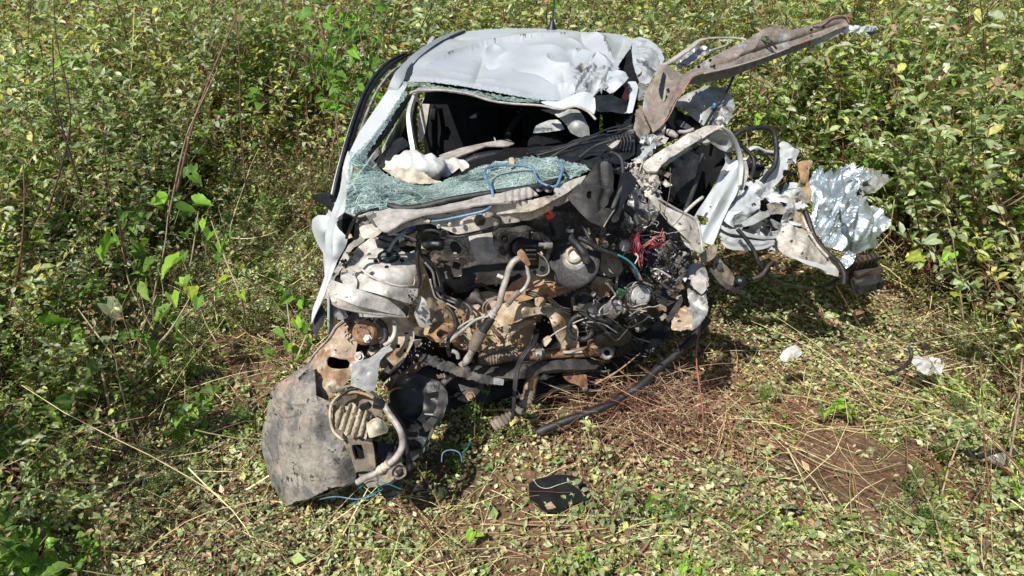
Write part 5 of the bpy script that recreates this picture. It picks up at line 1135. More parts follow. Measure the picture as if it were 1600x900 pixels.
panel("sump_cover", BLACK, [(926, 510, 2.58), (945, 503, 2.6), (970, 506, 2.62), (986, 516, 2.62), (986, 532, 2.6), (972, 540, 2.58), (950, 540, 2.56), (930, 534, 2.55), (922, 522, 2.56)], extra=[(955, 522, 2.52)], step=4, th=.01, crum=.002)
T("coolant_hose", RUBBER, [(905, 492, 2.56), (894, 500, 2.55), (889, 514, 2.54), (895, 526, 2.53), (908, 530, 2.53), (918, 528, 2.53), (925, 518, 2.54), (922, 504, 2.55), (914, 490, 2.56)], 4.6, k=8)
T("coolant_hose", RUBBER, [(897, 480, 2.6), (896, 466, 2.6), (903, 456, 2.6), (914, 452, 2.6), (926, 458, 2.6), (938, 468, 2.59)], 4, k=8)
T("hose_clip", TRIM, [(924, 457, 2.59), (929, 460, 2.59)], 5)
panel("radiator_scrap", DUSTBLK, [(902, 466, 2.64), (912, 460, 2.64), (922, 466, 2.63), (918, 480, 2.6), (904, 482, 2.6)], step=3, crum=.006, freq=12)
r_ = np.random.default_rng(91)
for i in range(26):
    a = np.array([r_.uniform(900, 985), r_.uniform(468, 520), r_.uniform(2.48, 2.56)]); P__ = [tuple(a)]
    d_ = r_.normal(size=2) * 9
    for k in range(4): d_ = d_ + r_.normal(size=2) * 5; a = a + np.array([d_[0], d_[1] * .6, r_.normal() * .01]); P__.append(tuple(a))
    T("harness_wire", (RUBBER, BLACK, STEEL, HOSEW)[i % 4], P__, r_.uniform(.8, 1.9), n=5, k=5)
for i, pp in enumerate(([(905, 487, 2.5), (925, 500, 2.48), (945, 515, 2.47), (962, 532, 2.47), (976, 520, 2.48), (985, 508, 2.5)], [(900, 482, 2.52), (930, 492, 2.5), (950, 505, 2.49), (972, 512, 2.5)])): T("formed_pipe", RUBBER, pp, 1.6)
# wiring on the inner side, left of centre
T("harness_main", RUBBER, [(643, 352, 2.5), (656, 363, 2.5), (653, 376, 2.5), (652, 395, 2.48), (653, 418, 2.47), (656, 436, 2.47), (652, 450, 2.46)], 3.0, k=7)
T("harness_main", RUBBER, [(655, 372, 2.48), (662, 362, 2.46), (678, 360, 2.45), (695, 367, 2.45), (714, 370, 2.45), (745, 364, 2.45), (768, 360, 2.45), (780, 352, 2.44), (781, 342, 2.44), (770, 336, 2.44)], 2.6, k=7)
T("harness_branch", BLACK, [(655, 378, 2.48), (658, 398, 2.5), (672, 410, 2.5), (684, 424, 2.5), (690, 446, 2.5), (693, 470, 2.48)], 2.6, k=7)
T("fuel_line", STEEL, [(664, 410, 2.5), (676, 425, 2.5), (680, 445, 2.5), (686, 462, 2.5), (702, 470, 2.5), (722, 478, 2.5), (728, 492, 2.5)], 2.0, k=7)
T("fuel_line", STEEL, [(668, 406, 2.51), (682, 422, 2.51), (688, 444, 2.51), (694, 460, 2.51), (710, 468, 2.51), (732, 478, 2.51), (738, 492, 2.51)], 2.0, k=7)
T("fuel_line", HOSEW, [(672, 436, 2.49), (676, 452, 2.49), (682, 466, 2.49), (700, 475, 2.49), (716, 484, 2.49)], 1.6, k=7)
block("line_clip", BLACK, (686, 452, 2.48), (.03, .02, .015), (0, 20, 0), .003)
block("line_clip", BLACK, (716, 474, 2.48), (.02, .03, .03), (0, 30, 0), .004)
T("wing_lead", RUBBER, [(698, 478, 2.5), (708, 490, 2.48), (712, 510, 2.46), (702, 526, 2.45), (700, 545, 2.44), (703, 556, 2.44)], 3.2, k=7)
T("wing_lead", TRIM, [(706, 548, 2.43), (714, 552, 2.43), (716, 560, 2.43)], 3.4)
shards("connector_bundle", BLACK, [(645, 455, 2.46), (650, 470, 2.46), (643, 480, 2.46)], 26, 1.5, 4.5, 2.5, kind='stuff')
shards("connector_bundle", RUST, [(716, 490, 2.56), (726, 505, 2.55), (722, 520, 2.55)], 26, 1.5, 4.5, 3, kind='stuff')
T("strut_wire", DIRTYW, [(606, 365, 2.5), (625, 367, 2.5), (640, 370, 2.5), (652, 376, 2.5)], 1.8)
panel("tower_rear_plate", BLACK, [(586, 370, 2.66), (600, 364, 2.68), (622, 366, 2.7), (626, 384, 2.66), (612, 392, 2.63), (590, 388, 2.62)], step=4, crum=.008, freq=9)
panel("torn_inner_web", CREAM, [(744, 545, 2.6), (760, 522, 2.6), (776, 512, 2.6), (790, 520, 2.6), (786, 540, 2.58), (768, 552, 2.56)], step=4, crum=.012, freq=8)
T("steel_branch", RUST, [(762, 505, 2.54), (774, 518, 2.54), (788, 536, 2.54)], 3.2)
T("steel_branch", RUST, [(738, 516, 2.52), (756, 524, 2.53), (772, 538, 2.54)], 2.6)
shards("hanging_leaf_clump", CREAM, [(800, 528, 2.52), (812, 540, 2.5), (803, 552, 2.5), (818, 528, 2.52)], 40, 1.2, 3.6, 2.4, kind='stuff', thick=.05)
# ---- black plastics and the crushed right half
panel("cowl_grille", BLACK, [(824, 238, 2.96), (845, 230, 3.0), (872, 222, 3.02), (920, 214, 3.04), (960, 203, 3.06), (988, 196, 3.06), (992, 215, 3.0), (992, 240, 2.92), (968, 252, 2.84), (935, 246, 2.84), (905, 250, 2.82), (876, 252, 2.82), (850, 245, 2.88)],
      step=4, wob=.004, wf=5, crum=.014, freq=6, th=.003)
T("wiper_arm", BLACK, [(822, 240, 2.9), (850, 236, 2.92), (885, 227, 2.94), (920, 214, 2.98), (955, 200, 3.02), (988, 194, 3.04)], 2.6, flat=.5)
T("wiper_blade", DUSTBLK, [(838, 243, 2.88), (870, 234, 2.9), (905, 222, 2.93), (935, 212, 2.96)], 1.8)
T("grille_slat", DUSTBLK, [(860, 246, 2.84), (884, 232, 2.88), (905, 224, 2.9)], 1.6)
T("grille_slat", DUSTBLK, [(905, 246, 2.82), (930, 228, 2.86), (960, 218, 2.9)], 1.8)
for i in range(7): T("grille_slat", BLACK, [(952 + i * 5, 214 - i, 2.98), (956 + i * 5, 226 - i, 2.96), (953 + i * 5, 240 - i, 2.92)], 1.5)
for i in range(3): T("grille_bar", BLACK, [(948, 206 + i * 12, 3.0), (968, 203 + i * 12, 3.0), (990, 200 + i * 12, 3.0)], 1.6)
panel("plastic_scrap", TRIM, [(948, 226, 2.9), (960, 220, 2.9), (969, 219, 2.9), (966, 226, 2.88), (956, 232, 2.88)], step=3, crum=.006)
panel("torn_black_edge", BLACK, [(880, 254, 2.78), (905, 252, 2.78), (930, 247, 2.8), (950, 244, 2.82), (952, 256, 2.78), (930, 262, 2.74), (905, 258, 2.74)], step=3, crum=.01, freq=12, torn=1)
panel("air_box_cover", DUSTBLK, [(924, 266, 2.6), (932, 254, 2.64), (945, 250, 2.66), (956, 258, 2.66), (960, 272, 2.64), (958, 288, 2.6), (953, 306, 2.56), (950, 318, 2.52), (945, 326, 2.5), (934, 350, 2.44), (919, 344, 2.44), (903, 328, 2.46), (887, 309, 2.5), (896, 298, 2.52), (908, 288, 2.54)],
      holes=[[(917, 301), (923, 301), (925, 308), (920, 310), (916, 306)]], extra=[(935, 298, 2.545), (930, 320, 2.475)], step=3, crum=.010, freq=5, th=.006, lines=[[(887, 309), (945, 325)], [(912, 290), (955, 296)]], nfunc=lambda q: .02 * np.clip(1 - np.abs(q[:, 1] - 297 - (q[:, 0] - 930) * .15) / 12, 0, 1) - .015 * np.clip(1 - np.abs(q[:, 0] - 942) / 8, 0, 1))
panel("air_box_tray", DUSTBLK, [(961, 326, 2.5), (950, 342, 2.46), (943, 354, 2.44), (930, 350, 2.43), (919, 344, 2.43), (930, 334, 2.45), (945, 325, 2.48)], step=3, crum=.003, th=.008)
T("tray_rim", STEEL, [(961, 326, 2.49), (950, 343, 2.45), (943, 355, 2.43)], 1.2)
panel("black_side_guard", BLACK, [(972, 270, 2.62), (985, 270, 2.64), (995, 278, 2.64), (993, 292, 2.6), (982, 306, 2.56), (973, 322, 2.52), (966, 345, 2.46), (957, 346, 2.45), (957, 326, 2.5), (964, 300, 2.56)], step=4, wob=.01, wf=6, crum=.006, th=.008)
T("guard_pipe", DUSTBLK, [(953, 238, 2.7), (964, 242, 2.7), (972, 252, 2.68), (973, 280, 2.62), (968, 300, 2.56), (961, 316, 2.5), (957, 326, 2.48)], 3.2, k=7)
shards("plastic_crumbs", BLACK, [(940, 240, 2.76), (962, 256, 2.72), (975, 270, 2.7), (985, 260, 2.7)], 60, 2, 6, 4, kind='stuff')
block("red_connector", REDP, (857, 333, 2.56), (.045, .03, .03), (10, 50, 0), .006)
panel("crushed_inner_wing", SILVER, [(975, 330, 2.78), (985, 300, 2.8), (992, 286, 2.82), (1002, 300, 2.8), (1012, 318, 2.78), (1014, 345, 2.74), (1005, 358, 2.72), (992, 352, 2.72), (980, 350, 2.72)], step=3, crum=.022, freq=11, torn=.8)
panel("folded_scuttle", DIRTYW, [(978, 262, 2.86), (990, 252, 2.9), (1000, 248, 2.92), (1012, 252, 2.92), (1022, 270, 2.88), (1032, 285, 2.86), (1022, 300, 2.82), (1010, 304, 2.8), (998, 290, 2.8), (985, 275, 2.82)], step=3, crum=.022, freq=10, torn=.8)
shards("torn_metal_curls", TRIM, [(978, 258, 2.82), (990, 268, 2.8), (1008, 275, 2.8), (1022, 290, 2.8), (1030, 302, 2.8)], 44, 2, 6, 4, kind='stuff')
panel("crumpled_sill", SILVER, [(1012, 300, 2.84), (1026, 296, 2.86), (1036, 310, 2.86), (1030, 330, 2.82), (1020, 345, 2.78), (1012, 330, 2.8)], step=3, crum=.016, freq=12)
# big triangle
panel("bent_triangular_panel", DIRTYW, [(1011, 303, 2.72), (1020, 305, 2.72), (1029, 311, 2.73), (1041, 321, 2.74), (1056, 327, 2.75), (1070, 335, 2.76), (1082, 341, 2.76), (1090, 350, 2.76), (1093, 360, 2.74), (1096, 375, 2.72), (1098, 395, 2.68), (1092, 395, 2.67), (1085, 390, 2.67), (1074, 375, 2.67), (1060, 361, 2.67), (1048, 349, 2.68), (1035, 333, 2.69), (1022, 320, 2.7)],
      extra=[(1070, 355, 2.66)], step=3.4, wob=.005, wf=6, crum=.003, th=.006)
T("panel_rim", TRIM, [(1029, 310, 2.72), (1056, 326, 2.74), (1083, 340, 2.75), (1091, 350, 2.745), (1095, 370, 2.71), (1098, 394, 2.67)], 1.7)
panel("panel_underlip", TRIM, [(1062, 366, 2.68), (1070, 372, 2.68), (1078, 382, 2.67), (1086, 392, 2.66), (1080, 390, 2.66), (1070, 382, 2.67)], step=3)
# right A pillar / scuttle beam
panel("crushed_pillar", DIRTYW, [(1127, 196, 3.14), (1116, 195, 3.13), (1102, 197, 3.1), (1090, 201, 3.08), (1076, 209, 3.05), (1060, 218, 3.02), (1043, 229, 2.98), (1029, 238, 2.95), (1018, 246, 2.92), (1008, 252, 2.9), (1004, 262, 2.87), (1012, 268, 2.85), (1026, 268, 2.85), (1034, 258, 2.88), (1046, 247, 2.92), (1062, 238, 2.96), (1080, 226, 3.0), (1096, 216, 3.04), (1110, 208, 3.08), (1122, 202, 3.11)],
      extra=[(1080, 216, 3.0), (1040, 240, 2.9)], step=3, wob=.006, wf=7, crum=.006, freq=9, th=.012, torn=.3)
panelstrip("pillar_underside", SILVER, [(1124, 202, 3.15), (1100, 216, 3.1), (1075, 231, 3.04), (1050, 247, 2.96), (1034, 260, 2.9)], [4, 7, 9, 10, 5], crum=.004, th=.01)
panel("crumpled_hinge_plate", SILVER, [(1000, 232, 3.04), (1010, 226, 3.06), (1022, 222, 3.08), (1026, 228, 3.05), (1018, 240, 3.0), (1008, 250, 2.96), (996, 252, 2.94), (988, 250, 2.94), (998, 244, 2.98)], step=3, crum=.012, freq=12, torn=.6)
panelstrip("torn_white_tongue", WHITE, [(988, 250, 2.9), (1002, 246, 2.92), (1012, 234, 2.96), (1023, 226, 3.0)], [3, 8, 9, 5], crum=.006, torn=.7)
shards("torn_white_scraps", WHITE, [(1003, 222, 3.0), (1010, 215, 3.02), (1020, 218, 3.02), (1000, 235, 2.98)], 16, 3, 8, 4, kind='stuff', thick=.1)
panel("crushed_column", SILVER, [(1020, 205, 3.14), (1032, 198, 3.16), (1040, 192, 3.16), (1038, 210, 3.12), (1035, 228, 3.08), (1022, 232, 3.06), (1008, 226, 3.06), (1004, 214, 3.1)], step=3, crum=.018, freq=11)
panel("olive_torn_skin", PINK, [(992, 178, 3.28), (1002, 166, 3.32), (1010, 172, 3.3), (1014, 186, 3.26), (1018, 200, 3.2), (1012, 210, 3.16), (1000, 222, 3.1), (994, 210, 3.14), (991, 195, 3.2)], step=3, crum=.014, freq=9, torn=.5)
# dark cavity behind the beam
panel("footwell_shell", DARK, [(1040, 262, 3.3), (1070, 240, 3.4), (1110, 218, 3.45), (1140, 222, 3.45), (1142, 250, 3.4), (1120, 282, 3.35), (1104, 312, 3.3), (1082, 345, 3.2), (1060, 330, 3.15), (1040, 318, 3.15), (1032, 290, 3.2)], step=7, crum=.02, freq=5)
panel("seat_side", BLACK, [(1056, 240, 3.22), (1080, 232, 3.26), (1096, 240, 3.26), (1092, 275, 3.2), (1078, 312, 3.14), (1062, 318, 3.1), (1054, 280, 3.15)], step=6, wob=.02, wf=4, th=.04)
T("cavity_strut", DUSTBLK, [(1098, 240, 3.2), (1092, 270, 3.16), (1082, 300, 3.1), (1070, 330, 3.0)], 3.5)
T("cavity_strut", DIRTYW, [(1098, 308, 3.05), (1085, 318, 3.0), (1068, 334, 2.95)], 2.6)
T("cavity_strut", GREYP, [(1100, 246, 3.24), (1094, 262, 3.22), (1091, 276, 3.2)], 2.6, flat=.4)
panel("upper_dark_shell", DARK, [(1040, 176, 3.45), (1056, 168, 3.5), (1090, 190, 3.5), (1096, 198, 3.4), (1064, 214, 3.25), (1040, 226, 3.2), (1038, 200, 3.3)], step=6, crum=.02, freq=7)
panel("dark_fin", DUSTBLK, [(1054, 190, 3.3), (1064, 187, 3.3), (1078, 196, 3.28), (1084, 203, 3.26), (1074, 202, 3.26), (1062, 198, 3.28)], step=3, th=.006)
T("column_stub", TRIM, [(1042, 206, 3.18), (1050, 209, 3.16), (1058, 214, 3.14)], 6, taper=[.8, 1, .5])
T("column_stub", TRIM, [(1060, 206, 3.24), (1072, 206, 3.2), (1084, 202, 3.18)], 3)
# perforated plate
panel("perforated_plate", GREYP, [(1066, 150, 3.56), (1077, 146, 3.56), (1092, 138, 3.58), (1106, 133, 3.6), (1118, 136, 3.6), (1133, 138, 3.6), (1143, 150, 3.58), (1148, 166, 3.54), (1140, 184, 3.48), (1133, 198, 3.42), (1118, 200, 3.42), (1100, 197, 3.42), (1088, 189, 3.44), (1076, 178, 3.48), (1066, 170, 3.5), (1052, 168, 3.52), (1058, 158, 3.55)],
      holes=[[(x - s, y - s), (x + s, y - s), (x + s, y + s), (x - s, y + s)] for x, y, s in ((1077, 157, 1.2), (1088, 145, 1.8), (1094, 156, 1.2), (1102, 165, 1.6), (1086, 170, 1.7), (1085, 176, 1.2), (1095, 175, 1.1), (1107, 154, 1.1))],
      extra=[(1100, 165, 3.48)], step=2.6, wob=.008, wf=5, crum=.006, freq=7, th=.003)
panel("crinkled_plate_corner", SILVER, [(1104, 196, 3.4), (1112, 176, 3.44), (1124, 166, 3.46), (1146, 166, 3.5), (1142, 184, 3.44), (1132, 200, 3.38), (1116, 202, 3.38)], step=2.6, crum=.012, freq=15)
T("dangling_rod", RUBBER, [(1150, 108, 3.7), (1138, 138, 3.55), (1124, 160, 3.46), (1112, 178, 3.4), (1100, 200, 3.3)], 2.2)
lathe("rod_joint", BLUE, (1116, 165, 3.4), [(.006, -.012), (.009, -.008), (.009, .008), (.006, .012)], axis=(.3, .2, 1), n=10)
# silver bulge beside roof
panel("dented_rear_arch", CREASED, [(991, 61, 4.2), (1000, 58, 4.25), (1012, 62, 4.25), (1021, 68, 4.2), (1033, 80, 4.1), (1037, 93, 4.0), (1030, 108, 3.85), (1020, 122, 3.7), (1014, 131, 3.62), (1002, 125, 3.62), (994, 116, 3.68), (989, 100, 3.8), (988, 80, 4.0)],
      extra=[(1008, 92, 3.82)], step=2.5, crum=.012, freq=7, th=.005)
panel("arch_rim", WHITE, [(990, 60, 4.18), (999, 57, 4.22), (1012, 61, 4.2), (1024, 69, 4.15), (1034, 80, 4.08), (1038, 92, 3.98), (1033, 102, 3.88), (1030, 92, 3.96), (1022, 78, 4.06), (1010, 69, 4.14), (998, 68, 4.12), (996, 90, 3.88), (1002, 112, 3.68), (996, 117, 3.64), (989, 98, 3.8), (987, 78, 3.98)], step=2.6, crum=.004, freq=9)
panel("grey_pillar_scrap", SILVER, [(998, 128, 3.55), (1010, 132, 3.52), (1014, 142, 3.48), (1006, 156, 3.4), (998, 160, 3.38), (994, 145, 3.46)], step=3, crum=.01, freq=10)
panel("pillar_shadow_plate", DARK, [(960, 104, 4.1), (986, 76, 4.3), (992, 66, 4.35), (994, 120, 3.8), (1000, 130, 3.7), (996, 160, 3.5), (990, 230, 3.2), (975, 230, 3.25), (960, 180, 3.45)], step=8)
# the long bent beam that sticks up to the right
def beam(q):
    x, y = q[:, 0], q[:, 1]; return .012 * np.sin((x - y) / 19.) 
BEAMC = [([(1320, 34), (1290, 44), (1240, 60), (1190, 76), (1140, 92), (1090, 108)], -.020, 8, 1), ([(1078, 112), (1062, 130), (1050, 160), (1034, 192)], .020, 6, 0), ([(1090, 100), (1060, 116), (1046, 124)], -.016, 6, 0), ([(1200, 46), (1186, 62), (1170, 90)], .010, 6, 0), ([(1016, 140), (1024, 166), (1020, 196)], -.018, 6, 0)]
panel("bent_roof_beam", PINK, [(1328, 33, 3.95), (1322, 26, 3.96), (1310, 25, 3.95), (1298, 28, 3.93), (1284, 35, 3.9), (1260, 41, 3.85), (1238, 45, 3.8), (1226, 41, 3.78), (1210, 40, 3.75), (1198, 44, 3.72), (1186, 51, 3.7), (1170, 60, 3.66), (1150, 70, 3.62), (1120, 86, 3.56), (1096, 97, 3.5), (1080, 104, 3.46), (1066, 112, 3.42),
      (1052, 106, 3.42), (1040, 100, 3.42), (1029, 102, 3.42), (1022, 118, 3.38), (1012, 138, 3.32), (1006, 152, 3.28), (1004, 170, 3.24), (1012, 186, 3.18), (1018, 200, 3.14), (1020, 208, 3.12), (1030, 200, 3.13), (1044, 182, 3.16), (1054, 162, 3.2), (1064, 144, 3.24), (1076, 128, 3.28), (1082, 118, 3.3), (1100, 114, 3.36), (1133, 107, 3.46), (1158, 101, 3.52), (1184, 92, 3.58), (1214, 82, 3.66), (1240, 72, 3.72), (1266, 63, 3.8), (1286, 56, 3.85), (1302, 48, 3.9), (1316, 42, 3.93), (1326, 40, 3.94)],
      holes=[[(1036, 112), (1041, 118), (1039, 132), (1040, 146), (1044, 152), (1038, 160), (1031, 152), (1028, 140), (1032, 124)], [(1188, 60), (1196, 57), (1202, 58), (1194, 64), (1189, 66)], [(1218, 43), (1224, 43.5), (1222, 46.5), (1217, 46)]],
      extra=[(1160, 80, 3.52), (1240, 58, 3.72), (1050, 140, 3.26), (1100, 104, 3.40)], step=2.6, func=beam, wob=.008, wf=4, crum=.005, freq=6, th=.006, torn=.35, nfunc=crease_field(BEAMC, 1.), lines=[c[0] for c in BEAMC], mat2=GREYP, chips=lambda c: wobble(np.c_[c / 60., c[:, :1] * 0], 1.2, 41) > 1.25)
panelstrip("beam_return_flange", PINK, [(1300, 52, 3.95), (1262, 68, 3.86), (1214, 86, 3.74), (1180, 98, 3.66), (1140, 112, 3.56), (1100, 122, 3.46), (1078, 128, 3.38)], [5, 10, 9, 12, 18, 16, 6], wob=.004, th=.008)
panelstrip("beam_grey_liner", GREYP, [(1326, 42, 3.97), (1296, 57, 3.92), (1262, 70, 3.86), (1240, 78, 3.82)], [5, 10, 8, 3], th=.006)
T("beam_red_edge", REDTR, [(1270, 38, 3.86), (1285, 34, 3.88), (1300, 27, 3.91), (1312, 24.5, 3.93), (1322, 27, 3.94), (1327, 36, 3.93)], 1.1)
T("beam_red_edge", REDTR, [(1266, 62, 3.79), (1252, 67, 3.76), (1240, 72, 3.72)], 1.6)
T("beam_red_edge", REDTR, [(1082, 120, 3.28), (1070, 138, 3.23), (1056, 160, 3.18), (1044, 184, 3.13), (1028, 202, 3.1)], 1.1)
T("beam_white_edge", TRIM, [(1238, 73, 3.72), (1212, 83, 3.65), (1184, 93, 3.57), (1140, 106, 3.47), (1100, 115, 3.35)], 1.2)
T("beam_loop", TRIM, [(1166, 62, 3.68), (1150, 60, 3.68), (1130, 59, 3.64), (1108, 60, 3.6), (1092, 64, 3.56), (1080, 74, 3.52), (1060, 88, 3.48), (1044, 98, 3.44), (1032, 104, 3.42)], 4.5, flat=.5, k=7, taper=[.6, .9, .7, .7, .8, 1.1, 1, 1, .8])
T("beam_loop_end", GREYP, [(1138, 62, 3.64), (1136, 70, 3.63), (1126, 74, 3.6), (1108, 80, 3.56)], 2.0)
panel("silver_pocket", SILVER, [(1070, 84, 3.58), (1084, 72, 3.62), (1100, 68, 3.64), (1112, 74, 3.62), (1110, 82, 3.58), (1094, 92, 3.55), (1078, 100, 3.52), (1062, 106, 3.5), (1054, 98, 3.52)], step=2.6, crum=.02, freq=11)
panel("torn_tip", WHITE, [(1326, 40, 3.96), (1338, 40, 3.98), (1350, 42, 4.0), (1362, 40, 4.02), (1372, 43, 4.03), (1374, 49, 4.02), (1364, 50, 4.01), (1356, 56, 3.99), (1344, 53, 3.98), (1334, 50, 3.97), (1320, 52, 3.95), (1312, 52, 3.94)], step=2.6, crum=.012, freq=14, torn=.8)
panel("tip_gasket", BLACK, [(1352, 50, 3.99), (1364, 49, 4.0), (1374, 46, 4.01), (1372, 51, 4.0), (1360, 55, 3.99)], step=3, crum=.006)
panel("beam_inner_fold", GREYP, [(1036, 110, 3.46), (1042, 118, 3.44), (1040, 150, 3.36), (1036, 162, 3.34), (1028, 150, 3.36), (1030, 124, 3.42)], step=4)
for px_, py_ in ((1110, 94), (1092, 104), (1116, 103), (1287, 42), (1268, 46), (1044, 140)): lathe("beam_slot", DARK, (px_, py_, 3.44 if px_ < 1200 and px_ > 1060 else (3.82 if px_ > 1200 else 3.24)), [(.001, .002), (.006, .002), (.007, -.004)], axis=(0, -.8, .6), n=10)  # slots drawn as dark discs, their shade put in as colour
T("beam_strap", BLACK, [(1190, 62, 3.66), (1200, 66, 3.64), (1208, 70, 3.63), (1214, 77, 3.62)], 1.6)
T("beam_strap", BLACK, [(1196, 58, 3.66), (1204, 63, 3.64), (1210, 69, 3.63)], 1.4)
shards("torn_flake", WHITE, [(1148, 83, 3.5), (1156, 78, 3.5)], 3, 1.5, 3, 1, kind='stuff', thick=.1)

# ---- door sill, right side wreckage
def rib(q): return .012 * np.sin((q[:, 0] + .52 * q[:, 1]) / 4.2)
panel("bent_sill", WHITE, [(1132, 238, 3.36), (1142, 250, 3.34), (1153, 250, 3.34), (1159, 262, 3.32), (1158, 282, 3.28), (1150, 304, 3.22), (1140, 322, 3.17), (1130, 342, 3.12), (1122, 362, 3.07), (1114, 382, 3.02), (1103, 380, 3.02), (1096, 378, 3.02), (1091, 362, 3.06), (1085, 341, 3.1), (1096, 322, 3.15), (1107, 304, 3.2), (1118, 288, 3.25), (1126, 270, 3.3), (1135, 254, 3.34)],
      holes=[[(1088, 336), (1096, 337), (1107, 341), (1106, 350), (1098, 352), (1092, 345)], [(1109, 322), (1112, 322), (1112, 325), (1109, 325)]], step=3.2, func=rib, crum=.003, freq=6, th=.006, extra=[(1120, 310, 3.13)])
T("sill_arc", WHITE, [(1126, 198, 3.2), (1138, 206, 3.24), (1148, 222, 3.28), (1155, 240, 3.3), (1158, 262, 3.3), (1156, 290, 3.24)], 5, taper=[.5, 1, 1.1, 1, 1, .7], flat=.6)
panel("arc_lining", GREYP, [(1116, 204, 3.26), (1128, 204, 3.26), (1140, 216, 3.3), (1146, 234, 3.32), (1136, 238, 3.32), (1122, 232, 3.3), (1108, 222, 3.28), (1104, 212, 3.26)], step=4, wob=.01, wf=6, extra=[(1126, 220, 3.36)])
panel("pale_torn_tab", TRIM, [(1098, 220, 3.16), (1104, 216, 3.18), (1110, 222, 3.17), (1104, 228, 3.15), (1098, 226, 3.15)], step=3, crum=.006)
panelstrip("inner_edge_strip", TRIM, [(1163, 252, 3.34), (1165, 270, 3.32), (1160, 290, 3.28), (1152, 306, 3.24)], [6, 8, 7, 3], crum=.004)
panel("door_crush", WHITE, [(1219, 222, 3.66), (1230, 221, 3.68), (1241, 225, 3.68), (1247, 233, 3.66), (1247, 246, 3.62), (1246, 254, 3.6), (1240, 246, 3.6), (1233, 247, 3.6), (1231, 262, 3.54), (1222, 280, 3.48), (1208, 292, 3.44), (1196, 300, 3.4), (1188, 308, 3.38), (1200, 306, 3.38), (1214, 299, 3.4), (1228, 300, 3.42), (1241, 306, 3.42), (1249, 318, 3.4),
      (1247, 332, 3.36), (1236, 334, 3.34), (1222, 332, 3.32), (1213, 330, 3.3), (1207, 318, 3.32), (1198, 320, 3.3), (1186, 322, 3.28), (1180, 334, 3.24), (1170, 344, 3.2), (1160, 352, 3.16), (1148, 356, 3.12), (1136, 350, 3.12), (1128, 340, 3.14), (1132, 326, 3.18), (1146, 314, 3.24), (1160, 302, 3.3), (1174, 288, 3.36), (1190, 276, 3.42), (1204, 266, 3.48), (1215, 254, 3.54), (1218, 238, 3.6)],
      holes=[[(1176, 317), (1181, 316), (1183, 320), (1178, 322)], [(1234, 248), (1242, 246), (1245, 262), (1238, 266)]], extra=[(1190, 295, 3.3), (1225, 316, 3.32), (1160, 330, 3.12)], step=2.8, crum=.018, freq=7, wob=.01, wf=6, th=.003, torn=.3)
panel("door_dirty_patch", CREAM, [(1215, 308, 3.34), (1228, 305, 3.35), (1240, 312, 3.35), (1240, 324, 3.33), (1230, 328, 3.31), (1218, 322, 3.31)], step=3, crum=.008, freq=9)
for i, (dy, w_, mt) in enumerate(((0, 5, WHITE), (7, 4, BLACK), (13, 6, WHITE), (20, 4, GREYP), (26, 4, WHITE))):
    panelstrip("folded_door_edge", mt, [(1123 + i, 352 + dy, 3.1 - i * .01), (1140, 361 + dy, 3.08 - i * .01), (1165, 366 + dy * .9, 3.08 - i * .01), (1190, 372 + dy * .6, 3.1 - i * .01), (1210, 372 + dy * .35, 3.12 - i * .01)], [w_ * .7, w_ * 1.2, w_ * 1.2, w_, w_ * .5], crum=.004, th=.006)
panel("crushed_pocket", BLACK, [(1190, 330, 3.34), (1204, 322, 3.36), (1216, 330, 3.36), (1236, 338, 3.36), (1240, 352, 3.32), (1224, 362, 3.28), (1204, 368, 3.24), (1192, 352, 3.28)], step=4, crum=.02, freq=9)
panel("grey_fold", GREYP, [(1158, 348, 3.14), (1172, 340, 3.16), (1186, 332, 3.18), (1200, 330, 3.2), (1204, 336, 3.18), (1190, 344, 3.14), (1174, 352, 3.11), (1163, 354, 3.1)], step=3, crum=.006)
panel("silver_fold", SILVER, [(1204, 340, 3.2), (1212, 345, 3.2), (1228, 354, 3.18), (1222, 360, 3.15), (1208, 354, 3.16)], step=3, crum=.01, freq=12)
panel("dirty_pillar_stub", CREAM, [(1245, 256, 3.56), (1254, 252, 3.57), (1262, 250, 3.57), (1270, 254, 3.56), (1266, 266, 3.52), (1264, 282, 3.48), (1267, 306, 3.42), (1262, 326, 3.36), (1264, 342, 3.32), (1272, 356, 3.28), (1277, 370, 3.24), (1266, 374, 3.2), (1252, 368, 3.18), (1241, 360, 3.18), (1240, 340, 3.24), (1246, 320, 3.32), (1247, 296, 3.4), (1249, 276, 3.48)],
      holes=[[(1251, 286), (1261, 285), (1260, 290), (1252, 291)]], step=3, crum=.014, freq=9, wob=.006, th=.004, torn=.5)
panel("crushed_front_door_end", DIRTYW, [(1221, 357, 3.12), (1230, 354, 3.14), (1242, 356, 3.15), (1254, 364, 3.15), (1266, 374, 3.14), (1280, 386, 3.13), (1296, 400, 3.12), (1310, 413, 3.12), (1312, 424, 3.09), (1307, 433, 3.06), (1296, 428, 3.05), (1283, 420, 3.04), (1262, 411, 3.02), (1240, 404, 3.0), (1226, 396, 3.0), (1217, 388, 3.02), (1214, 372, 3.06)],
      extra=[(1256, 388, 3.02)], step=3, crum=.014, freq=7, wob=.006, wf=6, th=.004, torn=.3)
panel("door_end_face", WHITE, [(1230, 398, 2.98), (1250, 404, 2.99), (1275, 410, 3.0), (1302, 420, 3.02), (1300, 428, 3.01), (1280, 419, 2.99), (1255, 411, 2.97)], step=3, crum=.004)
T("window_seal", RUBBER, [(1258, 328, 3.3), (1264, 346, 3.26), (1272, 368, 3.2), (1284, 386, 3.14), (1298, 400, 3.1), (1311, 412, 3.08), (1319, 428, 3.04), (1318, 445, 3.0)], 3.6, k=7)
T("window_channel", DIRTYW, [(1254, 338, 3.28), (1262, 358, 3.22), (1276, 382, 3.14), (1294, 402, 3.08)], 2.2)
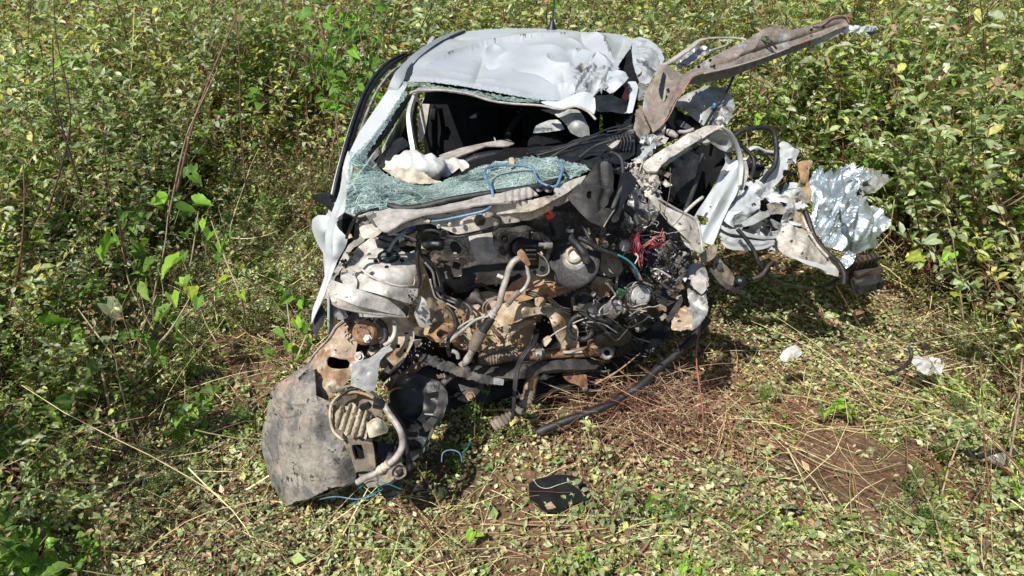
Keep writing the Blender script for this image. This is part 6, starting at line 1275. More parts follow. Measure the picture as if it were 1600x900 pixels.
T("looped_cable", RUBBER, [(1147, 213, 3.5), (1160, 204, 3.52), (1178, 200, 3.55), (1196, 199, 3.58), (1207, 204, 3.58), (1212, 218, 3.56), (1213, 240, 3.5), (1210, 258, 3.46), (1200, 272, 3.42), (1190, 284, 3.38)], 3.8, k=8)
T("looped_cable", RUBBER, [(1150, 222, 3.48), (1164, 232, 3.48), (1176, 246, 3.46), (1178, 262, 3.42), (1172, 280, 3.36)], 3.0)
T("cross_tube", WHITE, [(1164, 238, 3.5), (1180, 230, 3.52), (1196, 236, 3.54), (1214, 238, 3.56)], 4.5, flat=.5)
T("cross_lead", BLACK, [(1180, 240, 3.48), (1198, 242, 3.5), (1206, 250, 3.48), (1212, 258, 3.46)], 2.2)
panel("pocket_backing", DARK, [(1160, 250, 3.75), (1180, 244, 3.8), (1195, 262, 3.75), (1180, 282, 3.65), (1164, 296, 3.55), (1158, 280, 3.6)], step=6)
T("ground_wire", RUBBER, [(1152, 358, 3.0), (1166, 374, 2.98), (1178, 392, 2.96), (1184, 408, 2.94), (1196, 426, 2.95), (1214, 440, 3.0), (1240, 448, 3.05), (1270, 450, 3.1), (1296, 444, 3.15), (1314, 432, 3.2)], 3.2, k=7)
T("ground_wire", DUSTBLK, [(1176, 436, 2.9), (1190, 430, 2.92), (1202, 414, 2.96), (1210, 410, 2.98), (1216, 420, 2.98)], 3)
# lower crushed corner
panel("crushed_leg", SILVER, [(1074, 452, 2.66), (1082, 436, 2.7), (1090, 424, 2.72), (1100, 414, 2.74), (1106, 428, 2.7), (1107, 446, 2.66), (1104, 462, 2.62), (1106, 478, 2.58), (1104, 494, 2.54), (1092, 510, 2.5), (1080, 514, 2.5), (1072, 500, 2.54), (1078, 480, 2.6)], step=3, crum=.016, freq=9, torn=.6)
panel("white_leg_skin", TRIM, [(1080, 436, 2.66), (1092, 428, 2.68), (1104, 436, 2.66), (1104, 452, 2.62), (1096, 460, 2.6), (1084, 452, 2.62)], step=3, crum=.008, freq=10)
panel("rusty_leg_face", RUSTWH, [(1048, 502, 2.56), (1056, 486, 2.6), (1068, 476, 2.62), (1082, 482, 2.6), (1086, 500, 2.54), (1082, 516, 2.5), (1066, 518, 2.5), (1052, 514, 2.52)], step=3, crum=.012, freq=9, torn=.8)
panel("dark_leg_fin", DUSTBLK, [(1040, 496, 2.58), (1052, 480, 2.62), (1064, 462, 2.66), (1067, 470, 2.64), (1058, 488, 2.59), (1044, 506, 2.54)], step=3, crum=.006)
panel("joint_scrap", BOOT, [(1094, 398, 2.74), (1106, 388, 2.8), (1118, 384, 2.84), (1121, 396, 2.8), (1112, 406, 2.76), (1100, 410, 2.72)], step=3, crum=.016, freq=10)
panel("grey_flag", BOOT, [(1116, 404, 2.86), (1122, 402, 2.86), (1132, 412, 2.86), (1142, 424, 2.86), (1149, 434, 2.85), (1148, 444, 2.82), (1138, 448, 2.8), (1126, 436, 2.8), (1116, 424, 2.8)], step=3, crum=.008, freq=8, th=.005)
panelstrip("flag_edge", DUSTBLK, [(1108, 418, 2.78), (1120, 432, 2.76), (1134, 446, 2.74), (1150, 454, 2.74), (1166, 458, 2.76)], [4, 6, 8, 8, 5], crum=.005)
panel("brown_tag", DUSTBLK, [(1118, 411, 2.84), (1128, 410, 2.84), (1130, 418, 2.82), (1122, 423, 2.81), (1117, 418, 2.82)], step=3)
lathe("ball_joint", BLACK, (1158, 440, 2.84), [(.002, .02), (.014, .018), (.024, .006), (.024, -.02)], axis=(.4, -.7, .4), n=16)
panel("silver_backing", GREYP, [(1068, 420, 2.84), (1082, 412, 2.86), (1098, 412, 2.86), (1092, 430, 2.82), (1078, 436, 2.8), (1070, 432, 2.82)], step=4, wob=.006)
panel("crushed_radiator", DUSTBLK, [(1010, 395, 2.8), (1030, 380, 2.84), (1055, 372, 2.86), (1076, 388, 2.84), (1080, 410, 2.8), (1066, 440, 2.76), (1056, 470, 2.7), (1035, 480, 2.66), (1020, 460, 2.7), (1012, 430, 2.74)], step=3.6, crum=.03, freq=8, wob=.01)
panel("black_lower_shell", BLACK, [(985, 380, 2.86), (1015, 370, 2.88), (1035, 400, 2.84), (1040, 450, 2.78), (1030, 500, 2.7), (1000, 520, 2.66), (975, 500, 2.7), (965, 450, 2.76), (970, 410, 2.82)], step=5, crum=.03, freq=7)
T("curved_bracket", DUSTBLK, [(1028, 432, 2.68), (1036, 444, 2.66), (1048, 452, 2.65), (1062, 454, 2.66)], 3.5, flat=.5)
T("curved_bracket", DIRTYW, [(1016, 424, 2.68), (1026, 420, 2.68), (1040, 428, 2.67), (1052, 436, 2.67)], 1.6)
# fragments: silver and brown pieces packed into the corner
def frag(name, mats_, n, box, s0, s1, seed, Y0=2.62, Y1=2.74, amp=.010):
    r = np.random.default_rng(seed)
    for i in range(n):
        x, y = r.uniform(box[0], box[2]), r.uniform(box[1], box[3]); s = r.uniform(s0, s1); k = r.integers(5, 8)
        th_ = np.sort(r.uniform(0, 6.28, k)); Y = np.interp(y, [box[1], box[3]], [Y1, Y0]) + r.normal() * .02
        tilt = r.normal(size=2) * .35
        pts = [(x + math.cos(a) * s * q, y + math.sin(a) * s * .8 * q, Y + (math.cos(a) * tilt[0] + math.sin(a) * tilt[1]) * s * .0025) for a, q in zip(th_, r.uniform(.6, 1.2, k))]
        area = 0
        for j in range(k): area += pts[j][0] * pts[(j + 1) % k][1] - pts[(j + 1) % k][0] * pts[j][1]
        if abs(area) < 20: continue
        panel(name, mats_[i % len(mats_)], pts, step=max(2.4, s * .4), crum=amp, freq=12, smooth=False, torn=.5, th=.003)
frag("metal_fragment", [SILVER, DUSTBLK, BOOT, SILVER, BLACK, DIRTYW], 34, (1008, 372, 1075, 450), 4, 10, 5, 2.66, 2.78)
frag("metal_fragment", [DUSTBLK, BLACK, BOOT, SILVER], 16, (935, 345, 1000, 400), 4, 9, 6, 2.62, 2.72)
frag("metal_fragment", [BOOT, DUSTBLK, CREAM, RUSTWH], 14, (1000, 450, 1060, 500), 4, 8, 7, 2.56, 2.66)
frag("metal_fragment", [SILVER, DIRTYW, GREYP], 10, (985, 300, 1020, 360), 5, 10, 8, 2.68, 2.76)
frag("metal_fragment", [CREAM, BOOT, DUSTBLK, RUST, BLACK], 16, (700, 490, 790, 550), 3, 8, 9, 2.54, 2.6)
frag("metal_fragment", [CREAM, BOOT, MUD, DUSTBLK], 14, (890, 440, 1000, 500), 3, 7, 10, 2.56, 2.64)
frag("metal_fragment", [BLACK, DUSTBLK, BOOT], 12, (600, 560, 700, 620), 3, 8, 12, 2.38, 2.44)
panel("inner_door_sheet", WHITE, [(1142, 300, 3.55), (1170, 284, 3.62), (1205, 292, 3.6), (1235, 286, 3.62), (1256, 300, 3.58), (1262, 340, 3.48), (1258, 378, 3.38), (1225, 392, 3.3), (1190, 384, 3.3), (1150, 378, 3.3), (1128, 360, 3.34), (1130, 330, 3.44)], step=3.4, crum=.035, freq=5, th=.003, torn=.6)
frag("metal_fragment", [WHITE, GREYP, WHITE, DIRTYW, WHITE, DARK], 34, (1135, 292, 1262, 392), 8, 19, 21, 3.02, 3.42, .016)
frag("metal_fragment", [WHITE, SILVER, DIRTYW, BLACK], 12, (1150, 245, 1240, 300), 6, 13, 22, 3.4, 3.62, .014)
frag("metal_fragment", [SILVER, DIRTYW, BOOT, DUSTBLK], 16, (1000, 215, 1045, 300), 5, 11, 23, 2.88, 3.1, .012)
frag("metal_fragment", [CREAM, BOOT, DUSTBLK, BLACK, MUD, RUST], 30, (665, 400, 905, 545), 4, 10, 24, 2.6, 2.78, .012)
frag("metal_fragment", [DIRTYW, TOWER, BOOT, CREAM], 14, (535, 345, 660, 400), 4, 9, 25, 2.54, 2.62, .010)
frag("metal_fragment", [BLACK, DUSTBLK, BOOT, DIRTYW], 14, (575, 500, 700, 600), 4, 9, 26, 2.3, 2.44, .010)
shards("metal_crumbs", SILVER, [(1020, 370, 2.7), (1045, 380, 2.72), (1030, 400, 2.7), (1055, 400, 2.72), (1020, 425, 2.66)], 120, 1.5, 4.5, 9, kind='stuff')
shards("dark_crumbs", BLACK, [(930, 350, 2.6), (975, 360, 2.66), (985, 400, 2.66), (1010, 440, 2.62), (1050, 440, 2.64)], 150, 1.5, 5, 10, kind='stuff')
shards("dirt_crumbs", BOOT, [(700, 480, 2.56), (760, 510, 2.56), (800, 520, 2.58), (880, 470, 2.6), (950, 440, 2.6), (1000, 490, 2.56)], 160, 1., 3.4, 10, kind='stuff')
shards("dirt_crumbs", CREAM, [(560, 500, 2.34), (620, 560, 2.32), (660, 540, 2.44), (700, 540, 2.46), (760, 540, 2.5)], 90, 1., 2.8, 9, kind='stuff')
# wires: red bundle and others
r_ = np.random.default_rng(17)
for i in range(15):
    x0, y0 = r_.uniform(992, 1004), r_.uniform(358, 366); x1, y1 = r_.uniform(994, 1014), r_.uniform(392, 420)
    bx = r_.uniform(-12, 10); Yq = r_.uniform(2.58, 2.64)
    T("red_wire", REDW if i % 3 else PINKW, [(x0, y0, Yq + .04), (x0 + bx * .6 - 2, y0 + 14, Yq), (x0 + bx, (y0 + y1) / 2 + 4, Yq - .01), (x1, y1, Yq - .01)], r_.uniform(.7, 1.1), n=5, k=6)
for i in range(10):
    x0, y0 = r_.uniform(1004, 1014), r_.uniform(380, 392); 
    T("red_wire", PINKW if i % 2 else REDW, [(x0, y0, 2.6), (x0 + 9, y0 - 6 + r_.normal() * 3, 2.58), (x0 + 20, y0 - 12 + r_.normal() * 5, 2.6), (x0 + 27, y0 - 16 + r_.normal() * 5, 2.62)], .9, n=5)
for i in range(24):
    a = np.array([r_.uniform(985, 1045), r_.uniform(335, 385), r_.uniform(2.6, 2.68)]); P__ = [tuple(a)]; d_ = r_.normal(size=2) * 4
    for k in range(4): d_ = d_ + r_.normal(size=2) * 3; a = a + np.array([d_[0], d_[1], r_.normal() * .012]); P__.append(tuple(a))
    T("loose_wire", (TRIM, STEEL, RUBBER, BOOT, STEEL, BLACK)[i % 6], P__, r_.uniform(.6, 1.2), n=5, k=5)
T("door_harness", RUBBER, [(905, 372, 2.56), (918, 378, 2.54), (935, 388, 2.54), (952, 394, 2.54), (968, 402, 2.54), (984, 412, 2.54), (994, 428, 2.52), (1002, 440, 2.52)], 4.5, k=7)
T("door_harness", TEALW, [(965, 398, 2.52), (980, 406, 2.51), (994, 420, 2.5), (1000, 438, 2.5)], 1.6)
T("door_harness", PINKW, [(985, 410, 2.51), (996, 424, 2.5), (1003, 438, 2.5)], 1.4)
T("door_harness", PALEPL, [(992, 412, 2.5), (997, 402, 2.52), (993, 396, 2.54)], 1.2)
T("bulkhead_hose", RUBBER, [(912, 352, 2.6), (918, 366, 2.57), (926, 382, 2.55), (940, 390, 2.55)], 4)
T("bulkhead_hose", PALEPL, [(919, 356, 2.56), (922, 366, 2.55)], 1.8)
T("corner_hose", RUBBER, [(972, 322, 2.64), (982, 328, 2.64), (992, 338, 2.62), (998, 352, 2.6)], 6)
panel("pocket_lining", DUSTBLK, [(948, 350, 2.7), (975, 358, 2.72), (992, 366, 2.72), (990, 398, 2.68), (972, 408, 2.66), (958, 396, 2.68), (950, 372, 2.7)], step=4, crum=.02, freq=8)
lathe("small_reservoir", STEEL, (976, 385, 2.6), [(.004, .02), (.02, .018), (.026, .006), (.026, -.02)], axis=(-.2, -.8, .4), n=16, dent=.003)

# ---- antenna on the roof
ant = lathe("antenna_base", BLACK, (862, 50.5, 4.9), [(.042, -.01), (.040, .01), (.022, .04), (.011, .07), (.002, .075)], axis=(.05, .1, 1), n=16)
V, F = tube_geo(spline([np.array(W(862, 44, 4.9)), np.array(W(863.5, 28, 4.95)), np.array(W(866, -6, 5.05))], 6), .006, 8)
place("antenna_rod", mesh_from("antenna_rod", V, F, BLACK), CAR)
panelstrip("rear_mirror_edge", WHITE, [(669, 76, 4.7), (671, 66, 4.8), (677, 57, 4.9)], [4, 6, 4], label="white edge of a rear door behind the roof rail")

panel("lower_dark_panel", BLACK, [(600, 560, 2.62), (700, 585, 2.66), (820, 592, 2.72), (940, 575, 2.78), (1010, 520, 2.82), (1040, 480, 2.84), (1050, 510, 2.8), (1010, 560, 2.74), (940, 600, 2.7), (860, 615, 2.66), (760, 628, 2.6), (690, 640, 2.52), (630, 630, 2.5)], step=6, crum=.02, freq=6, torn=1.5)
# ================================================================ loose things round the wreck
ROOT = None
f = thing("foil_sheet", W(1325, 400, 3.7), "large crumpled silver foil sheet caught on the right end of the wreck", "foil sheet")
def foil_pleats(q):
    a = np.arctan2(q[:, 0] - 1316, q[:, 1] - 215); d = np.hypot(q[:, 0] - 1316, q[:, 1] - 215)
    p = np.c_[q / 400., q[:, :1] * 0]
    t = a * 7.5 + .8 * wobble(p, 2.2, 8) + .25 * wobble(p, 6, 18); u = (q[:, 0] * .8 + q[:, 1]) / 44. + .7 * wobble(p, 3, 9)
    tri = lambda v: np.abs(v - np.floor(v) - .5) * 4 - 1
    return .026 * tri(t * .6) + .005 * tri(t * 1.7 + u * .6) + .016 * tri(u) * np.clip(wobble(p, 3, 10), 0, 1)
panel("foil_front", FOIL, [(1268, 272, 3.62), (1276, 268, 3.62), (1283, 263, 3.64), (1291, 268, 3.6), (1301, 270, 3.6), (1311, 262, 3.64), (1328, 257, 3.68), (1338, 259, 3.7), (1347, 266, 3.7), (1358, 268, 3.72), (1356, 280, 3.68), (1346, 292, 3.62), (1341, 304, 3.56), (1352, 315, 3.56), (1366, 322, 3.58), (1376, 332, 3.56), (1380, 342, 3.54), (1384, 352, 3.5), (1380, 364, 3.46), (1375, 372, 3.44), (1370, 386, 3.4),
      (1356, 388, 3.36), (1342, 397, 3.32), (1330, 394, 3.3), (1315, 392, 3.28), (1300, 388, 3.28), (1288, 382, 3.3), (1276, 366, 3.34), (1266, 348, 3.4), (1266, 320, 3.48), (1265, 295, 3.56)],
      extra=[(1300, 310, 3.40), (1330, 340, 3.36), (1320, 290, 3.52)], step=1.8, crum=.004, freq=14, wob=.016, wf=4, torn=.7, th=.001, parent=f, sharp=14, nfunc=foil_pleats)
panel("foil_wing", GREYP, [(1347, 265, 3.78), (1360, 264, 3.8), (1374, 266, 3.82), (1388, 271, 3.84), (1396, 278, 3.84), (1386, 286, 3.78), (1370, 298, 3.7), (1354, 304, 3.64), (1342, 300, 3.62), (1346, 284, 3.7)], step=3, crum=.022, freq=9, parent=f, label="outer corner of the foil, its shade put in as grey colour")  # grey material in place of foil: the corner's shade is in the colour
panel("foil_tail", FOIL, [(1318, 398, 3.24), (1328, 390, 3.26), (1336, 398, 3.24), (1332, 412, 3.2), (1322, 420, 3.18), (1314, 410, 3.2)], step=2.4, crum=.02, freq=14, parent=f, shade=False)
panel("foil_fold", FOIL, [(1312, 318, 3.3), (1324, 300, 3.36), (1330, 312, 3.34), (1332, 340, 3.26), (1336, 368, 3.2), (1330, 372, 3.2), (1322, 350, 3.22), (1314, 338, 3.26)], step=2.4, crum=.016, freq=12, parent=f, shade=False)

b = thing("charred_block", W(1350, 440, 3.28), "charred brown-black ribbed rubber block at the foot of the foil sheet", "rubber block")
block("block_core", CHAR, (1350, 424, 3.32), (.125, .10, .085), (10, -12, 10), .012, dent=.008, parent=b)
for i in range(6): block("tread_rib", CHAR, (1333 + i * 7, 412 - i * 1.5, 3.265), (.014, .03, .07), (30, -12, 8), .003, parent=b, dent=.002)
block("block_base", RUBBER, (1352, 442, 3.27), (.12, .10, .06), (5, -15, 5), .012, dent=.008, parent=b)

h = tube("black_hose", RUBBER, [(1107, 498, 2.84), (1098, 508, 2.82), (1088, 522, 2.78), (1072, 540, 2.74), (1050, 558, 2.7), (1027, 577, 2.66), (1000, 603, 2.6), (975, 618, 2.57), (946, 634, 2.54), (917, 646, 2.52), (888, 656, 2.5), (860, 667, 2.49), (838, 676, 2.48)], 6.3, n=10, k=8, parent=None, taper=[1, 1.2, 1, 1, .9, 1, 1.1, 1, 1, 1.1, 1, 1.1, .9])
tag(h, "long black rubber hose running from the wreck down over the dry twigs", "hose")
def onground(pts, lift=.02):
    return [(x, y, G(x, y, float(ground_z(*G(x, y)[:2])) + lift + (c_ - int(c_)) * 0)[1]) for x, y, c_ in pts]
m_ = panel("black_mat", BLACK, onground([(826, 756, 2.28), (840, 748, 2.3), (862, 742, 2.32), (890, 744, 2.32), (905, 746, 2.31), (918, 765, 2.27), (926, 778, 2.24), (910, 784, 2.22), (890, 786, 2.21), (872, 800, 2.19), (850, 798, 2.19), (840, 788, 2.2), (828, 782, 2.22)], .045), step=4, wob=.006, wf=5, crum=.004, parent=None, th=.006)
tag(m_, "flat black plastic piece lying among leaves in front of the wreck", "plastic piece")
w_ = panel("mat_wire", PALEPL, [(834, 750, 2.26), (842, 760, 2.25), (856, 764, 2.24), (874, 758, 2.24), (896, 756, 2.24), (906, 772, 2.22), (905, 773, 2.21), (894, 758, 2.23), (874, 760, 2.23), (856, 766, 2.23), (841, 762, 2.24), (833, 752, 2.25)], step=3, smooth=False, parent=m_, th=.002) if False else None
T("pale_string", PALEPL, onground([(834, 750, 2.29), (842, 760, 2.27), (856, 763, 2.26), (874, 757, 2.27), (897, 752, 2.28), (904, 762, 2.26), (914, 775, 2.23)], .055), .6, parent=m_, n=5)
s_ = panel("paper_scrap", PAPER, [(1218, 556, 2.86), (1224, 547, 2.89), (1234, 543, 2.9), (1246, 543, 2.9), (1252, 553, 2.87), (1246, 560, 2.85), (1236, 557, 2.855), (1228, 565, 2.83), (1221, 563, 2.84)], step=2.2, crum=.012, freq=12, parent=None, extra=[(1236, 552, 2.83)])
tag(s_, "small white paper scrap lying on cut grass, left of the crumpled bag", "paper scrap")
s_ = panel("plastic_bag", PAPER, [(1425, 560, 2.86), (1436, 554, 2.88), (1452, 556, 2.88), (1466, 562, 2.86), (1476, 574, 2.82), (1474, 584, 2.79), (1460, 580, 2.8), (1446, 586, 2.78), (1434, 578, 2.8), (1427, 570, 2.83)], step=2.2, torn=.6, crum=.020, freq=12, parent=None, extra=[(1450, 570, 2.78)])
tag(s_, "crumpled whitish plastic bag at the foot of the right thicket", "plastic bag")
bt = thing("plastic_bottle", W(1558, 716, 2.36), "crushed clear-grey plastic bottle lying in the weeds at the right edge", "bottle")
T("bottle_body", GREYP, [(1536, 712, 2.38), (1550, 712, 2.38), (1566, 718, 2.37), (1580, 726, 2.35)], 10, ribs=3, amp=.08, parent=bt, taper=[.5, 1, 1, .9])
T("bottle_cap", BLUE, [(1530, 712, 2.385), (1537, 712, 2.38)], 5, parent=bt)
dk = panel("dark_plastic_scrap", BLACK, onground([(1212, 802, 2.1), (1222, 792, 2.12), (1240, 792, 2.12), (1258, 800, 2.1), (1252, 806, 2.09), (1232, 803, 2.1)], .03), step=4, crum=.006, parent=None)
tag(dk, "small dark plastic scrap on the soil at lower right", "plastic scrap")
bs = tube("bent_black_stick", RUBBER, [(1512, 700, 2.36), (1522, 714, 2.34), (1545, 708, 2.36), (1575, 702, 2.38), (1590, 712, 2.36)], 3, parent=None)
tag(bs, "black bent stick just above the crushed bottle at the right edge", "stick")
bc_ = tube("black_cable_piece", RUBBER, [(1385, 585, 2.8), (1404, 578, 2.82), (1420, 566, 2.86), (1424, 552, 2.9), (1419, 542, 2.92)], 2.6, parent=None)
tag(bc_, "short black cable piece beside the crumpled whitish bag", "cable")

# stones and branches
ST = M("ground_stone", (.34, .24, .17), (.22, .15, .11), 12, (.45, .6), rough=.85, bump=.4)
stones = [(1375, 788, .022, "pinkish brown pebble on the bare soil patch"), (1360, 832, .03, "grey speckled stone below the bare soil patch"), (1272, 704, .016, "small pale pebble at the top of the bare soil patch"), (352, 830, .022, "brown stone among cut leaves at lower left")]
for i, (px_, py_, rr, lb) in enumerate(stones):
    gp = G(px_, py_, .0); gp = (gp[0], gp[1], float(ground_z(gp[0], gp[1])))
    o = lathe("stone", ST, gp, [(rr * .5, -.2 * rr), (rr, .1 * rr), (rr * 1.02, .4 * rr), (rr * .75, .75 * rr), (rr * .2, .9 * rr)], n=14, parent=None, world_c=True, dent=rr * .15)
    tag(o, lb, "stone", "stones on the ground")
def branch(name, pts, r, col, label, cat="branch", group=None, twigs=0):
    rr = np.random.default_rng(seed_of(label)); acc = Acc()
    P = np.array([W(*p) if name == "bare_stem" else W(p[0], p[1], min(p[2], G(p[0], p[1], float(ground_z(*G(p[0], p[1])[:2])) + .035)[1])) for p in pts]); S = spline(P, 6); dist = np.linalg.norm(P.mean(0) - [0, 0, CAM_H])
    V, F = tube_geo(S, np.linspace(1, .45, len(S)) * r * dist / FPX * (1 + .12 * np.sin(np.arange(len(S)) * 1.7)) * (.62 if name == 'bare_stem' else .85), 6); acc.add(V, F, np.array([col]))
    for i in range(twigs):
        k = rr.integers(len(S) // 4, len(S)); d = rr.normal(size=3) * (.10, .10, .06); Q = [S[k], S[k] + d * .5 + rr.normal(size=3) * .01, S[k] + d]
        V, F = tube_geo(spline(Q, 3), .0014, 3); acc.add(V, F, np.array([col]))
    o = place(name, acc.mesh(name, [STEM], True)); tag(o, label, cat, group); return o
SG = "tall bare stems leaning in the brush"
BR = [
 ("bare_stem", [(276, 300, 3.5), (300, 200, 3.55), (325, 130, 3.6), (350, 70, 3.65), (368, 30, 3.7)], 3.0, (.20, .11, .08), "long brown bare stem leaning right in the upper left brush", 4),
 ("bare_stem", [(262, 345, 3.45), (288, 225, 3.5), (308, 175, 3.55), (340, 108, 3.6)], 2.4, (.34, .25, .17), "paler peeled stem crossing beside the long brown one", 3),
 ("bare_stem", [(75, 330, 2.9), (110, 190, 3.0), (88, 60, 3.1), (84, 0, 3.2)], 2.0, (.07, .035, .03), "dark red upright stem near the upper left corner", 4),
 ("bare_stem", [(14, 490, 2.7), (32, 400, 2.75), (38, 320, 2.8), (36, 250, 2.9)], 2.6, (.13, .06, .045), "dark brown stem at the left edge of the picture", 3),
 ("bare_stem", [(128, 300, 3.0), (100, 210, 3.05), (86, 150, 3.1), (82, 60, 3.2)], 2.6, (.06, .035, .03), "blackish stem rising among grey leaves at upper left", 3),
 ("bare_stem", [(384, 290, 3.9), (376, 190, 3.95), (374, 90, 4.0), (366, 0, 4.1)], 2.0, (.15, .075, .05), "thin straight reddish stem left of the broad-leaved vine", 3),
 ("bare_stem", [(198, 420, 3.1), (184, 340, 3.1), (170, 290, 3.15), (160, 200, 3.2)], 2.2, (.11, .05, .04), "dark stem behind the broad-leaved sapling", 3),
 ("bare_stem", [(1540, 840, 2.0), (1545, 760, 2.1), (1538, 690, 2.25), (1532, 560, 2.5)], 3.2, (.22, .12, .06), "brown upright stem at the lower right with yellow bark", 4),
 ("bare_stem", [(1490, 790, 2.1), (1468, 800, 2.1), (1480, 740, 2.2), (1502, 680, 2.35)], 3.2, (.42, .34, .18), "yellow-barked bent stem stub right of the soil patch", 1),
 ("bare_stem", [(1440, 700, 2.4), (1460, 720, 2.35), (1470, 760, 2.2), (1482, 785, 2.12)], 2.6, (.16, .08, .06), "curved reddish stem beside the yellow-barked stub", 2),
 ("bare_stem", [(1575, 730, 2.3), (1590, 640, 2.4), (1597, 560, 2.6)], 2.8, (.28, .20, .15), "greyish stem against the right edge", 2),
 ("bare_stem", [(1390, 370, 3.9), (1400, 300, 3.9), (1425, 220, 3.95), (1450, 120, 4.0), (1470, 60, 4.05)], 1.7, (.42, .45, .16), "pale green straight stem standing out in the right thicket", 2),
 ("bare_stem", [(1180, 140, 4.9), (1120, 200, 4.6), (1240, 110, 5.0), (1290, 90, 5.0)], 1.4, (.38, .27, .18), "tan thin stem crossing under the bent beam", 2),
 ("fallen_branch", [(155, 560, 2.75), (172, 640, 2.6), (200, 740, 2.42), (208, 775, 2.35)], 2.6, (.42, .33, .27), "pale speckled thin branch leaning down at left", 3),
 ("fallen_branch", [(60, 600, 2.6), (100, 690, 2.45), (120, 760, 2.2), (150, 830, 2.05), (192, 900, 1.9)], 2.6, (.42, .42, .18), "long yellow-green stalk crossing the lower left corner", 2),
 ("fallen_branch", [(222, 775, 2.3), (226, 750, 2.35), (229, 725, 2.4)], 2.8, (.40, .36, .32), "short grey upright stick stub at lower left", 0),
 ("fallen_branch", [(788, 815, 2.1), (830, 820, 2.08), (905, 821, 2.08)], 2.6, (.36, .23, .14), "straight tan stalk below the black plastic piece", 2),
 ("fallen_branch", [(1027, 805, 2.15), (1018, 840, 2.04), (985, 880, 1.95), (960, 895, 1.92)], 2.8, (.30, .18, .13), "bent brown branch at the bottom middle", 2),
 ("fallen_branch", [(875, 850, 2.03), (890, 880, 1.98), (905, 905, 1.93)], 3.0, (.17, .10, .07), "dark brown stick running off the bottom edge", 1),
 ("fallen_branch", [(1240, 875, 1.96), (1300, 878, 1.97), (1370, 872, 1.99), (1410, 862, 2.01)], 3.2, (.24, .14, .10), "curved brown branch along the bottom below the soil patch", 3),
 ("fallen_branch", [(1100, 795, 2.14), (1160, 830, 2.07), (1210, 860, 2.0), (1260, 905, 1.9)], 2.4, (.22, .10, .07), "long reddish twig running to the lower right", 3),
 ("fallen_branch", [(1095, 500, 2.75), (1088, 560, 2.66), (1098, 640, 2.5), (1097, 690, 2.4)], 2.0, (.26, .10, .08), "red-brown forked twig below the crushed leg", 3),
 ("fallen_branch", [(1030, 640, 2.5), (1080, 638, 2.52), (1130, 643, 2.52)], 1.8, (.26, .12, .09), "horizontal reddish twig right of the black hose", 2),
 ("fallen_branch", [(1230, 700, 2.4), (1250, 740, 2.3), (1262, 770, 2.22), (1275, 800, 2.14)], 1.6, (.50, .46, .24), "pale straw stalk across the soil patch", 1),
 ("fallen_branch", [(1235, 700, 2.42), (1290, 728, 2.36), (1350, 738, 2.34), (1410, 722, 2.38)], 1.2, (.46, .42, .22), "thin yellow stalk arching over the soil patch", 1),
 ("fallen_branch", [(930, 600, 2.58), (965, 580, 2.62), (1000, 552, 2.68)], 2.2, (.42, .26, .14), "orange-tan stick above the black hose", 1),
]
for nm, pts, r, c, lb, tw_ in BR: branch(nm, pts, r, c, lb, "stem" if nm == "bare_stem" else "branch", SG if nm == "bare_stem" else "fallen branches and stalks", tw_)

# ---- broad-leaved plants, every large leaf its own part
def broad_mesh(seed, heart=True):
    """one soft leaf about 1 m long lying along +Y, scaled when placed"""
    r = np.random.default_rng(seed); n, m = 9, 7; V = []; C = []
    for i in range(n):
        t = i / (n - 1); w = math.sin(min(1, (t + .06) * 1.0) ** .62 * math.pi) ** .8 * .44 * (1 - .25 * t) if t < 1 else 0.0
        for j in range(m):
            s = (j / (m - 1) - .5) * 2
            back = -.12 * abs(s) * (1 - t) ** 3 * 2
            z = (.5 + .3 * math.sin(seed)) * abs(s) * w - (.25 + .2 * math.cos(seed * 2)) * t * t + .05 * math.sin(t * 17 + abs(s) * 6 + seed) * abs(s) + r.normal() * .012
            V.append((s * w, t * .95 + back, z)); k = .82 + .3 * abs(s) if j != m // 2 else 1.25
            C.append((k, k, k))
    F = []
    for i in range(n - 1):
        for j in range(m - 1):
            a = i * m + j; F += [(a, a + 1, a + m + 1), (a, a + m + 1, a + m)]
    return np.array(V), np.array(F), np.array(C)
BL = []
for i, base_c in enumerate([(.17, .34, .03), (.24, .42, .04), (.11, .22, .03), (.42, .50, .05), (.36, .42, .25)]):
    V, F, C = broad_mesh(900 + i); me = mesh_from("broad_leaf", V, F, BROAD, True, C * np.array(base_c)); BL.append(me)
from mathutils import Euler
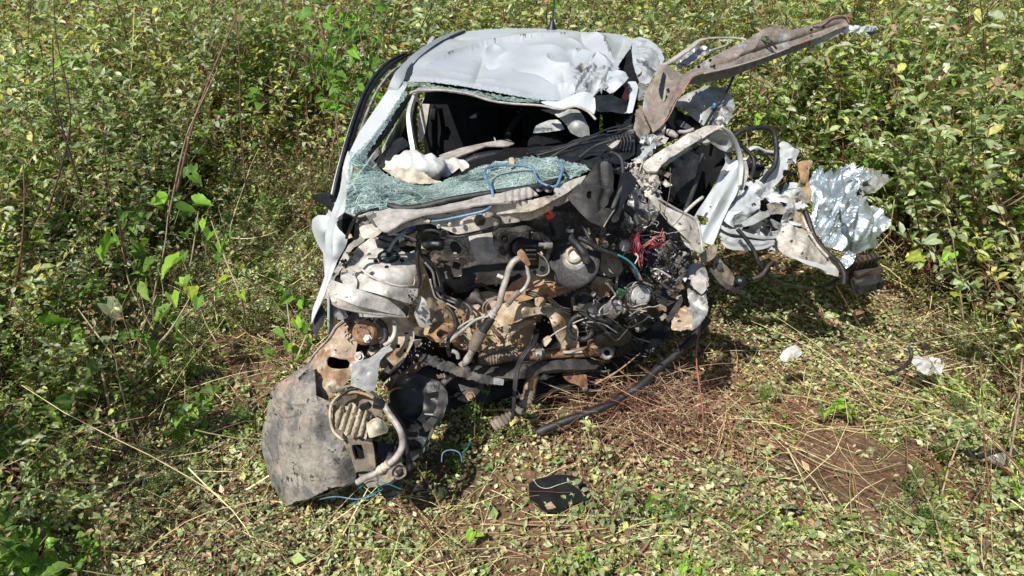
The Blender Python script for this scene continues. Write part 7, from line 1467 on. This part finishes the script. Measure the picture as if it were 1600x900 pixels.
def big_plant(name, root, leafs, label, cat, stems, group=None, seed=0, size=1.0, face=.35):
    rr = np.random.default_rng(seed); rt = Vector(root)
    t = thing(name, root, label, cat, group)
    for sp_ in stems:
        S = spline([W(*p) if p[1] is not None else root for p in sp_], 6)
        acc = Acc(); V, F = tube_geo(S, np.linspace(.006, .0025, len(S)), 5); acc.add(V, F, np.array([(.36, .28, .19)]))
        place("stem", acc.mesh("stem", [STEM], True), t)
    if len(leafs) > 4 and face == .35:
        leafs = list(leafs) + [(a + rr.normal() * 22, b + rr.normal() * 22, c + rr.uniform(0, .12), d * rr.uniform(.45, .75), 2 if rr.uniform() < .7 else e) for a, b, c, d, e in leafs]
    for (px_, py_, Y, Lp, k) in leafs:
        o = bpy.data.objects.new("leaf", BL[k]); COL.objects.link(o); o.parent = t
        p = Vector(W(px_, py_, Y)); L = Lp * p.length / FPX * .95 * size
        o.scale = (L * rr.uniform(.75, 1.), L, L)
        o.rotation_euler = Euler((rr.uniform(-.9, -.1) * face * 3 + .15, rr.normal() * .6, rr.uniform(1.9, 4.4) if rr.uniform() < .7 else rr.uniform(0, 6.28)))
        o.location = p - rt
        # petiole
        a = p + Vector((rr.normal() * .03, rr.normal() * .03, -.05 - rr.uniform() * .05)); acc = Acc()
        V, F = tube_geo(np.array([a, p]), .0012, 4); acc.add(V, F, np.array([(.25, .27, .10)])); place("leaf_stalk", acc.mesh("leaf_stalk", [STEM], True), t)
    return t
def gr(px_, py_): 
    g = G(px_, py_, 0.0); return (g[0], g[1], float(ground_z(g[0], g[1])))
sap = [(258, 316, 3.3, 34, 0), (305, 318, 3.3, 32, 0), (173, 380, 3.1, 42, 0), (216, 380, 3.15, 38, 1), (280, 407, 3.1, 42, 1), (330, 363, 3.2, 28, 0), (241, 405, 3.15, 30, 2), (280, 328, 3.3, 32, 2), (241, 308, 3.35, 30, 2), (290, 363, 3.2, 30, 2), (196, 352, 3.2, 26, 2), (322, 345, 3.25, 24, 1)]
big_plant("broadleaf_sapling", gr(245, 560), sap, "sapling with large bright heart-shaped leaves on thin twigs left of the wreck", "sapling",
          [[(245, 560, gr(245, 560)[1]), (240, 470, 3.1), (258, 380, 3.2), (265, 290, 3.35)], [(243, 520, 3.1), (205, 450, 3.1), (190, 385, 3.12)], [(244, 500, 3.1), (290, 440, 3.1), (310, 330, 3.3)]], "broad-leaved plants left of the wreck", 3)
sap2 = [(229, 444, 2.95, 34, 1), (297, 448, 2.95, 34, 3), (268, 462, 2.9, 30, 1), (229, 538, 2.75, 42, 1), (264, 487, 2.85, 36, 0), (272, 526, 2.75, 28, 0), (167, 475, 2.85, 40, 4), (70, 508, 2.7, 40, 0), (171, 530, 2.7, 36, 4), (159, 569, 2.65, 34, 4), (190, 560, 2.7, 28, 4), (205, 520, 2.75, 28, 2), (140, 450, 2.95, 26, 2), (310, 465, 2.9, 24, 2), (120, 535, 2.7, 26, 2), (95, 560, 2.65, 28, 0), (250, 560, 2.7, 24, 2)]
big_plant("broadleaf_sapling", gr(215, 625), sap2, "lower spreading plant with yellow-green and silvery-backed leaves, below the tall sapling", "sapling",
          [[(215, 620, gr(215, 620)[1]), (215, 540, 2.75), (245, 460, 2.9)], [(213, 600, 2.7), (165, 540, 2.72), (120, 480, 2.85)], [(216, 580, 2.7), (270, 510, 2.8), (305, 450, 2.95)]], "broad-leaved plants left of the wreck", 4)
yel = [(373, 411, 3.1, 26, 3), (354, 433, 3.05, 22, 3), (354, 460, 3.0, 22, 3), (377, 456, 3.0, 22, 1), (365, 425, 3.1, 18, 2), (345, 400, 3.15, 24, 2), (350, 380, 3.15, 24, 0)]
big_plant("broadleaf_sapling", gr(385, 520), yel, "slender seedling with small yellow-green hanging leaves nearest the wreck", "sapling",
          [[(385, 520, gr(385, 520)[1]), (378, 470, 3.0), (350, 400, 3.1), (330, 345, 3.2)]], "broad-leaved plants left of the wreck", 5)
low_ = [(447, 464, 2.95, 30, 0), (475, 470, 2.9, 26, 0), (453, 538, 2.75, 28, 0), (470, 520, 2.8, 28, 1), (430, 520, 2.8, 24, 0), (485, 545, 2.7, 24, 2), (462, 500, 2.85, 24, 1), (440, 495, 2.85, 22, 2), (490, 500, 2.8, 22, 1), (420, 545, 2.75, 20, 2), (474, 560, 2.7, 22, 0)]
big_plant("leafy_weed", gr(460, 600), low_, "bushy light green weed growing against the front wheel arch", "weed",
          [[(460, 590, gr(460, 590)[1]), (455, 530, 2.8), (448, 470, 2.9)], [(460, 570, 2.7), (480, 520, 2.8)]], None, 6)
rr = np.random.default_rng(8)
vine = []
for i in range(64):
    a = rr.uniform(0, 1); x = 470 + 130 * rr.beta(1.5, 1.5); y = 8 + rr.uniform(0, 1) * 160 * (1 - .0 * a)
    vine.append((x, y, 4.55 + rr.normal() * .16, rr.uniform(15, 27), int(rr.choice([0, 0, 2, 2, 2]))))
big_plant("broadleaf_vine", (W(540, 300, 4.6)[0], 4.6, .1), vine, "light green heart-leaved vine climbing behind the open door frame", "vine",
          [[(540, 330, 4.6), (530, 230, 4.55), (520, 120, 4.5), (545, 10, 4.5)], [(540, 260, 4.55), (575, 150, 4.5), (560, 40, 4.5)]], None, 9)
corner = [(20 + rr.uniform(0, 110), 770 + rr.uniform(0, 125), 2.0 + rr.normal() * .05, rr.uniform(22, 36), int(rr.choice([0, 2, 2, 4]))) for i in range(26)]
big_plant("leafy_weed", gr(60, 880), [(x, y, G(x, y, .10 + .1 * rr.uniform())[1], L, k) for x, y, _, L, k in corner], "dark clump of round green leaves in the lower left corner", "weed", [[(60, 900, 1.9), (70, 820, 2.05)]], None, 10)
for px_, py_, lb, n_ in ((1085, 885, "bright lime seedling at the bottom edge right of centre", 7), (936, 878, "single round-leaved green seedling at the bottom edge", 3), (735, 828, "pair of fresh green leaves on the cut grass at bottom centre", 2), (1315, 640, "small bright green seedling right of the black hose", 5), (1178, 182, "bright green leaf plant just right of the perforated plate", 2)):
    if py_ > 300: lf = [(px_ + rr.normal() * 9, py_ + rr.normal() * 6, G(px_, py_, .06)[1] + rr.normal() * .01, rr.uniform(20, 30), 1) for i in range(n_)]; g_ = gr(px_, py_ + 6)
    else: lf = [(px_, py_, 4.4, 26, 1), (1178, 150, 4.45, 20, 1)]; g_ = (W(px_, py_, 4.4)[0], 4.4, .1)
    big_plant("seedling", g_, lf, lb, "seedling", [], "bright green seedlings", int(px_))
# yellowish and round leaves in the right thicket
for px_, py_, Y, n_, lb in ((1490, 380, 3.4, 9, "yellow-leaved spray hanging at the front of the right thicket"), (1400, 150, 4.6, 7, "loose yellow-green sprig below the torn beam tip"), (1440, 240, 4.2, 8, "pair of lime leaves on a pale stem in the right thicket")):
    lf = [(px_ + rr.normal() * 26, py_ + rr.normal() * 26, Y + rr.normal() * .05, rr.uniform(18, 28), int(rr.choice([3, 3, 1, 4]))) for i in range(n_)]
    big_plant("leafy_spray", (W(px_, py_, Y + .2)[0], Y + .2, .1), lf, lb, "spray", [[(px_ + 20, py_ + 160, Y), (px_, py_, Y), (px_ - 15, py_ - 60, Y)]], "leafy sprays in the right thicket", int(px_))
# small separate weeds by the wreck
def one(name, acc, root, label, cat, s=1., group=None, rz=0.):
    o = bpy.data.objects.new(name, acc.mesh(name, mats2)); COL.objects.link(o); o.location = root; o.scale = (s, s, s); o.rotation_euler[2] = rz
    return tag(o, label, cat, group)
one("feathery_weed", fernweed(700, .32), gr(742, 705), "feathery dark green weed under the torn front of the wreck", "weed", 1.0)
one("feathery_weed", fernweed(701, .2), gr(715, 735), "low feathery tuft beside the driveshaft boot", "weed", 1.0)
one("upright_weed", shrub(702, h=.34, L=.034, pal=[(.40, .48, .2, 1), (.46, .5, .26, 1)], nst=1, side=2, den=10), gr(985, 740), "pale green upright sprig standing right of the black hose", "weed")
one("upright_weed", shrub(703, h=.30, L=.04, pal=[(.36, .42, .2, 1), (.44, .48, .26, 1)], nst=2, side=2, den=7), gr(935, 840), "pale sprig with large leaves leaning over the black plastic piece", "weed")
one("upright_weed", shrub(704, h=.5, L=.04, nst=2, side=3, den=9), gr(1475, 700), "grey-green weed at the right end of the bare soil patch", "weed")

# ---- fittings become sub-parts of the part they sit on
SUBS = {"strut_seat": "strut_tower", "strut_disc": "strut_tower", "strut_nut": "strut_tower", "tower_hole": "strut_tower", "tower_seam": "strut_tower", "tower_cavity": "inner_wing",
        "booster_face": "brake_booster", "booster_cup": "brake_booster", "booster_rim": "brake_booster", "booster_valve": "brake_booster", "mount_bolt": "engine_mount", "rivet": "bumper_bracket",
        "bracket_bolt": "bumper_bracket", "bracket_edge": "bumper_bracket", "mudguard_clip": "mudguard", "mirror_cap": "door_mirror", "door_seal": "door_frame", "frame_edge": "door_frame",
        "steering_hub": "steering_wheel", "rack_clamp": "steering_rack", "rack_label": "steering_rack", "pinion_port": "rack_housing", "port_eye": "rack_housing", "joint_bolt": "lower_joint", "joint_flange": "lower_joint",
        "pipe_sleeve": "main_pipe", "pipe_end": "main_pipe", "pipe_collar": "main_pipe", "side_pipe_sleeve": "side_pipe", "hose_collar": "washer_hose", "motor_lug": "pump_motor", "pad_edge": "insulation_pad",
        "tray_stud": "wiper_tray", "cowl_bolt": "cowl_bulge", "ribbed_cowl_piece": "cowl_bulge", "antenna_rod": "antenna_base", "blue_plug": "blue_pipe", "hose_end": "blue_hose", "airbag_cuff": "airbag", "salmon_tear": "hanging_roof_strip",
        "beam_slot": "bent_roof_beam", "beam_red_edge": "bent_roof_beam", "beam_white_edge": "bent_roof_beam", "beam_return_flange": "bent_roof_beam", "beam_strap": "bent_roof_beam", "beam_loop_end": "beam_loop", "tip_gasket": "torn_tip",
        "panel_rim": "bent_triangular_panel", "tray_rim": "air_box_tray", "guard_pipe": "black_side_guard", "bellows_rib": "bellows_box", "mount_rim": "mount_bracket", "liner_web": "wheel_well_liner", "liner_flange": "wheel_well_liner",
        "strap_tab": "torn_bumper_strap", "ribbed_reflector": "headlight_backing", "light_bowl": "headlight_backing", "headlight_rim": "headlight_backing", "headlight_gasket": "headlight_backing", "adjuster_screw": "headlight_backing", "light_plug": "headlight_backing",
        "tab_clip": "fibre_tab", "tab_spring": "fibre_tab", "tab_socket": "fibre_tab", "throttle_eye": "throttle_body", "line_clip": "fuel_line", "door_dirty_patch": "door_crush", "door_end_face": "crushed_front_door_end", "belt_buckle": "seat_belt", "headrest": "seat_backrest", "torn_liner": "mudguard"}
kids = {}
for o in CAR.children: kids.setdefault(o.name.split(".")[0], []).append(o)
for ch, pa in SUBS.items():
    for o in kids.get(ch, []):
        wl = wloc(o); c = min(kids[pa], key=lambda q: (wloc(q) - wl).length)
        o.parent = c; o.location = wl - wloc(c)
